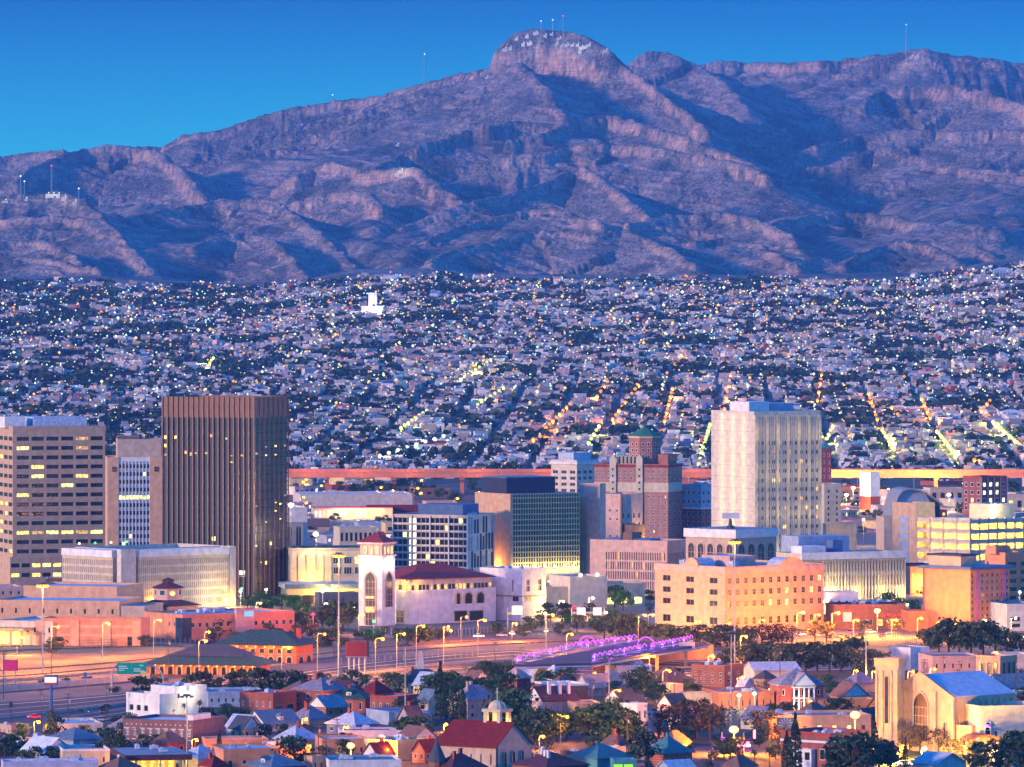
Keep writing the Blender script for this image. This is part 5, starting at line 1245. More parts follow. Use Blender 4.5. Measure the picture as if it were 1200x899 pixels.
# pink courthouse-like block
b = Bld('courthouse', 'pink four-storey courthouse with curved gables on two sides', 'courthouse', 850, 742, 80, 120, 667, 38)
def cw(n, fn=None): return [Zn(.36, .9, n, 3, .34 if n < 5 else .42, .52, fr='stone', st='brown', lit=.08, ls='yellow', mull=1, t=.14, fn=fn), Zn(.10, .26, n, 1, .34 if n < 5 else .42, .72, fr='stone', st='brown', t=.14, mull=1)]
b.vol('peach', L=cw(3), R=cw(12), roof='roofgrey', par=.9)
b.band('plinth_band', 'pink', b.h * .29, b.h * .31, .18); b.band('cornice', 'pink', b.h * .93, b.h + .5, .35)
for side, u, L_ in (('L', .37, b.D), ('R', .56, b.W)):
    w_ = L_ * .20 if side == 'L' else L_ * .22; mb = MB(); zt = b.h
    pts_ = [(0, 0), (w_, 0), (w_, zt)] + [(w_ * (.5 + .5 * math.cos(math.pi * i / 10)), zt + 3.6 * math.sin(math.pi * i / 10)) for i in range(1, 10)] + [(0, zt)]
    if side == 'L': mb.slabxz([(x, z) for x, z in pts_ if True], -.4, -.36); 
    mb2 = MB(); mb2.slabxz([(0, zt + .5), (w_, zt + .5)] + [(w_ * (.5 + .5 * math.cos(math.pi * i / 10)), zt + .5 + 3.4 * math.sin(math.pi * i / 10)) for i in range(0, 11)], -.5, .5)
    lc = (0, L_ * u + w_, 0) if side == 'L' else (L_ * u, 0, 0)
    mb2.build('curved_gable', 'peach', b.o, lc, -math.pi / 2 if side == 'L' else 0)
    v = MB(); nn = 8
    for i in range(nn):
        a0, a1 = math.pi * i / nn, math.pi * (i + 1) / nn
        p = [(w_ * (.5 + .5 * math.cos(a)), zt + .5 + 3.3 * math.sin(a)) for a in (a0, a1)]
        v.slabxz([(p[0][0], zt + .4), p[0], p[1], (p[1][0], zt + .4)], .51, 9)
    v.build('barrel_roof', 'roofpale', b.o, lc, -math.pi / 2 if side == 'L' else 0)
b.vol('pink', x0=b.W * .26, y0=b.D * .3, x1=b.W * .52, y1=b.D * .7, z0=b.h + .07, z1=b.h + 4.2, roof='roofpale', name='penthouse_wall', par=.3)
b.ac(5, b.h + .07, 5, 4, b.W * .25, b.D * .8, 1.6); b.done()
for u in (.2, .5, .8): light(b.world(-5, b.D * u, 3.0), YELC, 600, .5)
light(b.world(b.W * .2, -10, 6), SODC, 3000, .6)

# peach complex at lower left
b = Bld('office_block', 'small pinkish block with cars on its roof at the left edge', 'office block', -10, 716, 6, 36, 690, 14, D=24, Y=2790)
b.vol('pink', R=[Zn(.1, .95, 4, 2, .3, .5, st='teal', fr='stone')], roof='roofpale'); b.done()
b = Bld('office_block', 'brown framed block in front of the pale slatted civic block', 'office block', 56, 710, 2, 52, 680, 6, D=16, Y=2800)
b.vol('tan', roof='roofgrey'); b.fins('R', 5, 'brown', 0, b.h + .3, .5, 1.4); b.box('top_beam', 'brown', -.5, -.5, b.h - 1.8, b.W + .7, -.02, b.h + .9); b.done()
b = Bld('peach_hall', 'big windowless peach hall in front of the pale civic block', 'hall', 137, 730, 112, 26, 690, 74, Y=2700)
b.vol('peach', roof='roofpale', R=[Zn(.25, .5, 3, 1, .3, .6, fr='stone')]); b.done()
b = Bld('peach_block', 'long low peach block with one row of small windows', 'office block', 140, 742, 148, 22, 707, 78, Y=2610)
b.vol('peach', roof='roofpale', L=[Zn(.5, .8, 9, 1, .16, .7, st='brown', fr='stone')]); b.vol('tan', x0=.5, y0=-b.m(30), x1=b.W * .8, y1=-.02, z1=b.h - 2, roof='roofpale', name='stair_wall'); b.done()
b = Bld('peach_block', 'white-faced low office with paired windows and lit yellow porch', 'office block', 62, 765, 70, 40, 731, 66, Y=2480)
b.vol('offwhite', roof='roofpale', L=[Zn(.55, .85, 8, 1, .3, .8, fr='stone')]); b.box('porch_roof', 'yellowp', -8, b.D * .35, 6, -.01, b.D, 7)
for i in range(4): b.box('porch_post', 'yellowp', -7.6, b.D * (.38 + i * .19), 0, -7, b.D * (.38 + i * .19) + .6, 5.99)
b.done(); light(b.world(-5, b.D * .7, 4.5), YELC, 2500, .4)
b = Bld('orange_hall', 'long orange banded hall with pale pilasters above the rail yard', 'hall', 165, 766, 118, 8, 728, 80, Y=2475)
b.vol('salmon', roof='roofpale'); 
for z in (.38, .72): b.box('pale_band', 'peach', -.2, 0, b.h * z, -.006, b.D, b.h * z + 1.0)
for u in (0, .3, .62, .97): b.box('pilaster', 'peach', -.45, b.D * u, 0, -.21, b.D * u + 3.4, b.h)
b.win('L', b.D * .06, .2, 3, 4, 'dark', 'brown'); b.win('L', b.D * .32, .2, 3, 3, 'dark', 'brown'); b.done()
b = Bld('brick_office', 'long pink brick office with a pale flat roof and glass corner', 'office block', 214, 756, 50, 128, 723, 34, Y=2520)
b.vol('salmon', x0=0, y0=0, roof='roofpale', R=[Zn(.45, .8, 16, 1, .5, .62, st='teal', fr='framewhite', t=.14, fn=lambda c, r: c not in (7, 8))], L=[Zn(.5, .8, 3, 1, .3, .6, st='teal', u0=.02, u1=.4, fr='framewhite')])
b.vol('pink', x0=b.W * .46, y0=-1.5, x1=b.W * .62, y1=-.01, z1=b.h + 2.2, roof='roofpale', par=.2, name='entrance_wall'); b.box('blue_sign', E('blue_sign_face', (.12, .45, .9), .5), b.W * .53, -1.75, b.h - .6, b.W * .61, -1.51, b.h + 1.4)
b.box('glass_corner', 'glassblue', -.4, -.4, 0, 4, 5, b.h * .95); b.ac(7, b.h + .06, 6, 6, b.W * .8, b.D * .7, 1.3); b.done()
b = Bld('pavilion', 'small pavilion with a maroon roof and octagonal lantern', 'pavilion', 196, 738, 36, 34, 711, 45, Y=2640)
b.vol('pink', roof=None); mb = MB(); mb.hip(0, 0, b.W, b.D, b.h + .003, 3.4, 1.2); b.part('roof', mb, 'roofmaroon')
c = (b.W / 2, b.D / 2); mb = MB(); mb.cyl(*c, b.h + 2.4, b.h + 7.4, 6, 8); lan = b.part('lantern', mb, 'pink'); mb = MB(); mb.cyl(*c, b.h + 7.41, b.h + 9.4, 7.6, 8, 2.5); mb.cyl(*c, b.h + 9.41, b.h + 10.6, 2.4, 8, 2.4); mb.cyl(*c, b.h + 10.61, b.h + 11.8, 3.2, 8, .2); MB.build(mb, 'lantern_roof', 'roofmaroon', lan)
for a in range(8):
    q = 2 * math.pi * (a + .5) / 8; n_ = Vector((math.cos(q), math.sin(q), 0)); t_ = Vector((-n_.y, n_.x, 0)); pp = Vector((*c, b.h + 4.3)) + n_ * (6 * math.cos(math.pi / 8) + .15) - t_ * 1.3; b.wins.append((win_mesh(2.6, 2.4, 'teal', 'framewhite', .2, 0), tuple(pp), q + math.pi / 2))
b.done()

# railway station with lit arcade
b = Bld('station', 'old orange railway station with lit arches and grey hip roof', 'station', 347, 778, 92, 18, 757, 72)
M('stationorange', (.60, .15, .045)); b.vol('stationorange', R=None, L=None, roof=None); mb = MB(); mb.hip(0, 0, b.W, b.D, b.h + .003, 5.2, 2.2); b.part('roof', mb, 'roofgreen')
for i in range(8):
    b.arch('L', b.D * (.04 + i * .118), .2, b.D * .095, b.h * .42, 'dark', 'stone', .55); b.win('L', b.D * (.05 + i * .118), b.h * .55, b.D * .07, b.h * .28, 'brown', 'stone', 0, t=.2)
    if i % 2 == 0:
        light(b.world(-1.7, b.D * (.1 + i * .118), b.h - .9), SODC, 420, .25)
    MB().ball(-1.4, b.D * (.035 + i * .118), b.h - .5, .32).build('eave_lamp', EAVE, b.o)
for i in range(2): b.arch('R', b.W * (.1 + i * .45), .2, b.W * .34, b.h * .42, 'dark', 'stone', .5)
b.chimney(b.W * .5, b.D * .06, b.h, b.h + 6, 'redbrick', 1.6); b.band('string_course', 'stone', b.h * .48, b.h * .5, .15); b.done()
b = Bld('station_wing', 'long low station wing with small lit arches and grey hip roof', 'station', 300, 792, 130, 14, 780, 76)
b.vol('stationorange', roof=None); mb = MB(); mb.hip(-3, -2, b.W, b.D, b.h + .003, 4.4, 1.4); b.part('roof', mb, 'roofgreen'); mb = MB(); mb.hip(3, 6, b.W, b.D * .8, b.h + 3.0, 3.6, .6); b.part('upper_roof', mb, 'roofdark')
for i in range(12):
    b.arch('L', b.D * (.02 + i * .081), .1, b.D * .06, b.h * .9, 'dark', 'stone', .5); MB().ball(-2.4, b.D * (.013 + i * .081), b.h - .2, .34).build('eave_lamp', EAVE, b.o)
    if i % 2 == 0: light(b.world(-2.4, b.D * (.05 + i * .081), b.h - 1), SODC, 380, .25)
b.done()
# ------------------------------------------------------------------ roads, rail yard, bridge
LAYER = [0.02]
def sheet(name, mat, pts, z=None, kind='structure'):
    LAYER[0] += .006
    mb = MB(); mb.quad([tuple(P(a, b)) [:2] + (LAYER[0] if z is None else z,) for a, b in pts])
    return struct(mb.build(name, mat), kind)
M('railballast', (.36, .25, .10), ns=.06, n=.3, streak=False); M('palepaving', (.22, .15, .12), ns=.05, n=.22, streak=False); M('redpaving', (.26, .12, .085), ns=.05, n=.25, streak=False)
M('grassdry', (.10, .11, .04), ns=.2, n=.35, streak=False)
def strip(name, mat, up, lo, z=None):    # a band of ground between two rows of image points
    LAYER[0] += .006
    zz = LAYER[0] if z is None else z
    mb = MB()
    for i in range(len(up) - 1):
        a, b, c, d = P(*lo[i]), P(*lo[i + 1]), P(*up[i + 1]), P(*up[i])
        mb.quad([(q.x, q.y, zz) for q in (a, b, c, d)])
    return struct(mb.build(name, mat))
strip('downtown_pavement', 'palepaving', [(-400, 590), (300, 590), (700, 590), (1600, 590)], [(-400, 745), (300, 748), (700, 748), (1600, 748)])
strip('downtown_street', 'oldasphalt', [(330, 735), (480, 738), (640, 738), (980, 748), (1300, 752)], [(330, 741), (480, 745), (640, 747), (980, 757), (1300, 760)])
strip('rail_yard', 'railballast', [(-120, 762), (60, 757), (190, 752), (330, 762), (470, 752), (620, 746), (760, 752)], [(-120, 808), (60, 800), (190, 788), (330, 790), (470, 766), (620, 757), (760, 762)])
strip('upper_road', 'redpaving', [(-120, 750), (60, 746), (190, 742), (280, 745)], [(-120, 759), (60, 754), (190, 749), (280, 752)])
strip('dirt_lot', 'redpaving', [(390, 752), (480, 748), (580, 742), (700, 745), (780, 752)], [(390, 775), (480, 770), (580, 762), (700, 768), (780, 772)])
FU = [(-120, 836), (-60, 828), (80, 818), (165, 811), (250, 802), (340, 789), (430, 776), (520, 767), (600, 762), (700, 768), (800, 775), (900, 772), (1000, 770), (1300, 772)]
FL = [(-120, 884), (-60, 872), (80, 853), (165, 838), (250, 826), (340, 814), (430, 805), (520, 796), (600, 789), (700, 792), (800, 793), (900, 788), (1000, 785), (1300, 786)]
strip('freeway_shoulder', 'palepaving', [(a, b - 11) for a, b in FU], FU)
strip('freeway_road', 'asphalt', FU, FL)
mid = lambda t, d=0.0: [(a, b * (1 - t) + c * t + d) for (a, b), (_, c) in zip(FU, FL)]
for t, wd in ((.06, .5), (.20, .3), (.34, .3), (.62, .3), (.78, .3), (.94, .5)): strip('lane_marking', 'paintline', mid(t, -wd / 2), mid(t, wd / 2))
def wall_line(name, label, cat, pts, h, t, mat, z=0.0):
    mb = MB(); Q = [P(*p) for p in pts]
    for a, b in zip(Q[:-1], Q[1:]):
        d = (b - a).normalized(); n_ = Vector((-d.y, d.x, 0)) * t / 2; k = len(mb.v)
        for zz in (z, z + h): mb.v += [tuple(a + n_ + Vector((0, 0, zz))), tuple(b + n_ + Vector((0, 0, zz))), tuple(b - n_ + Vector((0, 0, zz))), tuple(a - n_ + Vector((0, 0, zz)))]
        for q in ((0, 3, 2, 1), (4, 5, 6, 7), (0, 1, 5, 4), (1, 2, 6, 5), (2, 3, 7, 6), (3, 0, 4, 7)): mb.f.append(tuple(k + j for j in q)); mb.m.append(0)
    o = mb.build(name, mat); return tag(o, label, cat, pos=tuple(Q[0]))
wall_line('median_barrier', 'long concrete median barrier running down the middle of the freeway', 'barrier', mid(.48), .9, .6, 'concrete')
wall_line('retaining_wall', 'pale retaining wall along the upper edge of the freeway at left', 'wall', [(-60, 816), (40, 808), (120, 801), (175, 796)], 2.2, .5, 'offwhite')
wall_line('embankment_wall', 'long low concrete wall below the shrubs at the rail yard edge', 'wall', [(-60, 803), (40, 797), (110, 791), (165, 787)], 1.0, .4, 'concrete')
wall_line('road_wall', 'low pale wall along the street above the dirt lot right of centre', 'wall', [(560, 742), (620, 739), (700, 742), (770, 748)], 1.4, .5, 'palepaving')
def railway(lab, pts):
    r_ = root('railway_track', lab, 'railway track', tuple(P(*pts[0])), 0); o0 = P(*pts[0])
    Q = [P(*p) for p in pts]
    for off in (-.75, .75):
        MB().tube([(q.x - o0.x, q.y - o0.y + off * 1.2, .22) for q in Q], .12, 5).build('rail', 'darkmetal', r_)
    mb = MB()
    for a, b in zip(Q[:-1], Q[1:]):
        n_ = int((b - a).length / 3); d = (b - a).normalized(); s_ = Vector((-d.y, d.x, 0))
        for i in range(n_):
            c = a + (b - a) * (i / n_) - o0; e = c + d * .45; A, B, C_, D_ = c - s_ * 1.9, e - s_ * 1.9, e + s_ * 1.9, c + s_ * 1.9; k = len(mb.v)
            for zz in (.045, .13): mb.v += [(p.x, p.y, zz) for p in (A, B, C_, D_)]
            for q in ((4, 5, 6, 7), (0, 1, 5, 4), (1, 2, 6, 5), (2, 3, 7, 6), (3, 0, 4, 7)): mb.f.append(tuple(k + j for j in q)); mb.m.append(0)
    mb.build('sleepers', 'wood', r_)['kind'] = 'stuff'
railway('railway track nearest the freeway wall across the orange yard', [(-60, 797), (40, 791), (120, 784), (190, 777), (330, 778), (430, 766), (560, 757), (700, 750)])
railway('railway track along the middle of the orange rail yard', [(-60, 790), (40, 784), (120, 778), (190, 771), (330, 772), (430, 760), (560, 752), (640, 748)])
railway('railway track at the top of the yard by the dirt road', [(-60, 766), (60, 761), (190, 757), (300, 764)])
# neighbourhood streets seen in gaps, lawns
sheet('street', 'oldasphalt', [(600, 889), (700, 880), (722, 866), (690, 860), (640, 866), (600, 876)])
sheet('street', 'oldasphalt', [(815, 895), (900, 880), (960, 872), (960, 858), (880, 862), (815, 872)])
sheet('street', 'oldasphalt', [(0, 840), (0, 870), (75, 862), (110, 842), (70, 838)])
sheet('street', 'oldasphalt', [(690, 812), (790, 806), (800, 796), (720, 800)])
sheet('church_lawn', 'grassdry', [(1040, 897), (1160, 890), (1160, 868), (1040, 872)])
sheet('car_park', 'oldasphalt', [(800, 842), (905, 834), (905, 822), (800, 828)])
sheet('parking_lot', 'palepaving', [(925, 752), (1060, 752), (1060, 735), (925, 738)])

# bridge with violet light arcs
def bridge():
    zt = 7.5
    A, B = P(604, 779, zt), P(812, 749, zt); C_, D_ = P(693, 777, zt), P(830, 754, zt)
    r_ = root('road_bridge', 'road bridge with violet glowing arcs along both railings', 'bridge', tuple(A), 0); o0 = A.copy(); o0.z = 0
    def rel(p, z): return (p.x - o0.x, p.y - o0.y, z - zt)
    r_.location = (A.x, A.y, zt)
    mb = MB(); pl = [A, C_, D_, P(745, 751, zt)]
    k = len(mb.v); mb.v += [rel(p, zt - 1.4) for p in pl] + [rel(p, zt) for p in pl]
    for q in ((0, 3, 2, 1), (4, 5, 6, 7), (0, 1, 5, 4), (1, 2, 6, 5), (2, 3, 7, 6), (3, 0, 4, 7)): mb.f.append(tuple(k + j for j in q)); mb.m.append(0)
    mb.build('deck', 'oldasphalt', r_)
    for (p0, p1, n_, big) in ((P(604, 778, zt), P(690, 757, zt), 14, False), (P(686, 760, zt), P(746, 751, zt), 11, False), (P(694, 775, zt), P(758, 762, zt), 11, False), (P(762, 762, zt), P(812, 752, zt), 12, False)):
        d = p1 - p0
        mb = MB(); fence_ = MB()
        for i in range(n_):
            pts_ = []
            for j in range(9):
                t = (i + j / 8) / n_; q = p0 + d * t; pts_.append(rel(q, zt + 1.5 + 1.05 * math.sin(math.pi * j / 8)))
            MB().tube(pts_, .15, 6).build('light_arc', PURP, r_)
        L = d.length; u = d.normalized(); s_ = Vector((-u.y, u.x, 0)) * .06; k = 0
        for z0, z1 in ((.0, .5), (1.3, 1.4)):
            k = len(fence_.v)
            for zz in (z0, z1): fence_.v += [rel(p0 + s_, zt + zz), rel(p1 + s_, zt + zz), rel(p1 - s_, zt + zz), rel(p0 - s_, zt + zz)]
            for q in ((0, 3, 2, 1), (4, 5, 6, 7), (0, 1, 5, 4), (1, 2, 6, 5), (2, 3, 7, 6), (3, 0, 4, 7)): fence_.f.append(tuple(k + j for j in q)); fence_.m.append(0)
        for i in range(int(L / 3)):
            q = p0 + u * (i * 3); fence_.cyl(*rel(q, 0)[:2], .501, 2.3, .07, 4)
        fence_.build('railing', 'bluegrey', r_)
        for i in range(0, n_, 3):
            light(p0 + d * ((i + .5) / n_) + Vector((0, -1, 1.5)), (.55, .08, 1.0), 900, .4)
    for p0 in (P(688, 761, zt), P(757, 762, zt)):
        MB().tube([rel(p0 + Vector((3.3 * math.cos(a), 0, 0)), zt + 1.3 + 3.6 * math.sin(a)) for a in [math.pi * i / 12 for i in range(13)]], .2, 6).build('light_arc', PURP, r_)
    MB().box(-.8, -.8, -zt, .8, .8, -1.41).build('pier', 'concrete', r_, (C_.x - A.x + 6, C_.y - A.y + 8, 0))
    for f_ in (.3, .55, .8):
        q = C_ + (D_ - C_) * f_
        MB().box(-.7, -.7, -zt, .7, .7, -1.41).build('pier', 'concrete', r_, (q.x - A.x, q.y - A.y + 3, 0))
    for a_, b_ in ((A, C_), (C_, D_)):
        MB().tube([rel(a_ + Vector((0, -.5, 0)), zt - 1.2), rel(b_ + Vector((0, -.5, 0)), zt - 1.2)], .45, 6).build('edge_girder', 'bluegrey', r_)
    MB().box(-3, -1, -1, 3, .2, 1.4).build('end_wall', 'offwhite', r_, (P(805, 757, zt).x - A.x, P(805, 757, zt).y - A.y, 0))
    wall_line('abutment_wall', 'orange lit abutment wall under the violet-lit bridge', 'wall', [(694, 786), (760, 778), (835, 770)], 4.6, .8, 'redpaving')
bridge()

# ------------------------------------------------------------------ signs and billboards
def posts(r_, xs, h, rad=.25, mat='metal', y=0.0):
    for x in xs: MB().cyl(x, y, 0, h, rad, 7).build('post', mat, r_)
p = P(12, 802); r_ = root('billboard', 'plain crimson billboard on two posts by the rail yard', 'billboard', p, RAD(-6)); k = F / p.y
posts(r_, (-1.9, 1.9), 16 / k + .6, .28); M('crimson', (.62, .03, .14), n=.05); bd = MB().box(-8.4 / k, -.3, 16 / k, 7.6 / k, .3, 28 / k).build('panel', 'crimson', r_); MB().box(-8.8 / k, .31, 15.6 / k, 8.6 / k, .7, 28.6 / k).build('back_frame', 'darkmetal', r_)
p = P(60, 834); r_ = root('pole_sign', 'white pole sign with blue top and red foot on a blue pole', 'sign', p, RAD(-6)); k = F / p.y
posts(r_, (0,), 31 / k, .55, 'bluepaint'); MB().box(-8 / k, -.5, 31 / k, 8 / k, .5, 43 / k).build('sign_case', 'bluepaint', r_)
MB().box(-7.4 / k, -.62, 34.2 / k, 6.6 / k, -.501, 40.4 / k).build('white_face', E('sign_white', (.95, .93, .85), .35), r_); MB().box(-7.4 / k, -.62, 31.6 / k, 6.6 / k, -.501, 33.9 / k).build('red_band', 'redpaint', r_)
p = P(100, 812); r_ = root('roadside_sign', 'small blue square sign on a thin post beside the freeway', 'sign', p); k = F / p.y
posts(r_, (0,), 19 / k, .12); MB().box(-2 / k, -.1, 17 / k, 2 / k, .1, 24 / k).build('panel', 'bluepaint', r_)
# green overhead freeway sign on a curved frame
M('signgreen', (.0, .30, .20), n=.05); M('signyellow', (.75, .55, .03), n=.05); M('signwhite', (.85, .85, .82), n=.03)
p = P(131, 812); r_ = root('freeway_sign', 'green overhead freeway sign with white lettering on a curved pipe frame', 'sign', p); k = F / p.y; W_ = 61 / k; zf = 34 / k
MB().tube([(0, 0, 0), (0, 0, zf * .7), (1.2, 0, zf * .92), (3.6, 0, zf), (W_ - 7, 0, zf), (W_ - 2.4, 0, zf * .88), (W_ - .3, 0, zf * .6), (W_, 0, 0)], .38, 8).build('pipe_frame', 'metal', r_)
for x0, x1, rows in ((6.5, 23.5, ((2, 11, 8.8), (2, 13, 6.4), (2, 8, 4.0))), (23.9, 41, ((9, 13, 9.6), (2, 10, 5.6), (2, 14, 3.2)))):
    s_ = MB().box(x0 / k, -.62, 22 / k, x1 / k, -.4, 35.5 / k).build('panel', 'signgreen', r_)
    mb = MB(); rr = random.Random(int(x0))
    for a, b, z in rows:                 # rows of small letter strokes, unreadable at this distance
        x = x0 + a
        while x < x0 + b: w_ = rr.uniform(.35, .7); mb.box(x / k, -.645, (22 + z) / k, (x + w_) / k, -.621, (22 + z + 1.1) / k); x += w_ + .3
    mb.build('lettering', 'signwhite', s_)
MB().box(34 / k, -.67, 22.3 / k, 41 / k, -.646, 25 / k).build('exit_panel', 'signyellow', r_)
p = P(418, 795); r_ = root('billboard', 'dark maroon billboard seen from behind on four tall posts', 'billboard', p, RAD(12)); k = F / p.y
posts(r_, (-9 / k, -3 / k, 3 / k, 10 / k), 26 / k, .32); MB().box(-13 / k, -.4, 26 / k, 12 / k, .3, 43 / k).build('panel', 'maroon', r_); MB().box(12.01 / k, -.5, 25 / k, 14.4 / k, 1.6, 43.4 / k).build('side_frame', 'navy', r_); MB().box(-13 / k, -1.2, 24.8 / k, 12 / k, -.41, 25.8 / k).build('catwalk', 'metal', r_)
p = P(493, 796); r_ = root('round_top_sign', 'grey tapering roadside sign post with a rounded top', 'sign', p); k = F / p.y
MB().prism([(-4 / k, -.6), (4 / k, -.6), (4 / k, .6), (-4 / k, .6)], 0, 20 / k).build('base', 'bluegrey', r_); MB().slabxz([(-3.4 / k, 20 / k + .01), (3.4 / k, 20 / k + .01), (2.6 / k, 31 / k), (0, 34 / k), (-2.6 / k, 31 / k)], -.5, .5).build('panel', 'grey', r_)
p = P(690, 738); r_ = root('sign_gantry', 'white framed street sign gantry beside a red signal lamp', 'sign', p); k = F / p.y
posts(r_, (-20 / k, 18 / k), 26 / k, .25); MB().box(-20 / k, -.2, 19 / k, 18 / k, .2, 21 / k).build('beam', 'metal', r_)
for x in (-9, 10): MB().box((x - 5) / k, -.4, 17 / k, (x + 5) / k, -.21, 26 / k).build('panel', 'signwhite', r_)
p = P(605, 742); r_ = root('sign_gantry', 'lit white sign panel on a gantry beside the white annex', 'sign', p); k = F / p.y
posts(r_, (-10 / k, 6 / k), 30 / k, .22); MB().box(-10 / k, -.2, 22 / k, 6 / k, .2, 24 / k).build('beam', 'signyellow', r_); MB().box(-5 / k, -.5, 22 / k, 7 / k, -.21, 32 / k).build('panel', E('lit_sign', (1, .85, .5), .7), r_)
p = P(920, 872); r_ = root('billboard', 'dark billboard with a pale star burst behind two cypresses', 'billboard', p, RAD(-6)); k = F / p.y
posts(r_, (-6 / k, 6 / k), 14 / k, .2); MB().box(-9.5 / k, -.25, 14 / k, 11.5 / k, .25, 31 / k).build('panel', 'darkgrey', r_)
st_ = MB()
for i in range(14):
    a = 2 * math.pi * i / 14; c0, c1 = math.cos(a), math.sin(a); st_.quad([(1 / k + c0 * .4, -.28, 22 / k + c1 * .4), (1 / k + math.cos(a + .1) * 2.4, -.28, 22 / k + math.sin(a + .1) * 2.4), (1 / k + math.cos(a - .1) * 2.4, -.28, 22 / k + math.sin(a - .1) * 2.4)])
st_.build('star_mark', 'bluegrey', r_)
p = P(848, 882); r_ = root('neon_sign', 'violet neon roadside sign in front of the big lamp', 'sign', p, RAD(-12)); k = F / p.y
posts(r_, (-2 / k, 24 / k), 24 / k, .2); MB().box(-3 / k, -.3, 12 / k, 1 / k, .3, 18 / k).build('panel', E('neon_violet', (.7, .05, 1.0), .9), r_); MB().box(14 / k, -.3, 7 / k, 31 / k, .3, 13 / k).build('panel', E('neon_violet', (.7, .05, 1.0), .9), r_); MB().box(35.5 / k, -.3, 17 / k, 38 / k, .3, 27 / k).build('panel', E('neon_violet', (.7, .05, 1.0), .9), r_)
mb = MB()
for i in range(9): mb.box((15 + i * 2) / k, -.33, (8 + (i * 5) % 5) / k, (16.2 + i * 2) / k, -.301, (10 + (i * 5) % 5) / k)
mb.build('lettering', E('neon_white', (1, .8, 1), 1.0), r_); light(P(868, 880) + Vector((0, -3, 4)), (.75, .1, 1), 1500, .5)

# ------------------------------------------------------------------ the near neighbourhood
simple('shop', 'low pale shop with a grey flat roof and blue windows by the freeway', 'shop', 72, 863, 4, 48, 848, 12, 'offwhite', 'roofpale', R=[Zn(.2, .85, 5, 1, .5, .8, st='blue', fr='framewhite', fn=lambda c, r: c != 3)], acs=1, D=26)
b = Bld('showroom', 'white stepped showroom with a floodlit side wall', 'showroom', 187, 842, 42, 56, 817, 42)
b.vol('white', x1=b.W * .35, z1=b.h, roof='roofblue', L=[Zn(.25, .6, 3, 1, .55, .8, u0=.3, u1=.95, st='brown', fr='framewhite')]); b.vol('white', x0=b.W * .36, y0=1.5, x1=b.W * 1.0, y1=b.D * .8, z1=b.zpx(809), roof='roofpale', name='tall_wall', L=None, R=[Zn(.6, .9, 4, 1, .3, .6, fn=lambda c, r: c == 0, fr='stone')]); b.ac(2, b.zpx(809), b.W * .5, 4, b.W * .8, b.D * .5); b.done()
light(b.world(b.W * .62, -2.5, b.zpx(813)), WHTC, 900, .3); light(b.world(b.W * .3, -6, 2), (1, .75, .3), 800, .3)
MB().ball(0, 0, 0, .55).build('flood_lamp', FLOOD, b.o, (b.W * .62, -.4, b.zpx(811)))
simple('warehouse', 'long grey shed with a blue roof behind the white showroom', 'warehouse', 244, 829, 6, 66, 811, 8, 'bluegrey', 'roofblue', R=[Zn(.3, .75, 8, 1, .25, .6)], acs=3, D=24)
b = Bld('brick_block', 'two-storey purple brick block with white window heads', 'apartment block', 226, 880, 84, 34, 848, 66)
b.vol('brickpurple', roof='roofwhite', L=[Zn(.04, .40, 9, 1, .42, .66, fr='framewhite', mull=1, t=.2), Zn(.44, .80, 9, 1, .42, .66, fr='framewhite', mull=1, t=.2)], R=None)
for i in range(9):
    b.box('window_head', 'framewhite', -.14, b.D * (.02 + i * .1111), b.h * .755, -.006, b.D * (.095 + i * .1111), b.h * .785); b.box('window_head', 'framewhite', -.14, b.D * (.02 + i * .1111), b.h * .355, -.006, b.D * (.095 + i * .1111), b.h * .385)
for i in range(14): b.box('tile_inset', 'framewhite', -.1, b.D * (.03 + i * .07), b.h * .9, -.006, b.D * (.045 + i * .07), b.h * .94)
b.vol('white', x0=b.W * .05, y0=b.D * .02, x1=b.W * .6, y1=b.D * .12, z0=b.h + .07, z1=b.h + 2.4, roof='roofpale', par=.1, name='roof_room'); b.done()
simple('brick_house', 'flat red brick house left of the hip-roofed brick house', 'house', 320, 838, 40, 26, 812, 60, 'brickred', 'roofpale', L=[Zn(.3, .75, 5, 1, .3, .6, fr='framewhite', t=.2)], R=[Zn(.1, .5, 2, 1, .6, .8, st='brown', fr='framewhite')], acs=2)
house('red brick two-storey house with a grey hip roof and dormer', 378, 836, 36, 28, 810, 794, 50, 'brickred', 'roofpurple', 'hip', L=(3, 2), R=(2, 2), chim=1, dorm=('R', 'stone'))
house('red brick bungalow with a dark green roof and lit porch lamp', 428, 836, 46, 10, 820, 806, 76, 'brickred', 'roofgreen', 'hip', L=(4, 1, .3, .7), chim=1, dorm=('L', 'framewhite'))
light(P(383, 836) + Vector((0, -2, 3.5)), YELC, 900, .3)
simple('brick_house', 'flat-topped red brick house with four white windows', 'house', 466, 838, 33, 26, 816, 58, 'brickred', 'roofpale', L=[Zn(.25, .75, 4, 1, .34, .8, fr='framewhite', t=.25)], R=[Zn(.25, .75, 3, 1, .3, .8, fr='framewhite', t=.25)])
house('low house with a mauve grey hip roof and red chimney', 362, 850, 24, 24, 844, 826, 45, 'stone', 'roofpurple', 'hip', chim=2)
house('blue-roofed house with a pale front slope below the brick houses', 312, 858, 28, 40, 850, 832, 40, 'bluegrey', 'roofblue', 'gable', 'x', dorm=('R', 'framewhite'), gm='white')
house('pale blue-roofed gabled house behind dark shrubs', 288, 862, 24, 18, 852, 838, 50, 'white', 'roofpale', 'gable', 'y', gm='white')
house('house with pale blue walls and a wide grey roof', 416, 862, 34, 26, 850, 834, 50, 'bluepaint', 'roofpale', 'hip', L=(3, 1), chim=1)
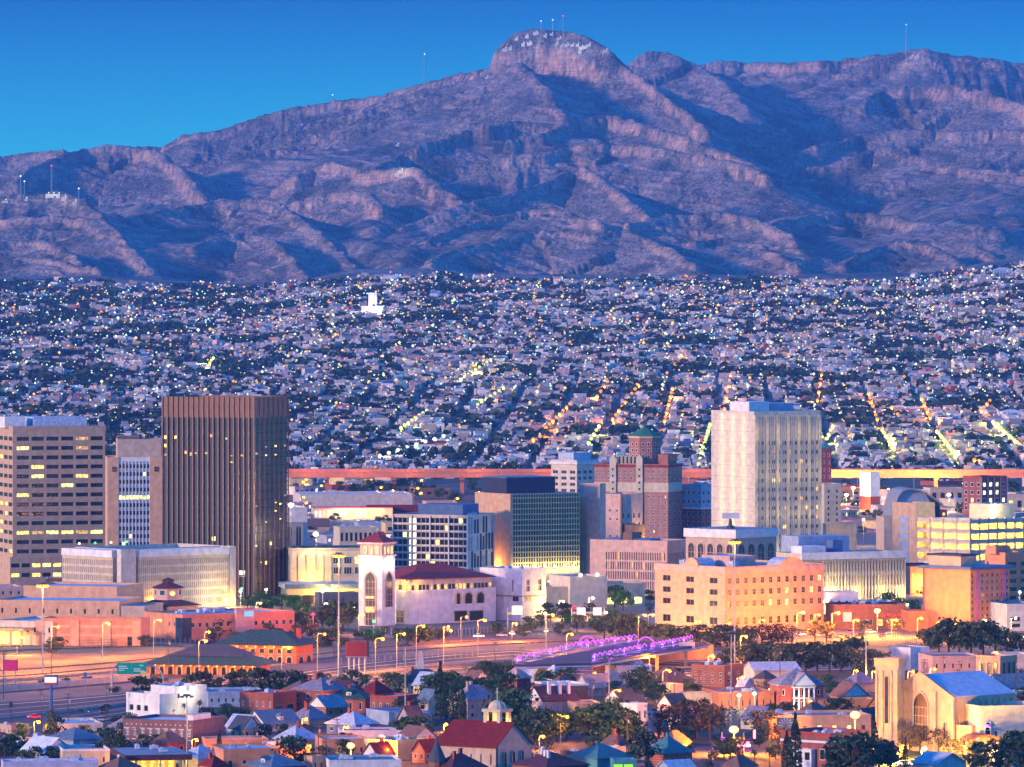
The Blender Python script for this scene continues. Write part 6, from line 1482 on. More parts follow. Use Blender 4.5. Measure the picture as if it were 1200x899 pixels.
simple('painted_block', 'flat pale blue block with a deep blue side wall', 'workshop', 456, 850, 20, 48, 834, 26, 'bluegrey', 'roofblue', D=18); 
simple('painted_block', 'deep blue walled workshop with a pale roof', 'workshop', 470, 852, 6, 36, 836, 14, 'bluepaint', 'roofpale', D=12)
house('stone house with a purple grey hip roof behind the cypresses', 548, 846, 22, 36, 822, 803, 42, 'stone', 'roofpurple', 'hip', L=(2, 2), R=(3, 2), chim=2, cm='stone')
house('cream gabled house with a dark blue slate roof by the freeway', 478, 812, 14, 44, 800, 785, 30, 'cream', 'roofdark', 'hip', R=(4, 1), chim=1)
house('pale yellow house with white gable end and porch', 500, 818, 16, 18, 803, 788, 50, 'yellowp', 'roofpale', 'gable', 'y', R=(2, 1), L=(2, 1), gm='white')
house('small house with a bright blue roof and cream gable', 502, 838, 14, 18, 822, 808, 40, 'cream', 'roofblue', 'gable', 'y', gm='cream', L=(1, 1))
house('small house with a white gable and brown roof left of bridge', 556, 806, 12, 18, 797, 786, 45, 'stone', 'roofbrown', 'gable', 'y', gm='white')
house('orange brick house with pale brown roof and lit lamp left of bridge foot', 606, 812, 18, 16, 796, 782, 48, 'redbrick', 'roofpink', 'hip', L=(2, 1), R=(2, 1))
house('pale grey-roofed gabled house just under the violet bridge', 626, 800, 16, 16, 790, 778, 45, 'bluegrey', 'roofpale', 'gable', 'y', gm='bluegrey'); house('blue-grey roofed house second from bridge foot', 650, 804, 14, 12, 792, 780, 45, 'bluegrey', 'roofpale', 'hip')
house('teal-roofed porch house beside the dark trees', 612, 830, 12, 20, 822, 811, 35, 'teal', 'roofteal', 'hip')
b = Bld('manor_house', 'pink manor house with a maroon roof and white chimneys', 'house', 636, 840, 19, 42, 822, 28)
b.vol('pink', R=[Zn(.15, .85, 6, 1, .3, .7, fr='framewhite', t=.2)], L=[Zn(.2, .8, 2, 1, .3, .7, fr='framewhite', t=.2)], roof=None); mb = MB(); mb.gable(0, 0, b.W, b.D, b.h + .05, 4.4, 'x', .4); b.part('roof', mb, 'roofmaroon'); b.gable_wall('white', 0, 0, b.W, b.D, b.h + .003, 4.38, 'x')
for u in (.25, .55, .8): b.chimney(b.W * u, b.D * .2, b.h + 1, b.h + 6.2, 'white', 1.0)
b.done()
simple('brick_house', 'brown brick block with white parapet behind the pink manor', 'house', 650, 826, 12, 40, 802, 22, 'brickbrown', 'roofwhite', pm='white', D=18)
simple('annex_house', 'glowing orange annex with a grey roof right of the pink manor', 'house', 676, 842, 6, 32, 824, 14, 'peach', 'roofgrey', R=[Zn(.2, .8, 3, 1, .25, .7)], D=16); light(P(695, 846) + Vector((2, -5, 5)), SODC, 2600, .5)
house('house with a rusty orange hip roof left of centre lamp', 656, 816, 14, 20, 804, 792, 45, 'offwhite', 'roofbrown', 'hip', chim=1); house('house with long pale pink gable roof lit orange by lamp', 690, 816, 16, 28, 806, 790, 35, 'pink', 'roofpink', 'gable', 'x', gm='offwhite')
house('house with a steep pink gable roof beside the tall white pole', 712, 810, 14, 24, 800, 785, 35, 'pink', 'roofpink', 'hip'); simple('shop', 'white flat block under the right end of the bridge', 'shop', 722, 796, 6, 42, 780, 14, 'white', 'roofwhite', D=16, acs=2)
house('broad house with a brown hip roof and bright lamp in front', 782, 812, 30, 32, 800, 781, 45, 'brickbrown', 'roofbrown', 'hip', chim=0)
simple('brick_block', 'two-storey orange brick block with a flat roof right of bridge', 'apartment block', 849, 806, 38, 24, 780, 58, 'brickorange', 'roofgrey', L=[Zn(.15, .85, 4, 2, .28, .5, fr='framewhite', t=.2)], R=[Zn(.15, .85, 2, 2, .3, .5, fr='framewhite', t=.2)], acs=3); light(P(834, 812) + Vector((0, -6, 6)), SODC, 2500, .4)
house('long shed with a blue-grey low gable roof by the dark trees', 884, 796, 8, 54, 786, 776, 12, 'offwhite', 'roofpale', 'gable', 'x', D=16, name='shed', cat='shed')
house('dark-roofed cottage beside the long blue-grey shed', 896, 806, 12, 14, 796, 786, 45, 'stone', 'roofdark', 'hip'); house('small lavender house with pale roof behind the street lamp', 872, 812, 8, 12, 804, 794, 45, 'lav', 'roofpale', 'gable', 'y')
simple('shop', 'small white shop with a blue side wall near the brown hip roof', 'shop', 786, 816, 20, 15, 802, 50, 'cream', 'roofwhite'); light(P(775, 818) + Vector((0, -4, 4)), SODC, 1200, .4)
simple('store', 'long flat beige store with a lit door and pale roof', 'store', 838, 830, 42, 8, 812, 70, 'stone', 'roofpale', L=[Zn(.1, .7, 6, 1, .3, .8, st='brown', lit=.3, ls='warm', fr='framewhite')]); light(P(820, 832) + Vector((-1, -2, 4)), YELC, 1600, .3)
simple('store', 'long orange brick store with flat purple roof and white flood lamps', 'store', 842, 832, 8, 66, 811, 12, 'brickorange', 'roofpurple', R=[Zn(.15, .7, 8, 1, .25, .8, st='brown', fr='stone')], D=24, acs=3)
for x in (866, 886): light(P(x, 834) + Vector((0, -2, 9)), WHTC, 2600, .4)
b = Bld('corner_shop', 'white two-storey corner block with a mauve ground floor', 'shop', 747, 870, 20, 12, 828, 50)
b.vol('white', z0=b.zpx(846), roof='roofpale', L=[Zn(.1, .8, 3, 1, .3, .7, fr='stone')], R=[Zn(.1, .8, 2, 1, .3, .7, fr='stone')], name='upper_wall'); b.vol('lav', z1=b.zpx(846) - .01, roof=None, L=[Zn(.1, .8, 2, 1, .5, .8, fr='framewhite', mull=2)], R=[Zn(.1, .8, 1, 1, .5, .8, fr='framewhite', mull=2)]); b.vol('white', x0=b.W * 1.02, y0=2, x1=b.W * 2.8, y1=b.D * .8, z1=b.h - 3, roof='roofwhite', name='wing_wall'); b.done()
# house with the white portico
b = Bld('portico_house', 'red brick house with a white columned portico and pediment', 'house', 913, 832, 4, 52, 804, 10, D=15)
b.vol('brickred', R=[Zn(.08, .42, 5, 1, .34, .72, fr='framewhite', t=.2, fn=lambda c, r: c in (0, 4)), Zn(.55, .9, 5, 1, .34, .72, fr='framewhite', t=.2, fn=lambda c, r: c in (0, 4))], roof=None)
mb = MB(); mb.hip(0, 0, b.W, b.D, b.h + .003, 5.4, .7); b.part('roof', mb, 'roofpurple')
u0, u1 = b.W * .30, b.W * .76
b.box('balcony', 'framewhite', u0, -3, b.h * .48, u1, -.01, b.h * .52); b.box('entablature', 'framewhite', u0 - .3, -3.2, b.h * .93, u1 + .3, -.01, b.h + .002)
mb = MB(); tri(mb, [(u0 - .4, -3.3, b.h + .26), (u1 + .4, -3.3, b.h + .26), ((u0 + u1) / 2, -3.3, b.h + 4.2)], (0, .5, 0)); b.part('pediment', mb, 'framewhite')
mb = MB(); mb.gable(u0 - .3, -3.2, u1 + .3, b.D * .4, b.h + .27, 4.1, 'y', .3); b.part('portico_roof', mb, 'roofpurple')
for i in range(5): b.part('column', MB().cyl(u0 + (u1 - u0) * i / 4, -2.7, 0, b.h * .93 - .01, .28, 8), 'framewhite')
for i in range(3): b.win('R', u0 + (u1 - u0) * (i + .32) / 3, .3, 1.5, 2.6, 'brown', 'framewhite', 0); b.win('R', u0 + (u1 - u0) * (i + .32) / 3, b.h * .56, 1.5, 2.4, 'brown', 'framewhite', 0)
b.done(); light(b.world(b.W * .28, -5, 3), WHTC, 900, .3)
house('house with twin white gables and a rusty brown roof', 988, 826, 14, 30, 816, 800, 30, 'stone', 'roofbrown', 'gable', 'y', gm='white'); house('house with a mauve roof just left of church tower', 1004, 812, 16, 24, 802, 788, 40, 'stone', 'roofpurple', 'hip')
simple('flat_block', 'long low orange block with a purple roof left of the church tower', 'shop', 952, 834, 6, 74, 820, 10, 'orange', 'roofpurple', D=10, R=[Zn(.3, .7, 6, 1, .15, .6)])
b = Bld('flat_block', 'flat yellow-lit block with purple roof beside the brightest lamp', 'shop', 900, 866, 6, 122, 842, 10, D=22)
b.vol('peach', roof='roofpurple', R=[Zn(.2, .7, 7, 1, .3, .7, lit=.3, st='brown', ls='yellow', fr='framewhite')]); b.ac(5, b.h + .07, 4, 4, b.W * .8, b.D * .7); b.done()
b = Bld('brick_apartments', 'red brick flat-roofed apartments with white trim at bottom right', 'apartment block', 973, 902, 56, 50, 864, 50)
b.vol('brickred', roof='roofpale', par=1.2, L=[Zn(.2, .7, 3, 1, .35, .7, fr='framewhite', t=.2)], R=[Zn(.2, .75, 4, 1, .34, .7, fr='framewhite', t=.25)]); b.band('trim_band', 'framewhite', b.h * .80, b.h * .87, .15); b.vol('white', x0=-2, y0=b.D * .3, x1=-.01, y1=b.D * .8, z1=b.h * .6, roof='roofgrey', par=.1, name='porch_wall', L=[Zn(.4, .9, 3, 1, .6, .8)]); b.ac(8, b.h + .07, 2, 2, b.W * .8, b.D * .8, .8); b.done()

# low street-level buildings right of the courthouse
b = Bld('brick_store', 'low brown brick store with red neon strips right of the courthouse', 'store', 978, 738, 4, 84, 711, 8, D=20)
b.vol('brickbrown', roof='roofpurple', R=[Zn(.1, .5, 7, 1, .5, .7, st='brown', lit=.4, ls=['warm', 'amber'], fr='framewhite', fn=lambda c, r: c > 2)]); b.box('white_sign', 'framewhite', b.W * .12, -.2, b.h * .35, b.W * .24, -.01, b.h * .75)
for i in range(4): b.box('neon_strip', E('neon_red', (1, .03, .02), 1.1), b.W * (.66 + .08 * i), -.25, b.h * (.55 + .06 * (i % 2)), b.W * (.71 + .08 * i), -.01, b.h * (.62 + .06 * (i % 2)))
b.ac(4, b.h + .07, 4, 4, b.W * .8, b.D * .7); b.done()
simple('flat_block', 'small mauve block between the courthouse and the long cream building', 'office block', 970, 726, 4, 36, 694, 8, 'lav', 'roofgrey', D=14, R=[Zn(.2, .8, 4, 2, .3, .5)])
simple('flat_block', 'low white-roofed block in front of the long cream building', 'office block', 976, 728, 4, 76, 706, 8, 'offwhite', 'roofwhite', D=22, acs=4)
simple('flat_block', 'low rust brown block under the garage at right', 'office block', 1064, 740, 4, 24, 716, 8, 'brickorange', 'roofgrey', D=14)
# big sandstone church at right
b = Bld('church', 'sandstone church with a pale roof and a great arched window', 'church', 1118, 884, 74, 78, 815, 42)
ax = (796, 813)
b.vol('peach', R=[Zn(.25, .75, 7, 1, .14, .6, st='blue', fr='stone')], L=None, roof=None, z1=b.h * .96)
hr = 6.2; zz_ = b.h * .96
mb = MB(); mb.gable(.8, 0, b.W, b.D, zz_ + .05, hr, 'x', .0, .3); b.part('roof', mb, 'churchroof')
g = MB(); c = b.D / 2
n_ = len(g.v); tri(g, [(-.2, -.3, zz_), (-.2, b.D + .3, zz_), (-.2, c, zz_ + hr + 1.2)], (1.0, 0, 0)); b.part('gable_wall', g, 'peach'); b.box('front_wall', 'peach', -.2, -.3, 0, -.004, b.D + .3, zz_ - .004)
b.gable_wall('peach', b.W * .98, 0, b.W, b.D, zz_, hr - .1, 'x')
for u in (-.02, .24, .70, .98): b.box('buttress', 'tan', -1.0, b.D * u, 0, -.21, b.D * u + .9, b.h * (1.05 if .1 < u < .9 else .9))
b.arch('L', b.D * .36, b.h * .18, b.D * .24, b.h * .80, 'amber' if False else 'brown', 'stone', .5, mull=4, x0=-.25, point=True, name='great_window')
for u in (.1, .84): b.arch('L', b.D * u, b.h * .25, 1.3, b.h * .3, 'dark', 'stone', .25, x0=-.25)
for i in range(6): b.arch('R', b.W * (.2 + i * .13), b.h * .35, 2.0, b.h * .42, 'blue', 'stone', .3)
b.vol('peach', x0=b.W * .02, y0=-7, x1=b.W * .32, y1=-.02, z1=b.h * .48, roof='roofgrey', name='side_chapel', L=[Zn(.3, .7, 1, 1, .2, .8, fr='stone')], par=.4)
for i in range(7): b.box('pier', 'tan', b.W * (.32 + i * .1), -.5, 0, b.W * (.34 + i * .1), -.01, b.h * .9)
b.done()
b = Bld('church_tower', 'tall square sandstone bell tower with slit windows', 'tower', 1052, 881, 25, 9, 774, 66)
b.W = b.D * .9
b.vol('tan', roof='roofgrey', par=1.0, z1=b.zpx(786)); b.vol('peach', x0=-.4, y0=-.4, x1=b.W + .4, y1=b.D + .4, z0=b.zpx(786) + 1.02, z1=b.h, roof='roofpurple', par=.6, name='top_wall')
b.arch('L', b.D * .38, b.zpx(848), b.D * .24, b.zpx(792) - b.zpx(848), 'blue', 'stone', .25); b.arch('R', b.W * .38, b.zpx(808), b.W * .24, b.zpx(792) - b.zpx(808), 'blue', 'stone', .25)
for u in (0, .26, .66, .93): b.box('buttress', 'peach', -.5, b.D * u, 0, -.01, b.D * u + .5, b.zpx(786))
b.done()
b = Bld('parish_hall', 'white parish hall with a violet window and arched entrance canopy', 'hall', 1148, 886, 8, 80, 832, 18, D=18)
b.vol('offwhite', R=[Zn(.35, .55, 6, 1, .24, .8, fr='stone', mull=1, fn=lambda c, r: c > 0)], roof='roofpale', par=1.2); b.arch('R', b.W * .07, b.h * .45, 2.2, 4.2, 'dark', 'framewhite', .3); b.win('R', b.W * .085, b.h * .55, 1.4, 1.6, 'dark', 'framewhite', 0)
mb = MB()
for i in range(8):
    a0, a1 = math.pi * i / 8, math.pi * (i + 1) / 8; p0, p1 = (-1.5 + 5 * -math.cos(a0), 5.2 + 2.0 * math.sin(a0)), (-1.5 + 5 * -math.cos(a1), 5.2 + 2.0 * math.sin(a1))
    mb.slabxz([(p0[0], p0[1] - .5), p0, p1, (p1[0], p1[1] - .5)], -8, -.3)
b.part('canopy', mb, 'brickorange')
for x in (-6, 3): b.box('canopy_pier', 'peach', x - .5, -7.6, 0, x + .5, -6.6, 4.9)
b.done(); light(b.world(0, -9, 3), YELC, 1800, .4)
MB().ball(0, 0, 0, .9, half=True).build('violet_window', E('violet_glass', (.6, .15, 1), 1.2), b.o, (b.W * .107, -.25, b.h * .62))
# far right workshops
simple('white_cube', 'white blank cube block right of the dark tree row', 'workshop', 1067, 786, 24, 24, 759, 45, 'white', 'roofgrey', par=.3)
simple('warehouse', 'long pink-grey warehouse with a bright blue roof at right', 'warehouse', 1093, 792, 6, 58, 769, 10, 'pink', 'roofblue', D=22, R=[Zn(.3, .8, 6, 1, .2, .5)]); light(P(1125, 796) + Vector((0, -6, 6)), SODC, 3000, .5)
b = Bld('chapel_block', 'small pink chapel block with tall arched windows', 'chapel', 1172, 798, 26, 22, 772, 50)
b.vol('peach', roof='roofgrey'); 
for i in range(3): b.arch('L', b.D * (.12 + .26 * i), b.h * .25, b.D * .18, b.h * .6, 'teal', 'stone', .3); b.arch('R', b.W * (.1 + .3 * i), b.h * .25, b.W * .2, b.h * .6, 'brown', 'stone', .3)
b.done()
house('house under a bright blue roof right of the church nave', 1170, 814, 10, 44, 806, 790, 20, 'grey', E('x', (0, 0, 0), 0) if False else 'roofblue', 'gable', 'x', chim=1, cm='brown'); simple('workshop', 'mint white workshop at the far right edge', 'workshop', 1178, 784, 6, 34, 767, 14, 'offwhite', 'roofpale', D=16, R=[Zn(.3, .7, 2, 1, .3, .6)])
simple('flat_block', 'low orange-lit block behind the church lawn lamps', 'shop', 1078, 806, 6, 66, 792, 10, 'peach', 'roofpurple', D=14); light(P(1100, 812) + Vector((0, -5, 5)), SODC, 3000, .5)
house('white gabled house with blue-grey roof at bottom right', 1098, 906, 26, 36, 896, 882, 40, 'white', 'roofpale', 'gable', 'y', gm='white', dorm=('R', 'white')); house('small white house between dark trees at bottom right', 1172, 894, 10, 14, 886, 876, 45, 'white', 'roofpale', 'gable', 'y')
# red-roofed church with cupola
b = Bld('mission_church', 'sandstone church with a long dark red roof and cupola', 'church', 581, 906, 70, 42, 876, 56)
b.vol('tan', roof=None, L=[Zn(.2, .8, 6, 1, .14, .7, fr='stone')]); mb = MB(); hr = 6.6; mb.gable(0, 0, b.W, b.D, b.h + .05, hr, 'y', .5, .3); b.part('roof', mb, 'roofred'); b.gable_wall('tan', 0, 0, b.W, b.D, b.h + .003, hr - .05, 'y')
for i in range(3): b.arch('R', b.W * (.2 + i * .24), b.h * .2, 1.8, b.h * .6, 'brown', 'stone', .3)
b.box('drain_pipe', 'brown', b.W * .03, -.25, 0, b.W * .045, -.01, b.h)
cx, cy = b.W * .62, b.D * .35; zc = b.h + 3
b.box('cupola_base', 'tan', cx - 3, cy - 3, b.h + 1, cx + 3, cy + 3, b.h + 5.2)
for dx in (-2.4, 2.4):
    for dy in (-2.4, 2.4): b.box('cupola_post', 'cream', cx + dx - .55, cy + dy - .55, b.h + 5.21, cx + dx + .55, cy + dy + .55, b.h + 9.6)
b.box('cupola_cornice', 'cream', cx - 3.3, cy - 3.3, b.h + 9.61, cx + 3.3, cy + 3.3, b.h + 10.5)
mb = MB(); mb.ball(cx, cy, b.h + 10.51, 2.7, 12, 6, .95, half=True); d_ = b.part('dome', mb, 'cream'); mb = MB(); mb.cyl(cx, cy, b.h + 13, b.h + 16.6, .12, 5); mb.box(cx - .7, cy - .08, b.h + 15.2, cx + .7, cy + .08, b.h + 15.5); mb.build('cross', 'white', d_)
b.done(); light(b.world(cx, cy, b.h + 7), YELC, 700, .4); light(b.world(cx + 3.6, cy - 3.6, b.h + 6), YELC, 350, .3)
light(b.world(3, b.D * 1.04, b.h + 2), YELC, 900, .3)
# bottom-left houses
simple('flat_block', 'beige flat block with white parapet behind a small cypress', 'house', 74, 899, 4, 54, 878, 10, 'cream', 'roofgrey', R=[Zn(.2, .7, 4, 1, .2, .7, st='blue', fr='framewhite')], pm='white', D=18)
house('house with a wide white gable roof at lower left', 52, 896, 30, 30, 882, 864, 45, 'bluegrey', 'roofwhite', 'gable', 'y', gm='white'); house('house with a dark blue hip roof behind the white gable roof', 86, 884, 34, 32, 868, 853, 45, 'bluegrey', 'roofblue', 'hip', R=(2, 1), L=(2, 1)); house('low blue-roofed annexe beside the purple brick block', 116, 880, 14, 20, 872, 862, 45, 'bluegrey', 'roofblue', 'hip')
b = Bld('canopy_station', 'filling station under a flat red canopy lit yellow below', 'filling station', 152, 908, 6, 66, 884, 12, D=26)
b.box('canopy', 'roofmaroon', -2, -4, b.h - 1.6, b.W + 1, b.D, b.h); b.box('canopy_top', 'roofgrey', -1.6, -3.6, b.h + .004, b.W + .6, b.D - .4, b.h + .08)
b.vol('yellowp', x0=b.W * .1, y0=b.D * .4, x1=b.W * .9, y1=b.D * .95, z1=b.h - 1.61, roof=None, R=[Zn(.15, .8, 5, 1, .6, .8, st='amber', fr='framewhite')])
for x in (.08, .5, .92): b.box('canopy_post', 'framewhite', b.W * x, -2, 0, b.W * x + .5, -1.5, b.h - 1.61)
b.ac(4, b.h + .08, 3, 2, b.W * .8, b.D * .7); b.done(); light(b.world(b.W * .3, -1, b.h - 2.5), YELC, 2200, .4); light(b.world(b.W * .75, 2, b.h - 2.5), YELC, 1400, .4)
simple('flat_block', 'long low mauve block with a cluttered white roof at bottom left', 'shop', 4, 912, 4, 110, 893, 8, 'lav', 'roofwhite', acs=7, D=12); house('brown hip-roofed house with white chimney at bottom left', 138, 912, 24, 26, 902, 888, 45, 'brickbrown', 'roofbrown', 'hip', chim=1, cm='white')
house('white hip-roofed house right of the red canopy', 232, 904, 24, 26, 890, 873, 45, 'white', 'roofpale', 'hip', chim=1, R=(3, 1))
simple('flat_block', 'long low coral block with a white roof behind the cypress pair', 'house', 242, 884, 6, 72, 866, 10, 'salmon', 'roofwhite', D=12); simple('flat_block', 'coral flat block with two dark doors right of the cypress pair', 'house', 262, 906, 6, 66, 878, 14, 'salmon', 'roofpale', R=[Zn(.1, .6, 4, 1, .25, .9, st='brown', fr='stone')], acs=3, D=20)
house('house with a bright blue roof and white dormers at bottom edge', 318, 912, 34, 40, 900, 884, 42, 'brickred', 'roofblue', 'hip', chim=1, dorm=('L', 'white')); house('small house with a lilac grey hip roof above the orange block', 346, 878, 26, 28, 868, 850, 45, 'stone', 'roofpale', 'hip', chim=2)
simple('flat_block', 'orange flat block with a pale blue roof and tiny chimneys', 'house', 300, 892, 12, 64, 874, 16, 'orange', 'roofblue', R=[Zn(.3, .8, 4, 1, .2, .6)], acs=4, D=14); simple('flat_block', 'orange lit cottage block beside the round dark tree', 'house', 366, 908, 10, 14, 886, 40, 'peach', 'roofpink', R=[Zn(.3, .8, 2, 1, .3, .7, st='brown')])
simple('flat_block', 'long orange-walled block with a white roof behind the star-bright lamp', 'shop', 378, 886, 6, 52, 866, 10, 'salmon', 'roofwhite', D=16, R=[Zn(.2, .6, 4, 1, .2, .8, st='brown')])
simple('flat_block', 'white flat apartment block at the bottom edge left of the church', 'apartment block', 386, 910, 4, 84, 891, 8, 'white', 'roofblue', R=[Zn(.1, .75, 8, 1, .24, .7, fr='grey')], acs=5, D=20, pm='white')
simple('flat_block', 'yellow flat block with brown door beside the mission church', 'shop', 466, 892, 40, 34, 868, 48, 'yellowp', 'roofblue', L=[Zn(.1, .6, 3, 1, .14, .9, st='brown', fr='brown', fn=lambda c, r: c == 1)], R=None, acs=5); light(P(455, 896) + Vector((0, -5, 5)), SODC, 1800, .4)
simple('flat_block', 'long mauve flat-roofed block below the deep blue workshop', 'shop', 400, 868, 4, 80, 856, 6, 'lav', 'roofpurple', D=14, acs=3)
house('dark brown roofed house in front of the mission church', 530, 912, 26, 40, 902, 884, 40, 'brickbrown', 'roofmaroon', 'hip', chim=3); 
b = Bld('turret_house', 'round turret with a steep dark cone roof', 'turret', 512, 910, 8, 8, 892, 45); mb = MB(); b.part('wall', MB().cyl(0, 0, 0, b.h, 2.6, 12), 'brickbrown'); b.part('cone_roof', MB().cyl(0, 0, b.h + .003, b.h + 6.5, 3.0, 12, .05), 'roofdark'); b.done()
house('maroon-roofed villa with four tall white chimneys at the bottom edge', 640, 914, 40, 50, 900, 882, 40, 'brickbrown', 'roofmaroon', 'hip', chim=4, cm='white'); house('broad house under a teal hip roof by the street', 700, 902, 34, 42, 890, 872, 42, 'teal', 'roofteal', 'hip', chim=1, cm='stone')
simple('green_shed', 'small kiosk with lime green lit panels at the bottom edge', 'kiosk', 720, 906, 3, 26, 890, 8, 'teal', 'roofpale', D=8)
for x in (724, 736): p = P(x, 906); tag(MB().box(-1.3, -.3, 0, 1.3, .3, 3.0).build('lime_panel', E('lime_panel', (.35, 1, .02), .4), None, (p.x, p.y - 6, 0)), f'glowing lime green panel, {"left" if x == 724 else "right"} one of the pair at the kiosk', 'panel')
house('house with a teal roof and a yellow gable at right of the street', 782, 900, 26, 30, 884, 863, 42, 'brickorange', 'roofteal', 'hip', chim=1, cm='teal', R=(2, 1)); house('small house with blue-grey roof at the bottom edge right of centre', 786, 912, 16, 30, 902, 891, 35, 'bluegrey', 'roofpale', 'gable', 'x')
house('brown-roofed bungalow right of the white corner block', 776, 852, 14, 14, 844, 836, 45, 'stone', 'roofmaroon', 'gable', 'x'); house('low maroon-roofed house left of white corner block', 702, 846, 8, 26, 838, 830, 30, 'brickbrown', 'roofmaroon', 'gable', 'x')
house('orange gabled house end at the mission church side', 640, 884, 10, 8, 872, 862, 45, 'brickorange', 'roofbrown', 'gable', 'y') if False else None

# landmarks on the hillside and the mountain
p = on_hill(437, 372)
b = Bld('hill_church', 'white floodlit church with an open twin bell tower on the hillside', 'church', 0, 0, 14, 12, 360, 45, at=p); k = b.ppm
b.vol('white', z0=-3, z1=13 / k, roof='roofwhite', par=.4)
for x in (0, 7 / k): b.box('tower_post', 'white', x, b.D * .2, 13 / k + .5, x + 3.4 / k, b.D * .2 + 4, 26 / k)
b.box('tower_top', 'white', -.01, b.D * .2 - .01, 26 / k + .01, 10.4 / k + .01, b.D * .2 + 4.01, 29 / k); b.vol('white', x0=-18 / k, y0=4, x1=-.02, y1=20, z0=-3, z1=7 / k, roof='roofwhite', name='wing_wall', par=.3); b.done()
light(b.world(-2, -8, 10), (1, .95, .8), 22000, 2)
for (x, y, w_, t, mt, rf, lb) in ((510, 528, 44, 518, 'white', 'roofred', 'wide hall with a bright red hip roof on the hillside'), (300 + 40, 536, 30, 529, 'redpaint', 'roofred', 'small bright red shop just beyond the brown glass tower'), (1116, 470, 20, 462, 'bluepaint', 'roofblue', 'plain bright blue shed on the hillside at right'), (1132, 471, 9, 463, 'redpaint', 'roofred', 'plain red shed beside the bright blue one'),
        (1186, 492, 30, 481, 'white', 'roofwhite', 'floodlit white hall on the hillside at right'), (460, 330, 26, 323, 'white', 'roofwhite', 'long white school at the top of the hillside town'), (1176, 325, 22, 314, 'bluegrey', 'roofpale', 'large pale blue block high on the right hillside'), (1148, 344, 26, 338, 'pink', 'roofpink', 'large pinkish block high on the right hillside'),
        (420, 496, 16, 486, 'yellowp', 'roofblue', 'yellow school wing under a blue roof, left one'), (446, 497, 16, 487, 'yellowp', 'roofblue', 'yellow school wing under a blue roof, right one'), (592, 548, 44, 539, 'offwhite', 'roofpale', 'long pale hall just beyond the freeway'), (515, 505, 12, 494, 'white', 'roofpale', 'tall white cube house on the hillside'), (220, 426, 12, 420, 'redpaint', 'roofred', 'bright coral shop high on the left hillside')):
    p = on_hill(x, y); kk = F / p.y; r_ = root('hill_hall', lb, 'hall', p, .05); wd = w_ / kk; hh = (y - t) / kk; mb = MB(); mb.box(-wd / 2, 0, -4, wd / 2, 16, hh * .75); mb.build('wall', mt, r_); mb = MB(); mb.hip(-wd / 2, 0, wd / 2, 16, hh * .75 + .01, max(1, hh * .3), .3); mb.build('roof', rf, r_)
    m_ = MB()
    for i in range(max(2, int(wd / 4))): m_.box(-wd / 2 + 1 + i * (wd - 2) / max(2, int(wd / 4)), -.12, .6, -wd / 2 + 2.4 + i * (wd - 2) / max(2, int(wd / 4)), -.01, hh * .5)
    m_.build('openings', 'townhouse_dark', r_)
def mast(px, pb, pt, label, red=False):
    p = on_mountain(px, pb); k = F / p.y; h = (pb - pt) / k; r_ = root('radio_mast', label, 'radio mast', p)
    mb = MB()
    for i in range(3): a = 2 * math.pi * i / 3; mb.tube([(1.6 * math.cos(a), 1.6 * math.sin(a), -2), (.5 * math.cos(a), .5 * math.sin(a), h)], .32, 4)
    for j in range(int(h / 4)):
        q = 1.6 - 1.1 * j * 4 / h; mb.tube([(q * math.cos(2 * math.pi * i / 3), q * math.sin(2 * math.pi * i / 3), j * 4) for i in (0, 1, 2, 0)], .18, 4)
    mb.build('lattice', 'metal', r_); MB().ball(0, 0, h + .8, 1.3).build('beacon', REDB if red else FARM[2], r_)
mast(497, 105, 64, 'lone tall radio mast on the ridge left of the butte'); mast(660, 47, 21, 'red-tipped radio mast on the butte top', True); mast(634, 44, 27, 'shorter left radio mast on the butte top'); mast(648, 45, 24, 'middle radio mast of the butte top'); mast(1062, 67, 30, 'thin radio mast on the far right summit'); mast(390, 128, 112, 'short radio mast on the long left slope')
mast(24, 236, 208, 'left radio mast on the lit left hill'); mast(61, 234, 200, 'tallest red and white mast on the lit left hill', True); mast(93, 243, 222, 'right radio mast on the lit left hill'); mast(29, 236, 214, 'second radio mast on the lit left hill')
M('stationwhite', (.5, .48, .46), streak=False)
SB = MB(); SB.box(-3.4, -3, -4, 3.4, 3, 2.6); SB = SB.mesh('station_hut', ['stationwhite']); BL = MB().ball(0, 0, 0, .9).mesh('lamp', [FARM[2]])
for i, (x, y) in enumerate(((592, 57), (598, 55), (613, 57), (620, 57), (606, 44), (618, 42), (628, 41), (638, 41), (646, 42), (655, 44), (652, 52), (658, 53), (664, 54), (670, 54), (676, 55), (681, 57), (686, 56), (680, 60), (710, 61), (690, 53),
        (470, 204), (466, 205), (835, 0), (1068, 67), (1074, 66), (552, 92), (571, 90), (62, 229), (68, 231), (56, 228), (76, 236), (88, 240), (30, 234), (6, 236), (465, 170))):
    if y == 0: continue
    p = on_mountain(x, y + 2); r_ = root('summit_hut', f'small lit hut {"on top of the butte" if y < 64 and x < 720 else "on the far right summit" if x > 1000 else "on the lit left hill" if x < 120 else "on the mountain spur left of the butte"}', 'hut', p, 0, 'lit huts on the mountain'); s_ = 1.0 if i % 3 else 1.5
    put('hut', SB, r_).scale = (s_, 1, 1); put('lamp', BL, r_, (2, -5, 4.5))
for x, y in ((680, 58), (62, 232), (470, 204), (615, 56)): light(on_mountain(x, y + 2) + Vector((0, -25, 14)), (1, .95, .85), 9000, 1)
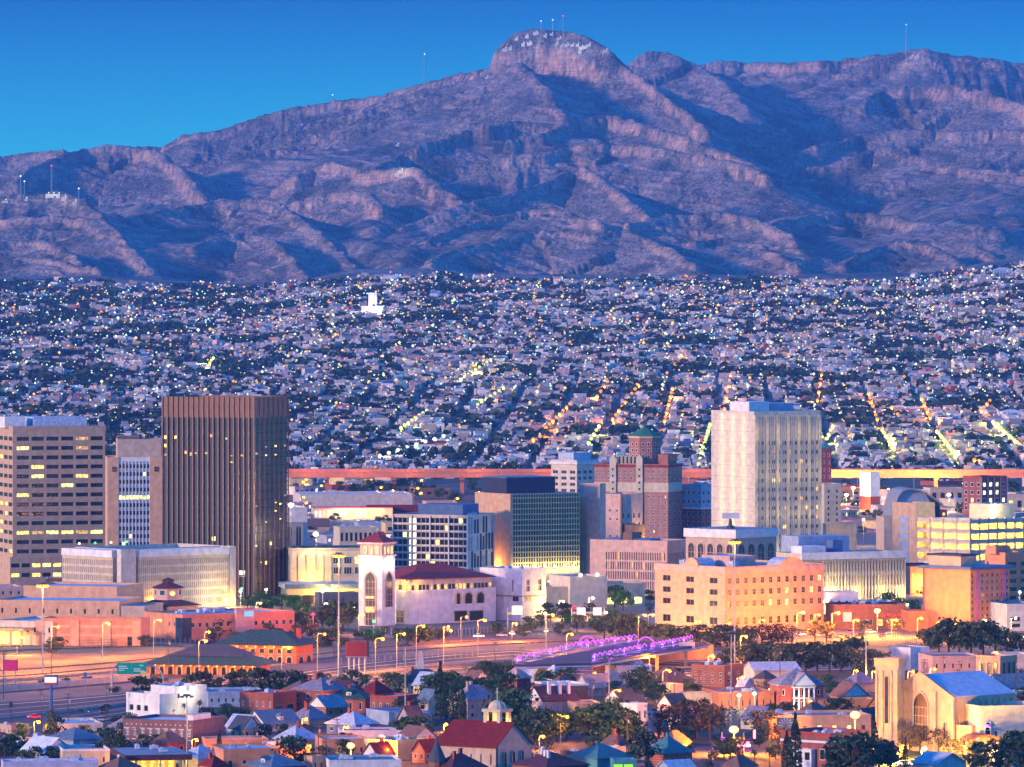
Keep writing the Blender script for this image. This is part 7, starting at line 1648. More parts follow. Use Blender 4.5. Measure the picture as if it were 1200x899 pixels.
# ------------------------------------------------------------------ near trees
leaf('leaf_green', (.020, .045, .018), (.05, .095, .034), (.10, .15, .05)); leaf('leaf_olive', (.030, .046, .020), (.066, .086, .034), (.12, .13, .05)); leaf('leaf_dark', (.014, .034, .022), (.03, .064, .036), (.065, .10, .046)); leaf('leaf_bright', (.02, .06, .012), (.05, .12, .02), (.09, .17, .03)); leaf('leaf_dry', (.045, .030, .016), (.09, .06, .026), (.15, .10, .04))
KIND = {}
def make_tree(kind, seed):
    r = np.random.default_rng(seed * 31 + hash(kind) % 7 if False else seed * 31 + len(kind)); rr = random.Random(seed)
    q = []; mb = MB()
    if kind in ('round', 'olive', 'bright', 'dry', 'dark'):
        limbs = []
        nC = 17 if kind != 'dry' else 13
        for i in range(nC):
            a = rr.uniform(0, 6.28); e = rr.uniform(-1.1, 1.3); rad = rr.uniform(.14, .38)
            c = np.array([rad * math.cos(a) * math.cos(e) * 1.15, rad * math.sin(a) * math.cos(e) * 1.15, .55 + .34 * math.sin(e)])
            limbs.append(c); s = rr.uniform(.13, .22)
            q.append(leaf_quads(40 if kind != 'dry' else 30, lambda g, n: c + (lambda p: p / np.linalg.norm(p, axis=1)[:, None] * g.uniform(.45, 1.05, (n, 1)) ** .5)(g.normal(size=(n, 3))) * s * np.array([1, 1, .8]), .036 if kind != 'dry' else .03, rr.randrange(10 ** 6)))
        mb.tube([(0, 0, -.02), (.01, 0, .2), (.0, .01, .42), (.01, 0, .62)], [.034, .026, .02, .008], 7)
        for c in limbs[:8]: mb.tube([(0, 0, .24 + .08 * rr.random()), tuple(c * np.array([.5, .5, .78])), tuple(c)], [.016, .010, .004], 5)
    elif kind == 'bush':
        for i in range(10):
            a = rr.uniform(0, 6.28); rad = rr.uniform(0, .42); c = np.array([rad * math.cos(a), rad * math.sin(a), rr.uniform(.25, .7)]); s = rr.uniform(.18, .3)
            q.append(leaf_quads(34, lambda g, n: c + (lambda p: p / np.linalg.norm(p, axis=1)[:, None] * g.uniform(.4, 1.05, (n, 1)) ** .5)(g.normal(size=(n, 3))) * s, .055, rr.randrange(10 ** 6)))
        for i in range(4): mb.tube([(0, 0, -.02), (.12 * math.cos(i * 1.6), .12 * math.sin(i * 1.6), .4)], [.03, .01], 5)
    elif kind == 'cypress':
        def f(g, n):
            z = g.uniform(.03, 1, n) ** .85; w_ = .115 * np.sin(np.clip(z * 1.04 + .05, 0, 1) * np.pi) ** .55 * (1.12 - .55 * z); a = g.uniform(0, 6.28, n); d = g.uniform(.5, 1, n) ** .5
            return np.stack([w_ * d * np.cos(a), w_ * d * np.sin(a), z], 1)
        q.append(leaf_quads(700, f, .020, seed)); mb.tube([(0, 0, -.02), (0, 0, .5), (0, 0, .9)], [.022, .016, .004], 6)
    elif kind == 'palm':
        for i in range(30):
            a = 2 * math.pi * i / 30 * 5.1; up = rr.uniform(-.6, 1.2); L = rr.uniform(.18, .26); d = np.array([math.cos(a), math.sin(a), 0]); s_ = np.array([-math.sin(a), math.cos(a), 0]); prev = np.array([0, 0, .86])
            for j in range(4):
                t = (j + 1) / 4; nx = np.array([0, 0, .86]) + d * L * t + np.array([0, 0, L * (up * t - 1.0 * t * t)]); w_ = .028 * (1.1 - t * .8)
                q.append(np.array([[prev - s_ * w_, prev + s_ * w_, nx + s_ * w_ * .7, nx - s_ * w_ * .7]])); prev = nx
        q.append(leaf_quads(60, lambda g, n: np.stack([g.normal(0, .03, n), g.normal(0, .03, n), g.uniform(.68, .84, n)], 1), .03, seed))
        mb.tube([(0, 0, -.02), (.01, 0, .45), (0, 0, .86)], [.022, .016, .016], 7)
    q = np.concatenate(q); mat = dict(round='leaf_green', olive='leaf_olive', bright='leaf_bright', dry='leaf_dry', bush='leaf_olive', cypress='leaf_dark', palm='leaf_olive', dark='leaf_dark')[kind]
    me = raw_mesh('crown', q.reshape(-1, 3), np.arange(len(q) * 4).reshape(-1, 4), mat)
    return me, mb.mesh('trunk', ['bark'])
NAMES = dict(round='broadleaf_tree', olive='mesquite_tree', bright='broadleaf_tree', dry='sparse_tree', dark='evergreen_tree', bush='shrub', cypress='cypress_tree', palm='palm_tree')
def tree(kind, px, pb, hpx, label, wr=1.0, group=None):
    ks = KIND.setdefault(kind, [make_tree(kind, s) for s in range(3)])
    me, tr = random.choice(ks); p = P(px, pb); h = hpx / F * p.y
    r_ = root(NAMES[kind], label, 'shrub' if kind == 'bush' else 'tree', p, random.uniform(0, 6.28), group)
    put('crown', me, r_); put('trunk', tr, r_); wv = wr * random.uniform(.92, 1.1); r_.scale = (h * wv, h * wv, h)
def cluster(kind, label, group, items, wr=1.0):
    for t in items: tree(kind, t[0], t[1], t[2], label, t[3] if len(t) > 3 else wr, group)
cluster('olive', 'dark green tree in front of the railway station', 'trees before the station', [(222, 816, 26), (238, 818, 32), (254, 816, 22), (270, 812, 24), (288, 814, 30), (304, 818, 36), (322, 818, 33), (340, 816, 31), (357, 812, 22), (378, 808, 20)], 1.15)
tree('round', 170, 822, 30, 'wide dark tree beside the green freeway sign', 1.5); tree('round', 411, 812, 28, 'big round tree below the dark maroon billboard', 1.35)
cluster('olive', 'street tree along the front of the pink courthouse', 'courthouse street trees', [(742, 752, 28), (755, 753, 24), (768, 753, 22), (781, 754, 23), (794, 754, 21), (807, 755, 22), (820, 755, 24), (838, 758, 26), (852, 758, 27), (866, 759, 24), (880, 760, 27)], 1.15)
cluster('dry', 'amber lamp-lit tree right of the courthouse front', 'amber trees by the courthouse', [(893, 758, 27), (904, 758, 26), (916, 758, 28), (928, 755, 22), (955, 752, 26), (968, 752, 24), (1012, 744, 18), (1048, 744, 20), (1056, 742, 16)], 1.15)
cluster('olive', 'tree in the dense dark row below the courthouse', 'dark tree row above the neighbourhood', [(858, 784, 24), (874, 786, 30), (888, 786, 33), (902, 786, 34), (916, 788, 35), (930, 786, 32), (944, 788, 36), (958, 788, 36), (972, 788, 34), (986, 788, 38), (1000, 786, 40), (1014, 792, 32), (1030, 792, 30), (846, 782, 16)], 1.2)
cluster('olive', 'large tree below the orange hotel', 'trees below the orange hotel', [(1088, 766, 30), (1100, 768, 36), (1112, 768, 44), (1124, 768, 40), (1138, 768, 40), (1152, 768, 42), (1166, 764, 32), (1180, 768, 30), (1196, 768, 26)], 1.15)
cluster('round', 'park tree beside the white corner block', 'park trees by the street', [(682, 866, 36), (694, 868, 42), (706, 864, 40), (718, 868, 50), (730, 872, 44), (708, 876, 42), (722, 878, 46), (738, 876, 38), (664, 866, 32), (652, 870, 36), (640, 872, 40), (625, 872, 44)], 1.1)
cluster('round', 'dark bushy tree left of the pink manor house', 'trees left of the manor house', [(600, 850, 44), (612, 858, 50), (590, 858, 46), (602, 870, 46), (585, 866, 34), (576, 830, 36), (590, 826, 38), (564, 824, 30), (566, 800, 26), (580, 800, 24), (594, 798, 20)], 1.1)
cluster('dry', 'brownish bare-looking tree before the long flat store', 'brown trees before the store', [(772, 868, 36), (788, 868, 44), (802, 866, 46), (816, 866, 48), (830, 868, 44), (845, 862, 36), (900, 866, 34), (888, 862, 30), (912, 880, 28)], 1.2)
cluster('dry', 'amber tree on the church lawn', 'amber trees on the church lawn', [(1036, 874, 26), (1050, 872, 26), (1066, 884, 30), (1078, 882, 32), (1090, 880, 30), (1100, 884, 30), (1114, 890, 24), (1128, 890, 26), (1142, 892, 24), (1058, 892, 20), (1120, 876, 28), (1165, 874, 16)], 1.05)
cluster('dark', 'big dark tree at the bottom right corner', 'dark trees at bottom right', [(1150, 908, 38), (1172, 906, 40), (1196, 908, 44), (1186, 896, 40), (990, 908, 46), (1008, 910, 44), (1030, 906, 40), (1044, 904, 34), (974, 910, 30), (1204, 890, 34), (1000, 912, 54)], 1.1)
cluster('dark', 'dark tree at the lower left by the white gable roof', 'dark trees at lower left', [(6, 892, 28), (18, 890, 30), (30, 892, 24), (40, 896, 22), (62, 896, 22), (76, 882, 22), (124, 886, 34), (134, 890, 30), (118, 894, 24), (146, 872, 26), (140, 884, 22)], 1.1)
cluster('dark', 'dark tree between the lower left houses', 'trees between lower left houses', [(168, 878, 18), (184, 880, 20), (298, 856, 22), (310, 872, 24), (330, 868, 20), (346, 906, 44, 1.15), (276, 850, 22), (266, 842, 18), (356, 846, 14), (388, 838, 14), (404, 876, 18), (360, 864, 16)], 1.2)
cluster('round', 'round tree beside the freeway roadside houses', 'trees by the freeway houses', [(478, 866, 26), (492, 866, 28), (466, 864, 20), (510, 822, 32), (522, 826, 40), (534, 814, 24), (468, 812, 24), (440, 820, 20), (452, 806, 18), (546, 812, 20), (430, 804, 14)], 1.3)
cluster('cypress', 'slim dark cypress before the stone house', 'cypresses by the stone house', [(516, 842, 66), (522, 844, 50), (531, 846, 54), (542, 850, 46), (538, 846, 36)])
cluster('cypress', 'slim cypress by the star billboard', 'cypresses at the star billboard', [(922, 908, 52), (932, 910, 74), (904, 884, 24), (926, 904, 36)], 1.1)
cluster('cypress', 'thin cypress by the church tower', 'cypresses by the church', [(1025, 896, 56), (1061, 902, 34)], .9)
cluster('cypress', 'cypress in front of the coral blocks', 'cypresses by the coral blocks', [(257, 890, 34), (245, 900, 24), (94, 904, 20)], 1.1)
cluster('palm', 'palm tree by the white floodlit showroom', 'palms at the showroom', [(216, 842, 20), (234, 844, 26), (204, 842, 12)], 1.0); cluster('palm', 'fan palm at the lower left lot', 'palms at the lower left lot', [(13, 846, 26, .8), (60, 862, 34, .9), (197, 900, 18, 1)], 1.0); cluster('palm', 'palm beside the teal-roofed houses', 'palms by the teal roofs', [(808, 896, 26, 1.1), (884, 904, 28, 1.1), (902, 900, 24, 1.1), (866, 902, 24, 1.1)])
tree('bright', 27, 868, 20, 'small bright green street tree at lower left', 1.1); tree('dark', 66, 868, 30, 'dark tree under the tall palm at lower left', .9); tree('dark', 758, 902, 46, 'dark round tree between the two teal roofs', .95); tree('dry', 640, 888, 22, 'bare brown tree on the street corner by the mission church', 1.2); tree('dry', 526, 890, 32, 'bare brown tree before the red church roof', 1.2)
cluster('bright', 'lamp-lit green tree at the foot of the brown glass tower', 'trees at the glass tower foot', [(304, 716, 22), (316, 718, 22), (330, 716, 20), (344, 720, 22), (356, 722, 18), (290, 714, 16)], 1.3)
cluster('olive', 'dark tree on the slope left of the bell tower', 'trees left of the bell tower', [(346, 742, 26), (358, 738, 20), (378, 738, 30), (392, 736, 34), (402, 738, 28), (336, 744, 24), (366, 748, 18), (412, 728, 24), (380, 752, 16), (396, 752, 18)], 1.25)
cluster('bush', 'dark bush along the embankment left of the bell tower', 'bushes on the embankment', [(350, 758, 14), (368, 760, 14), (384, 758, 15), (400, 758, 12), (330, 764, 13), (436, 752, 12), (420, 748, 10)], 1.6); cluster('bright', 'bright green lit bush below the bell tower', 'lit bushes below the bell tower', [(432, 752, 14), (444, 750, 12)], 1.6)
cluster('bush', 'olive shrub below the white terminal hall', 'shrubs below the terminal hall', [(478, 754, 20), (490, 754, 22), (502, 752, 20), (514, 750, 16), (468, 750, 16), (584, 742, 14)], 1.3)
cluster('olive', 'tree by the peach and brick offices at left', 'trees by the peach offices', [(66, 764, 18), (60, 766, 14), (170, 758, 14), (262, 748, 24), (252, 752, 18), (276, 754, 14), (300, 752, 14), (316, 748, 18), (328, 750, 14), (174, 690, 6)], 1.3)
cluster('olive', 'dark tree near the white sign gantries', 'trees by the gantries', [(622, 742, 20), (634, 738, 18), (645, 730, 24), (662, 728, 22), (676, 742, 22), (698, 740, 18), (708, 748, 26), (722, 748, 30), (734, 752, 34), (690, 724, 18), (655, 744, 14)], 1.2); cluster('bright', 'green floodlit tree before the pale plaza block', 'floodlit plaza trees', [(654, 706, 20), (666, 708, 18), (720, 712, 26), (730, 716, 24), (716, 736, 22), (1042, 716, 22), (1056, 718, 18), (1030, 714, 14), (1070, 722, 20)], 1.1)
cluster('dark', 'dark tree under the elevated freeway', 'trees under the freeway', [(430, 576, 14), (442, 578, 16), (456, 580, 14), (470, 578, 18), (480, 576, 20), (494, 580, 14), (506, 580, 12), (400, 574, 10), (560, 582, 10), (536, 588, 10), (515, 584, 12), (640, 580, 10), (815, 566, 14), (830, 566, 12), (1085, 566, 12), (1170, 570, 14)], 1.3)
cluster('bush', 'low shrub in the rail yard', 'rail yard shrubs', [(78, 800, 6), (104, 798, 6), (50, 802, 6), (135, 812, 8), (20, 808, 4), (190, 800, 6)], 2.0); cluster('bush', 'shrub on the roadside below the dirt lot', 'roadside shrubs', [(556, 792, 12), (570, 790, 14), (584, 788, 14), (598, 786, 12), (610, 792, 12), (660, 814, 14), (674, 812, 16), (650, 818, 12)], 1.6)
cluster('round', 'leafy tree among the houses under the bridge', 'trees among houses under the bridge', [(640, 812, 26), (654, 806, 22), (670, 804, 22), (744, 812, 28), (756, 818, 30), (768, 824, 26), (752, 800, 20), (790, 804, 22), (806, 812, 16), (638, 846, 16), (736, 828, 20), (894, 830, 16), (968, 812, 22), (980, 818, 20)], 1.15)

# ------------------------------------------------------------------ street lamps, masts and poles
_lm = {}
def lamp_bulb(r, m): 
    k = (round(r, 2), m.name)
    if k not in _lm: _lm[k] = MB().ball(0, 0, 0, r, 10, 6, .75).mesh('lamp_head', [m])
    return _lm[k]
def street_lamp(px, pb, pt, label, bulb=SOD, col=SODC, pw=2600, side=1, br=.55, on=True, group=None, name='street_lamp', mat='metal'):
    p = P(px, pb); k = F / p.y; h = (pb - pt) / k; r_ = root(name, label, 'street lamp', p, 0, group); a = min(2.4, h * .2) * side
    MB().cyl(0, 0, 0, h - .6, .16, 7, .09).build('pole', mat, r_)
    MB().tube([(0, 0, h - .65), (a * .3, 0, h - .1), (a, 0, h + .05)], .08, 5).build('arm', mat, r_)
    MB().box(min(a, a + .7 * side), -.2, h, max(a, a + .7 * side), .2, h + .22).build('housing', mat, r_)
    if on: put('lamp_head', lamp_bulb(br, bulb), r_, (a + .3 * side, -.05, h - br * .6)); light((a + .3 * side, -1.0, h - .9), col, pw, .5, parent=r_)
def ball_lamp(px, pb, pt, label, bulb=SOD, col=SODC, pw=2600, br=.8, name='post_lamp', mat='metal'):
    p = P(px, pb); k = F / p.y; h = (pb - pt) / k; r_ = root(name, label, 'street lamp', p)
    MB().cyl(0, 0, 0, h - br, .14, 7, .09).build('pole', mat, r_); put('lamp_head', lamp_bulb(br, bulb), r_, (0, 0, h)); MB().cyl(0, 0, h + br * .75, h + br * .75 + .25, br * .9, 8, .1).build('cap', mat, r_)
    light((0, -br - .6, h), col, pw, .5, parent=r_)
def high_mast(px, pb, pt, label, on=False, pw=0, mat='metal', r0=.27):
    p = P(px, pb); k = F / p.y; h = (pb - pt) / k; r_ = root('high_mast', label, 'light mast', p); MB().cyl(0, 0, 0, h, r0, 10, r0 * .5).build('pole', mat, r_)
    mb = MB(); mb.cyl(0, 0, h - .5, h + .1, 1.1, 10)
    for i in range(8): q = 2 * math.pi * i / 8; mb.box(1.7 * math.cos(q) - .3, 1.7 * math.sin(q) - .3, h - .9, 1.7 * math.cos(q) + .3, 1.7 * math.sin(q) + .3, h - .35)
    mb.build('lamp_ring', 'darkmetal', r_)
    if on:
        for i in range(8): q = 2 * math.pi * i / 8; put('lamp_head', lamp_bulb(.7, SOD), r_, (1.7 * math.cos(q), 1.7 * math.sin(q), h - 1.1))
        light((0, 0, h - 3), SODC, pw, 1.0, parent=r_)
high_mast(50, 790, 683, 'tall lit orange high mast standing in the rail yard', True, 95000); high_mast(397, 798, 648, 'tall unlit grey high mast left of the bell tower', True, 40000, r0=.4); high_mast(861, 800, 632, 'tall thin mast before the pink courthouse', True, 20000); high_mast(714, 852, 768, 'white pole by the pink manor house'); high_mast(857, 846, 740, 'pale slim pole among the houses right of centre'); high_mast(1015, 800, 728, 'grey slim pole by the church tower'); high_mast(219, 906, 814, 'pale slim pole beside the filling station'); high_mast(475, 850, 754, 'slim curved-head pole above the deep blue workshop')
for a in ((40, 868, 845, 'orange lamp by the bright green street tree', SOD, SODC, 4200), (233, 800, 750, 'lamp at the left end of the station', SOD, SODC, 6500), (372, 790, 742, 'lamp on the slope right of the station', SOD, SODC, 6500), (465, 788, 742, 'left one of two lamps below the terminal hall', SOD, SODC, 9000), (488, 782, 733, 'right one of two lamps below the terminal hall', SOD, SODC, 9000),
          (540, 752, 722, 'lamp at the terminal garage doors', SOD, SODC, 6000), (664, 768, 742, 'lamp beside the dirt lot and gantry', SOD, SODC, 7000), (748, 758, 720, 'lamp left of the courthouse', SOD, SODC, 8000), (868, 772, 745, 'lamp added before the courthouse street trees', SOD, SODC, 22000), (934, 752, 717, 'left lamp right of the courthouse', SOD, SODC, 22000), (975, 752, 718, 'bright lamp at the amber tree clump', SOD, SODC, 22000),  # the lamp by the courthouse street trees is added to light them
          (761, 790, 768, 'lamp under the bridge deck', SOD, SODC, 8000), (830, 790, 768, 'lamp on the underpass wall', SOD, SODC, 8000), (1098, 748, 728, 'lamp by the orange hotel foot', SOD, SODC, 5000), (1000, 800, 785, 'left lamp before the church tower', SOD, SODC, 3500), (1022, 800, 786, 'right lamp before the church tower', SOD, SODC, 3500), (1064, 810, 786, 'lamp beside the church tower top', SOD, SODC, 3500), (1090, 806, 783, 'lamp by the long pink-grey warehouse', SOD, SODC, 4500), (1162, 788, 764, 'lamp by the small chapel block', SOD, SODC, 3000),
          (719, 838, 808, 'lamp lighting the pink gable roof', SOD, SODC, 5500), (777, 818, 785, 'lamp before the brown hip roof', SOD, SODC, 6500), (864, 822, 793, 'lamp right of the orange brick block', SOD, SODC, 6500), (657, 872, 839, 'park street lamp below the pink manor', SOD, SODC, 3800), (632, 880, 862, 'small lamp in the trees by the mission church', SOD, SODC, 2800), (354, 860, 842, 'lamp beside the mauve hip roof', SOD, SODC, 1800), (402, 872, 851, 'lamp by the pale blue-walled house', SOD, SODC, 3200),
          (225, 888, 866, 'lamp at the purple brick block corner', SOD, SODC, 2600), (143, 900, 885, 'lamp at the filling station corner', SOD, SODC, 2400), (326, 846, 833, 'porch-side lamp at the blue roofed house', SOD, SODC, 1100), (606, 806, 787, 'lamp on the pale brown roofed house', SOD, SODC, 2200), (694, 800, 788, 'lamp behind the pale pink gable roof', SOD, SODC, 1800), (520, 858, 848, 'lamp at the red church roof end', SOD, SODC, 2200), (1080, 892, 876, 'lamp in the church lawn trees', SOD, YELC, 26000)):
    street_lamp(a[0], a[1], a[2], 'orange street ' + a[3] if not a[3].startswith(('bright', 'orange', 'left', 'right', 'small', 'park', 'porch')) else a[3] + (' street light' if 'lamp' not in a[3] else ''), a[4], a[5], a[6] * 2.2)
ball_lamp(411, 892, 874, 'star-bright orange lamp before the long orange-walled block', bulb=SODX, pw=60000, br=1.2); ball_lamp(860, 884, 855, 'brightest amber lamp beside the violet neon sign', bulb=SODX, pw=110000, br=1.5); ball_lamp(1002, 871, 838, 'brilliant amber lamp left of the church', bulb=SODX, pw=130000, br=1.6); ball_lamp(1028, 744, 716, 'bright yellow lamp in the car park right of the courthouse', bulb=SODX, pw=26000, br=1.3, col=YELC)
for a in ((265, 712, 703, 'white lamp at the pale civic block end', SODW, WHTC, 6000), (282, 712, 693, 'pair lamp at the glass tower corner', SODW, WHTC, 6000), (283, 706, 690, 'green glowing lamp at the glass tower corner', GRNB, (.2, 1, .3), 1500), (312, 706, 691, 'white lamp at the glass tower base', SODW, WHTC, 3000), (341, 704, 592, 'white flood lamp left of the shop row', SODW, WHTC, 26000), (370, 700, 626, 'star-bright white flood lamp beside the white blank block', SODW, WHTC, 18000), (378, 724, 693, 'white lamp above the dark grey shuttered block', SODW, WHTC, 3500),
          (367, 748, 720, 'red glowing lamp in the trees left of the bell tower', REDB, (1, .03, .05), 9000), (438, 752, 728, 'green signal lamp at the foot of the bell tower', GRNB, (.1, 1, .2), 1500), (639, 742, 719, 'white lamp in the trees by the white annex', SODW, WHTC, 5000), (710, 740, 718, 'white lamp on the sign gantry', SODW, WHTC, 5000), (673, 728, 712, 'red signal lamp by the sign gantry', REDB, (1, .03, .05), 900), (770, 720, 706, 'white lamp at the courthouse left corner', SODW, WHTC, 4000), (866, 834, 815, 'left white flood lamp before the orange store', SODW, WHTC, 3000), (884, 834, 813, 'right white flood lamp before the orange store', SODW, WHTC, 3000), (903, 828, 808, 'white lamp left of the portico house', SODW, WHTC, 1600),
          (1135, 596, 561, 'brilliant white flood lamp beside the red trimmed office', SODW, WHTC, 60000), (1112, 600, 580, 'white flood lamp before the red trimmed office', SODW, WHTC, 26000), (992, 598, 580, 'brilliant yellow flood lamp under the freeway by the silo', SODW, YELC, 90000), (1000, 590, 572, 'second yellow flood lamp under the freeway by the silo', SODW, YELC, 40000), (1012, 640, 609, 'white lamp in the lot right of the cream tower', SODW, WHTC, 9000), (1195, 720, 694, 'white green-tinged lamp at the far right edge', SODW, WHTC, 5000), (1022, 728, 712, 'white lamp at the low roofs right of the courthouse', SODW, WHTC, 3000), (1050, 728, 722, 'white lamp among cars right of the courthouse', SODW, WHTC, 2500)):
    big = a[6] > 15000; ball_lamp(a[0], a[1], a[2], a[3], a[4], a[5], a[6] * .7, 1.4 if big else .7)
for x, y, pw, c in ((330, 738, 16000, YELC), (300, 728, 14000, YELC), (420, 742, 9000, SODC), (655, 726, 16000, YELC), (690, 722, 16000, YELC), (725, 744, 16000, SODC), (760, 742, 6000, SODC), (815, 750, 6000, SODC), (850, 752, 6000, SODC), (890, 748, 6000, SODC), (955, 742, 22000, SODC), (1000, 748, 24000, SODC), (1045, 748, 24000, SODC), (1075, 746, 18000, SODC), (1120, 748, 12000, SODC), (1150, 748, 14000, YELC), (1185, 746, 14000, YELC), (960, 726, 12000, YELC), (1058, 730, 14000, YELC), (380, 712, 9000, YELC), (240, 762, 12000, SODC), (300, 764, 12000, SODC), (20, 768, 14000, SODC), (600, 752, 16000, SODC), (520, 756, 14000, SODC)):
    street_lamp(x, y, y - 22, 'added orange lamp along the downtown streets' if c is SODC else 'added yellow lamp along the downtown streets', SOD if c is SODC else SODW, c, pw, br=.5)  # extra lamps added to warm the glow at street level
for i, (x, y0, y1) in enumerate(((354, 585, 561), (372, 590, 568), (442, 592, 570), (485, 592, 571), (533, 596, 583), (413, 592, 585), (356, 600, 588), (417, 618, 609), (560, 580, 575))): street_lamp(x, y0, y1, 'orange lamp in the yards under the elevated freeway', pw=9000, br=1.1, group='lamps under the elevated freeway')
for i in range(14):
    x = 345 + i * 66; street_lamp(x, 575, 541 if i % 2 else 544, 'tall unlit lamp post along the elevated freeway', on=False, group='lamp posts along the elevated freeway')
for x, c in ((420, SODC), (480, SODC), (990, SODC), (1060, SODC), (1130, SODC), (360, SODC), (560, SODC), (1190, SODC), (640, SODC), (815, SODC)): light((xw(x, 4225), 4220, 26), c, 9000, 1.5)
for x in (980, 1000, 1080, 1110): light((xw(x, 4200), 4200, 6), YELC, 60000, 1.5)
def utility_pole(px, pb, pt, label):
    p = P(px, pb); k = F / p.y; h = (pb - pt) / k; r_ = root('utility_pole', label, 'utility pole', p, RAD(random.uniform(-30, 30))); MB().cyl(0, 0, 0, h, .17, 7, .11).build('pole', 'wood', r_)
    for z in (h - .5, h - 1.5): MB().box(-1.3, -.07, z, 1.3, .07, z + .16).build('crossarm', 'wood', r_)
    MB().cyl(.4, -.25, h - 3.2, h - 2.2, .25, 8).build('transformer', 'grey', r_)
for i, (x, b0, t0) in enumerate(((60, 802, 760), (4, 820, 762), (197, 800, 745), (80, 858, 812), (48, 852, 808), (100, 874, 850), (300, 880, 850), (373, 886, 846), (382, 905, 864), (395, 874, 838), (640, 850, 815), (735, 880, 835), (768, 846, 812), (730, 852, 790), (790, 824, 780), (834, 896, 868), (868, 894, 862), (888, 840, 802), (1083, 812, 772), (1106, 812, 766), (1124, 810, 774), (1146, 800, 762), (1122, 818, 784), (914, 800, 756), (667, 852, 842), (694, 846, 796), (612, 782, 758), (602, 800, 764), (160, 892, 852), (820, 822, 786), (1190, 815, 770), (545, 812, 778), (580, 782, 752), (950, 830, 800), (125, 840, 800))):
    utility_pole(x, b0, t0, f'wooden utility pole, {"lower left houses" if x < 320 and b0 > 840 else "rail yard and freeway at left" if x < 330 else "houses left of the mission church" if x < 600 else "houses around the bridge" if x < 850 else "houses around the church"}')
def wires(label, pts):
    Q = [Vector((xw(a, gy(g)), gy(g), zw(b, gy(g)))) for a, g, b in pts]; mb = MB()
    for off in (0, .5, 1.0):
        for a, b in zip(Q[:-1], Q[1:]): mb.tube([a + (b - a) * t + Vector((0, 0, off - 1.6 * math.sin(math.pi * t))) for t in [i / 10 for i in range(11)]], .035, 4)
    tag(mb.build('power_lines', 'darkmetal'), label, 'power lines', pos=tuple(Q[0]))
wires('power lines sagging across the dark tree row at right', [(840, 800, 753), (914, 800, 757), (1015, 800, 762), (1106, 812, 767), (1190, 815, 771)]); wires('power lines over the houses right of the bridge', [(694, 846, 797), (730, 852, 812), (768, 846, 813), (790, 824, 815)]); wires('power lines along the rail yard', [(-20, 815, 762), (60, 802, 761), (197, 800, 746)])
for x, y, pw, c in ((-30, 778, 15000, SODC), (120, 772, 20000, SODC), (180, 768, 15000, SODC), (60, 776, 15000, SODC), (440, 790, 15000, SODC), (520, 780, 15000, SODC), (560, 768, 15000, SODC), (640, 762, 15000, SODC), (330, 800, 18000, SODC)):
    street_lamp(x, y, y - 42, 'orange lamp along the rail yard and freeway', pw=pw, group='rail yard and freeway lamps')
# fences
def fence(label, pts, h=2.0, n=40):
    Q = [P(*p) for p in pts]; o0 = Q[0]; r_ = root('wire_fence', label, 'fence', o0)
    mb = MB(); L = sum((b - a).length for a, b in zip(Q[:-1], Q[1:]))
    for a, b in zip(Q[:-1], Q[1:]):
        m_ = max(2, int((b - a).length / L * n))
        for z in (.3, h * .6, h): mb.tube([a - o0 + Vector((0, 0, z)), b - o0 + Vector((0, 0, z))], .05, 4)
        for i in range(m_ * 3): q = a + (b - a) * (i / m_ / 3) - o0; mb.box(q.x - .02, q.y - .02, .05, q.x + .02, q.y + .02, h - .05)
        for i in range(m_): q = a + (b - a) * (i / m_) - o0; MB().cyl(q.x, q.y, 0, h + .3, .08, 5).build('post', 'metal', r_)
    mb.build('wire_mesh', 'darkmetal', r_)
fence('wire fence below the orange banded hall', [(95, 758), (165, 757), (240, 755)], 2.6, 26); fence('wire fence between the rail yard and the freeway', [(0, 808), (80, 800), (165, 790)], 2.2, 34); fence('wire fence at the edge of the dirt lot', [(400, 778), (480, 774), (560, 770)], 2.2, 24); fence('wire fence before the terminal hall', [(445, 745), (520, 748), (580, 742)], 3.0, 26); fence('pale railing of the terrace below the orange hotel', [(1030, 752), (1060, 753), (1078, 754)], 3.2, 18)

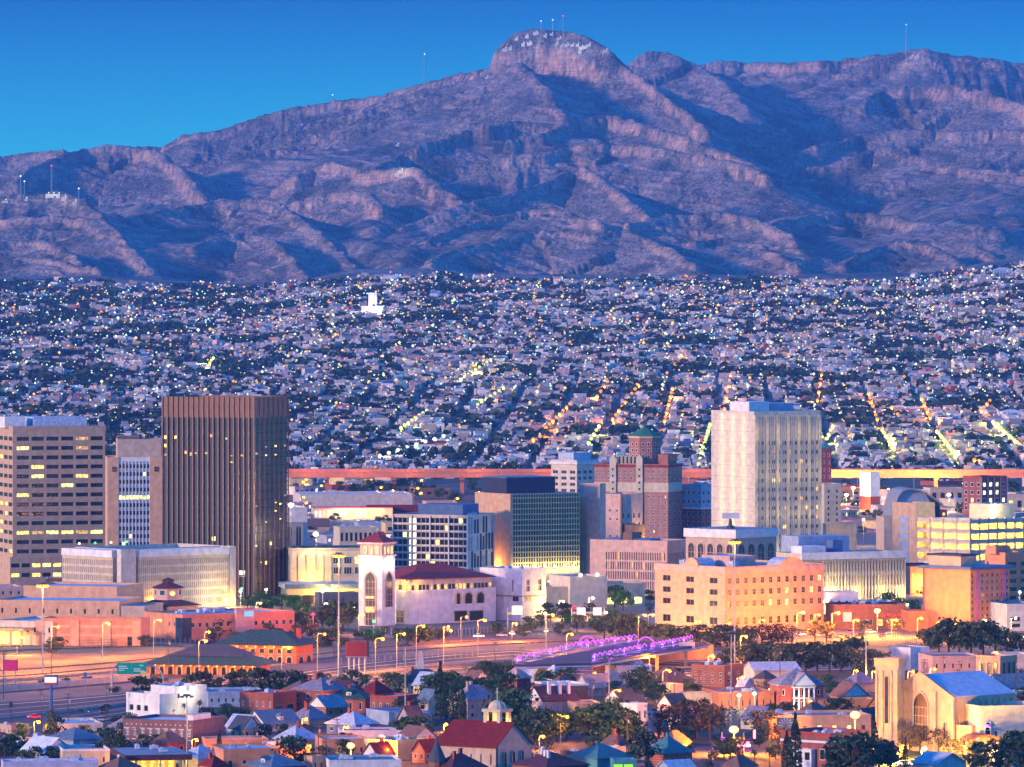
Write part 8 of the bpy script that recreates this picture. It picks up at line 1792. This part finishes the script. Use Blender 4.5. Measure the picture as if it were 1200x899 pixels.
# ------------------------------------------------------------------ cars
_car = {}
def car(px, pb, rz, colname, col, label, lit=False, group='parked cars'):
    if 'wheel' not in _car:
        w_ = MB(); n = 10
        for i in range(n):
            a0, a1 = 2 * math.pi * i / n, 2 * math.pi * (i + 1) / n; w_.quad([(.33 * math.cos(a0), -.11, .33 * math.sin(a0)), (.33 * math.cos(a1), -.11, .33 * math.sin(a1)), (.33 * math.cos(a1), .11, .33 * math.sin(a1)), (.33 * math.cos(a0), .11, .33 * math.sin(a0))])
            w_.quad([(0, -.11, 0), (.33 * math.cos(a1), -.11, .33 * math.sin(a1)), (.33 * math.cos(a0), -.11, .33 * math.sin(a0))]); w_.quad([(0, .11, 0), (.33 * math.cos(a0), .11, .33 * math.sin(a0)), (.33 * math.cos(a1), .11, .33 * math.sin(a1))])
        _car['wheel'] = w_.mesh('wheel', ['darkgrey'])
        _car['lampw'] = MB().box(-.04, -.16, -.09, .04, .16, .09).mesh('headlight', [E('car_white', (1, .85, .55), .8)]); _car['lampr'] = MB().box(-.04, -.16, -.09, .04, .16, .09).mesh('tail_light', [E('car_red', (1, .03, .02), .5)])
        _car['glass'] = MB().slabxz([(-1.5, .93), (1.05, .93), (.5, 1.42), (-1.0, 1.42)], -.78, .78).mesh('windows', ['glass'])
    if colname not in _car:
        M('car_' + colname, col, rough=.35, n=.05, spec=.6, streak=False)
        mb = MB(); mb.slabxz([(-2.15, .32), (2.15, .32), (2.2, .62), (1.95, .82), (1.1, .92), (-1.55, .925), (-2.1, .85), (-2.2, .6)], -.86, .86); mb.slabxz([(-1.02, 1.421), (.52, 1.421), (.3, 1.5), (-.85, 1.5)], -.72, .72)
        _car[colname] = mb.mesh('body', ['car_' + colname])
    r_ = root('car', label, 'car', P(px, pb), rz, group); put('body', _car[colname], r_); put('windows', _car['glass'], r_)
    for x in (-1.35, 1.35):
        for y in (-.8, .8): put('wheel', _car['wheel'], r_, (x, y, .33))
    for y in (-.6, .6): put('headlight', _car['lampw'], r_, (2.2, y, .66)); put('tail_light', _car['lampr'], r_, (-2.2, y, .68))
CC = dict(white=(.75, .75, .74), silver=(.42, .43, .45), red=(.45, .03, .03), dark=(.03, .03, .035), blue=(.05, .10, .28), tan=(.40, .32, .22))
rc = random.Random(2)
car(561, 747, RAD(15), 'white', CC['white'], 'white car on the orange lit lot below the terminal hall')
for lab, spots in (('in the car park right of the courthouse', [(938, 745), (948, 742), (960, 746), (972, 743), (984, 747), (996, 742), (1008, 746), (1020, 742), (1034, 747), (1044, 743), (965, 739), (1000, 738)]), ('on the road before the courthouse trees', [(826, 757), (834, 756), (842, 758)]), ('on the freeway at lower left', [(40, 842), (96, 836), (150, 826), (118, 845), (124, 830)]), ('in the lot beside the long flat store', [(812, 836), (826, 834), (842, 836), (860, 835), (880, 833)]),
                   ('by the lower left lot and shops', [(122, 836), (240, 842), (250, 846), (20, 880)]), ('among the houses around the bridge', [(702, 812), (712, 808), (764, 820), (690, 826)]), ('parked by the brick office and station', [(268, 764), (282, 762), (296, 760), (312, 758), (324, 756)]), ('on the church lawn drive', [(1060, 897), (1072, 896), (1088, 895)]), ('near the terminal gantry', [(588, 746), (600, 744), (616, 742), (640, 741)])):
    for x, y in spots:
        c = rc.choice(list(CC)); car(x, y, RAD(rc.choice([12, -12, 80, 100, 192]) + rc.uniform(-8, 8)), c, CC[c], f'{c} car {lab}')

# lawn lamps added to brighten the church front and its trees
for x, y in ((1052, 893), (1108, 893)): ball_lamp(x, y, y - 9, 'low amber garden lamp added on the church lawn', bulb=SODX, col=YELC, pw=36000, br=.5)
# ------------------------------------------------------------------ more of the dense neighbourhood in the gaps
occ = [(o.location.x, o.location.y, 7.0) for o, l, ps in THINGS if o.get('category') not in ('power lines', 'far houses') and 1800 < o.location.y < 2300]
for b_ in BLDS:
    for fx in (.15, .5, .85):
        for fy in (.15, .5, .85): q = b_.world(b_.W * fx, b_.D * fy, 0); occ.append((q.x, q.y, max(b_.W, b_.D) * .30 + 2))
for a, b_ in ((620, 880), (650, 872), (690, 872), (850, 878), (900, 870), (940, 866), (730, 806), (760, 802), (1000, 868), (1085, 880), (1110, 886), (30, 850), (60, 848), (840, 836), (870, 834)): q = P(a, b_); occ.append((q.x, q.y, 9))
rf = random.Random(21); nh = 0
WALLS = ['stone', 'brickred', 'brickbrown', 'offwhite', 'peach', 'cream', 'brickorange', 'grey', 'pink', 'white']; WN = dict(stone='sandstone', brickred='red brick', brickbrown='brown brick', offwhite='pale', peach='peach', cream='cream', brickorange='orange brick', grey='grey', pink='pink', white='white')
ROOFS = ['roofgrey', 'roofbrown', 'roofpurple', 'roofbrown', 'roofmaroon', 'roofdark', 'roofred']; RN = dict(roofgrey='grey', roofbrown='brown', roofpurple='mauve', roofpale='pale', roofmaroon='maroon', roofdark='dark', roofred='red')
def place(px): return 'near the left lots' if px < 150 else 'around the purple brick block' if px < 290 else 'left of the mission church' if px < 480 else 'around the mission church' if px < 640 else 'around the pink manor house' if px < 790 else 'around the long flat stores' if px < 940 else 'around the big church'
def free(q, r): return all((q.x - x) ** 2 + (q.y - y) ** 2 > (r + s) ** 2 for x, y, s in occ)
for _ in range(5000):
    if nh >= 60: break
    px, py = rf.uniform(-10, 1210), rf.uniform(812, 912); q = P(px, py)
    if py < (858 if px < 150 else 838 if px < 300 else 822) or not free(q, 4.5) or (140 < px < 262 and py < 864) or (880 < px < 1010 and py < 850) or (500 < px < 640 and py > 850): continue
    wl, kd = rf.choice(WALLS), rf.choice(['hip', 'gable', 'gable', 'flat']); rt = rf.choice(ROOFS); e = rf.uniform(11, 15); a_ = rf.uniform(20, 32)
    if kd == 'flat': simple('house', f'small flat-roofed {WN[wl]} house {place(px)}', 'house', px, py, a_ * .7, a_ * .8, py - e, rf.choice([38, 45, 52]), wl, rt, L=[Zn(.2, .75, 3, 1, .26, .8, fr='framewhite', lit=.1)], R=[Zn(.2, .75, 3, 1, .26, .8, fr='framewhite', lit=.1)], acs=1)
    else: house(f'small {WN[wl]} house under a {RN[rt]} {kd} roof {place(px)}', px, py, a_ * .7, a_ * .8, py - e, py - e - rf.uniform(12, 16), rf.choice([38, 45, 52]), wl, rt, kd, rf.choice('xy'), L=(2, 1), R=(2, 1), chim=rf.choice([0, 1, 1]), gm=rf.choice([None, 'white']))
    occ.append((q.x, q.y + 4, 8)); nh += 1
for _ in range(6000):
    if nh >= 60 + 75: break
    px, py = rf.uniform(-10, 1210), rf.uniform(806, 912); q = P(px, py)
    if py < (852 if px < 150 else 834 if px < 300 else 812) or not free(q, 1.2): continue
    k_ = rf.choice(['olive', 'olive', 'round', 'dark', 'bush', 'dry', 'round']); tree(k_, px, py, rf.uniform(9, 12) if k_ == 'bush' else rf.uniform(13, 24), f'{dict(olive="olive green", round="mid green", dark="dark green", bush="low bushy", dry="brownish")[k_]} garden {"shrub" if k_ == "bush" else "tree"} {place(px)}', 1.25); occ.append((q.x, q.y, 2.2)); nh += 1
# ------------------------------------------------------------------ lots, sheds and trees between downtown and the freeway
occ = []
for b_ in BLDS:
    if b_.Y > 2500:
        for fx in (.1, .5, .9):
            for fy in (.1, .5, .9): q = b_.world(b_.W * fx, b_.D * fy, 0); occ.append((q.x, q.y, max(b_.W, b_.D) * .25 + 2))
def lot(px): return 'left of the grid-front hotel' if px < 480 else 'behind the gold-finned tower' if px < 700 else 'behind the cream tower' if px < 960 else 'around the white silo' if px < 1080 else 'by the red trimmed office'
nh = 0; STF = []
for _ in range(4000):
    if nh >= 70: break
    px = rf.choice([rf.uniform(338, 470), rf.uniform(338, 560), rf.uniform(970, 1210), rf.uniform(970, 1210), rf.uniform(800, 836)]); py = rf.uniform(566, 650 if 338 < px < 470 else 622); q = P(px, py)
    if not free(q, 11): continue
    wl = rf.choice(['offwhite', 'cream', 'peach', 'tan', 'brickred', 'grey', 'white', 'pink', 'yellowp']); rt = rf.choice(['roofgrey', 'roofpale', 'roofwhite', 'roofbrown', 'roofpurple', 'roofblue', 'roofred']); hh = rf.uniform(5, 11)
    cn = dict(offwhite='pale', cream='cream', peach='peach', tan='tan', brickred='red brick', grey='grey', white='white', pink='pink', yellowp='yellow')[wl]
    simple('storehouse', f'{"low" if hh < 8 else "taller"} {cn} storehouse with a {rt[4:]} roof {lot(px)}', 'shed', px, py, rf.uniform(4, 12), rf.uniform(16, 40), py - hh, rf.choice([8, 20, 40]), wl, rt, D=rf.uniform(14, 26), R=[Zn(.2, .85, 5, 1, .45, .7, lit=.3, ls=['warm', 'amber', 'cool'], fr='framewhite')], acs=rf.choice([0, 1, 2]))
    occ.append((q.x, q.y + 8, 13)); nh += 1
    if nh % 3 == 0: street_lamp(px + 6, py + 2, py - rf.uniform(12, 18), f'orange yard lamp among storehouses {lot(px)}', pw=7000, br=.8)
for _ in range(4000):
    if nh >= 70 + 90: break
    px = rf.uniform(336, 1210) if rf.random() < .5 else rf.choice([rf.uniform(338, 560), rf.uniform(970, 1210)]); py = rf.uniform(563, 640); q = P(px, py)
    if not free(q, 3): continue
    h_ = rf.uniform(8, 14) / F * q.y; me_ = KIND[rf.choice(['olive', 'dark', 'round'])][rf.randrange(3)][0]; STF.append((me_, q, h_)); occ.append((q.x, q.y, 4)); nh += 1
V = []
for me_, q, h_ in STF:
    c = np.empty(len(me_.vertices) * 3, np.float32); me_.vertices.foreach_get('co', c); c = c.reshape(-1, 3) * np.array([h_ * 1.25, h_ * 1.25, h_]) + np.array([q.x, q.y, -h_ * .08]); V.append(c)
V = np.concatenate(V); o = put('small_lot_trees', raw_mesh('small_lot_trees', V, np.arange(len(V)).reshape(-1, 4), 'leaf_green')); struct(o, 'stuff'); tag(o, 'small dark trees dotted between the storehouses and the elevated freeway', 'trees', pos=(0, 3900, 0))
nh = 0
for _ in range(6000):
    if nh >= 40: break
    px, py = rf.choice([rf.uniform(300, 480), rf.uniform(600, 780), rf.uniform(920, 1210)]), rf.uniform(698, 752); q = P(px, py)
    if not free(q, 2.5): continue
    k_ = rf.choice(['olive', 'round', 'bright', 'bush', 'dry']); tree(k_, px, py, rf.uniform(7, 9) if k_ == 'bush' else rf.uniform(11, 17), f'{dict(olive="olive", round="green", bright="lamp-lit green", bush="low", dry="amber brown")[k_]} street {"shrub" if k_ == "bush" else "tree"} {"below the glass tower" if px < 480 else "between annex and courthouse" if px < 780 else "right of the courthouse"}', 1.25); occ.append((q.x, q.y, 3)); nh += 1
# ------------------------------------------------------------------ labels: tell repeats apart by their order from the left
ORD = ['first', 'second', 'third', 'fourth', 'fifth', 'sixth', 'seventh', 'eighth', 'ninth', 'tenth', 'eleventh', 'twelfth', 'thirteenth', 'fourteenth', 'fifteenth', 'sixteenth', 'seventeenth', 'eighteenth', 'nineteenth', 'twentieth',
       'twenty-first', 'twenty-second', 'twenty-third', 'twenty-fourth', 'twenty-fifth', 'twenty-sixth', 'twenty-seventh', 'twenty-eighth', 'twenty-ninth', 'thirtieth']
by = {}
for o, lab, pos in THINGS: by.setdefault(lab, []).append((topx(pos)[0], o, lab))
for lab, L in by.items():
    if len(L) < 2: continue
    L.sort(key=lambda t: t[0])
    for i, (_, o, _l) in enumerate(L):
        o['label'] = (f'{ORD[i] if i < 30 else str(i + 1) + "th"} from left: ' if i else 'leftmost: ') + lab
        if not o.get('group'): o['group'] = lab
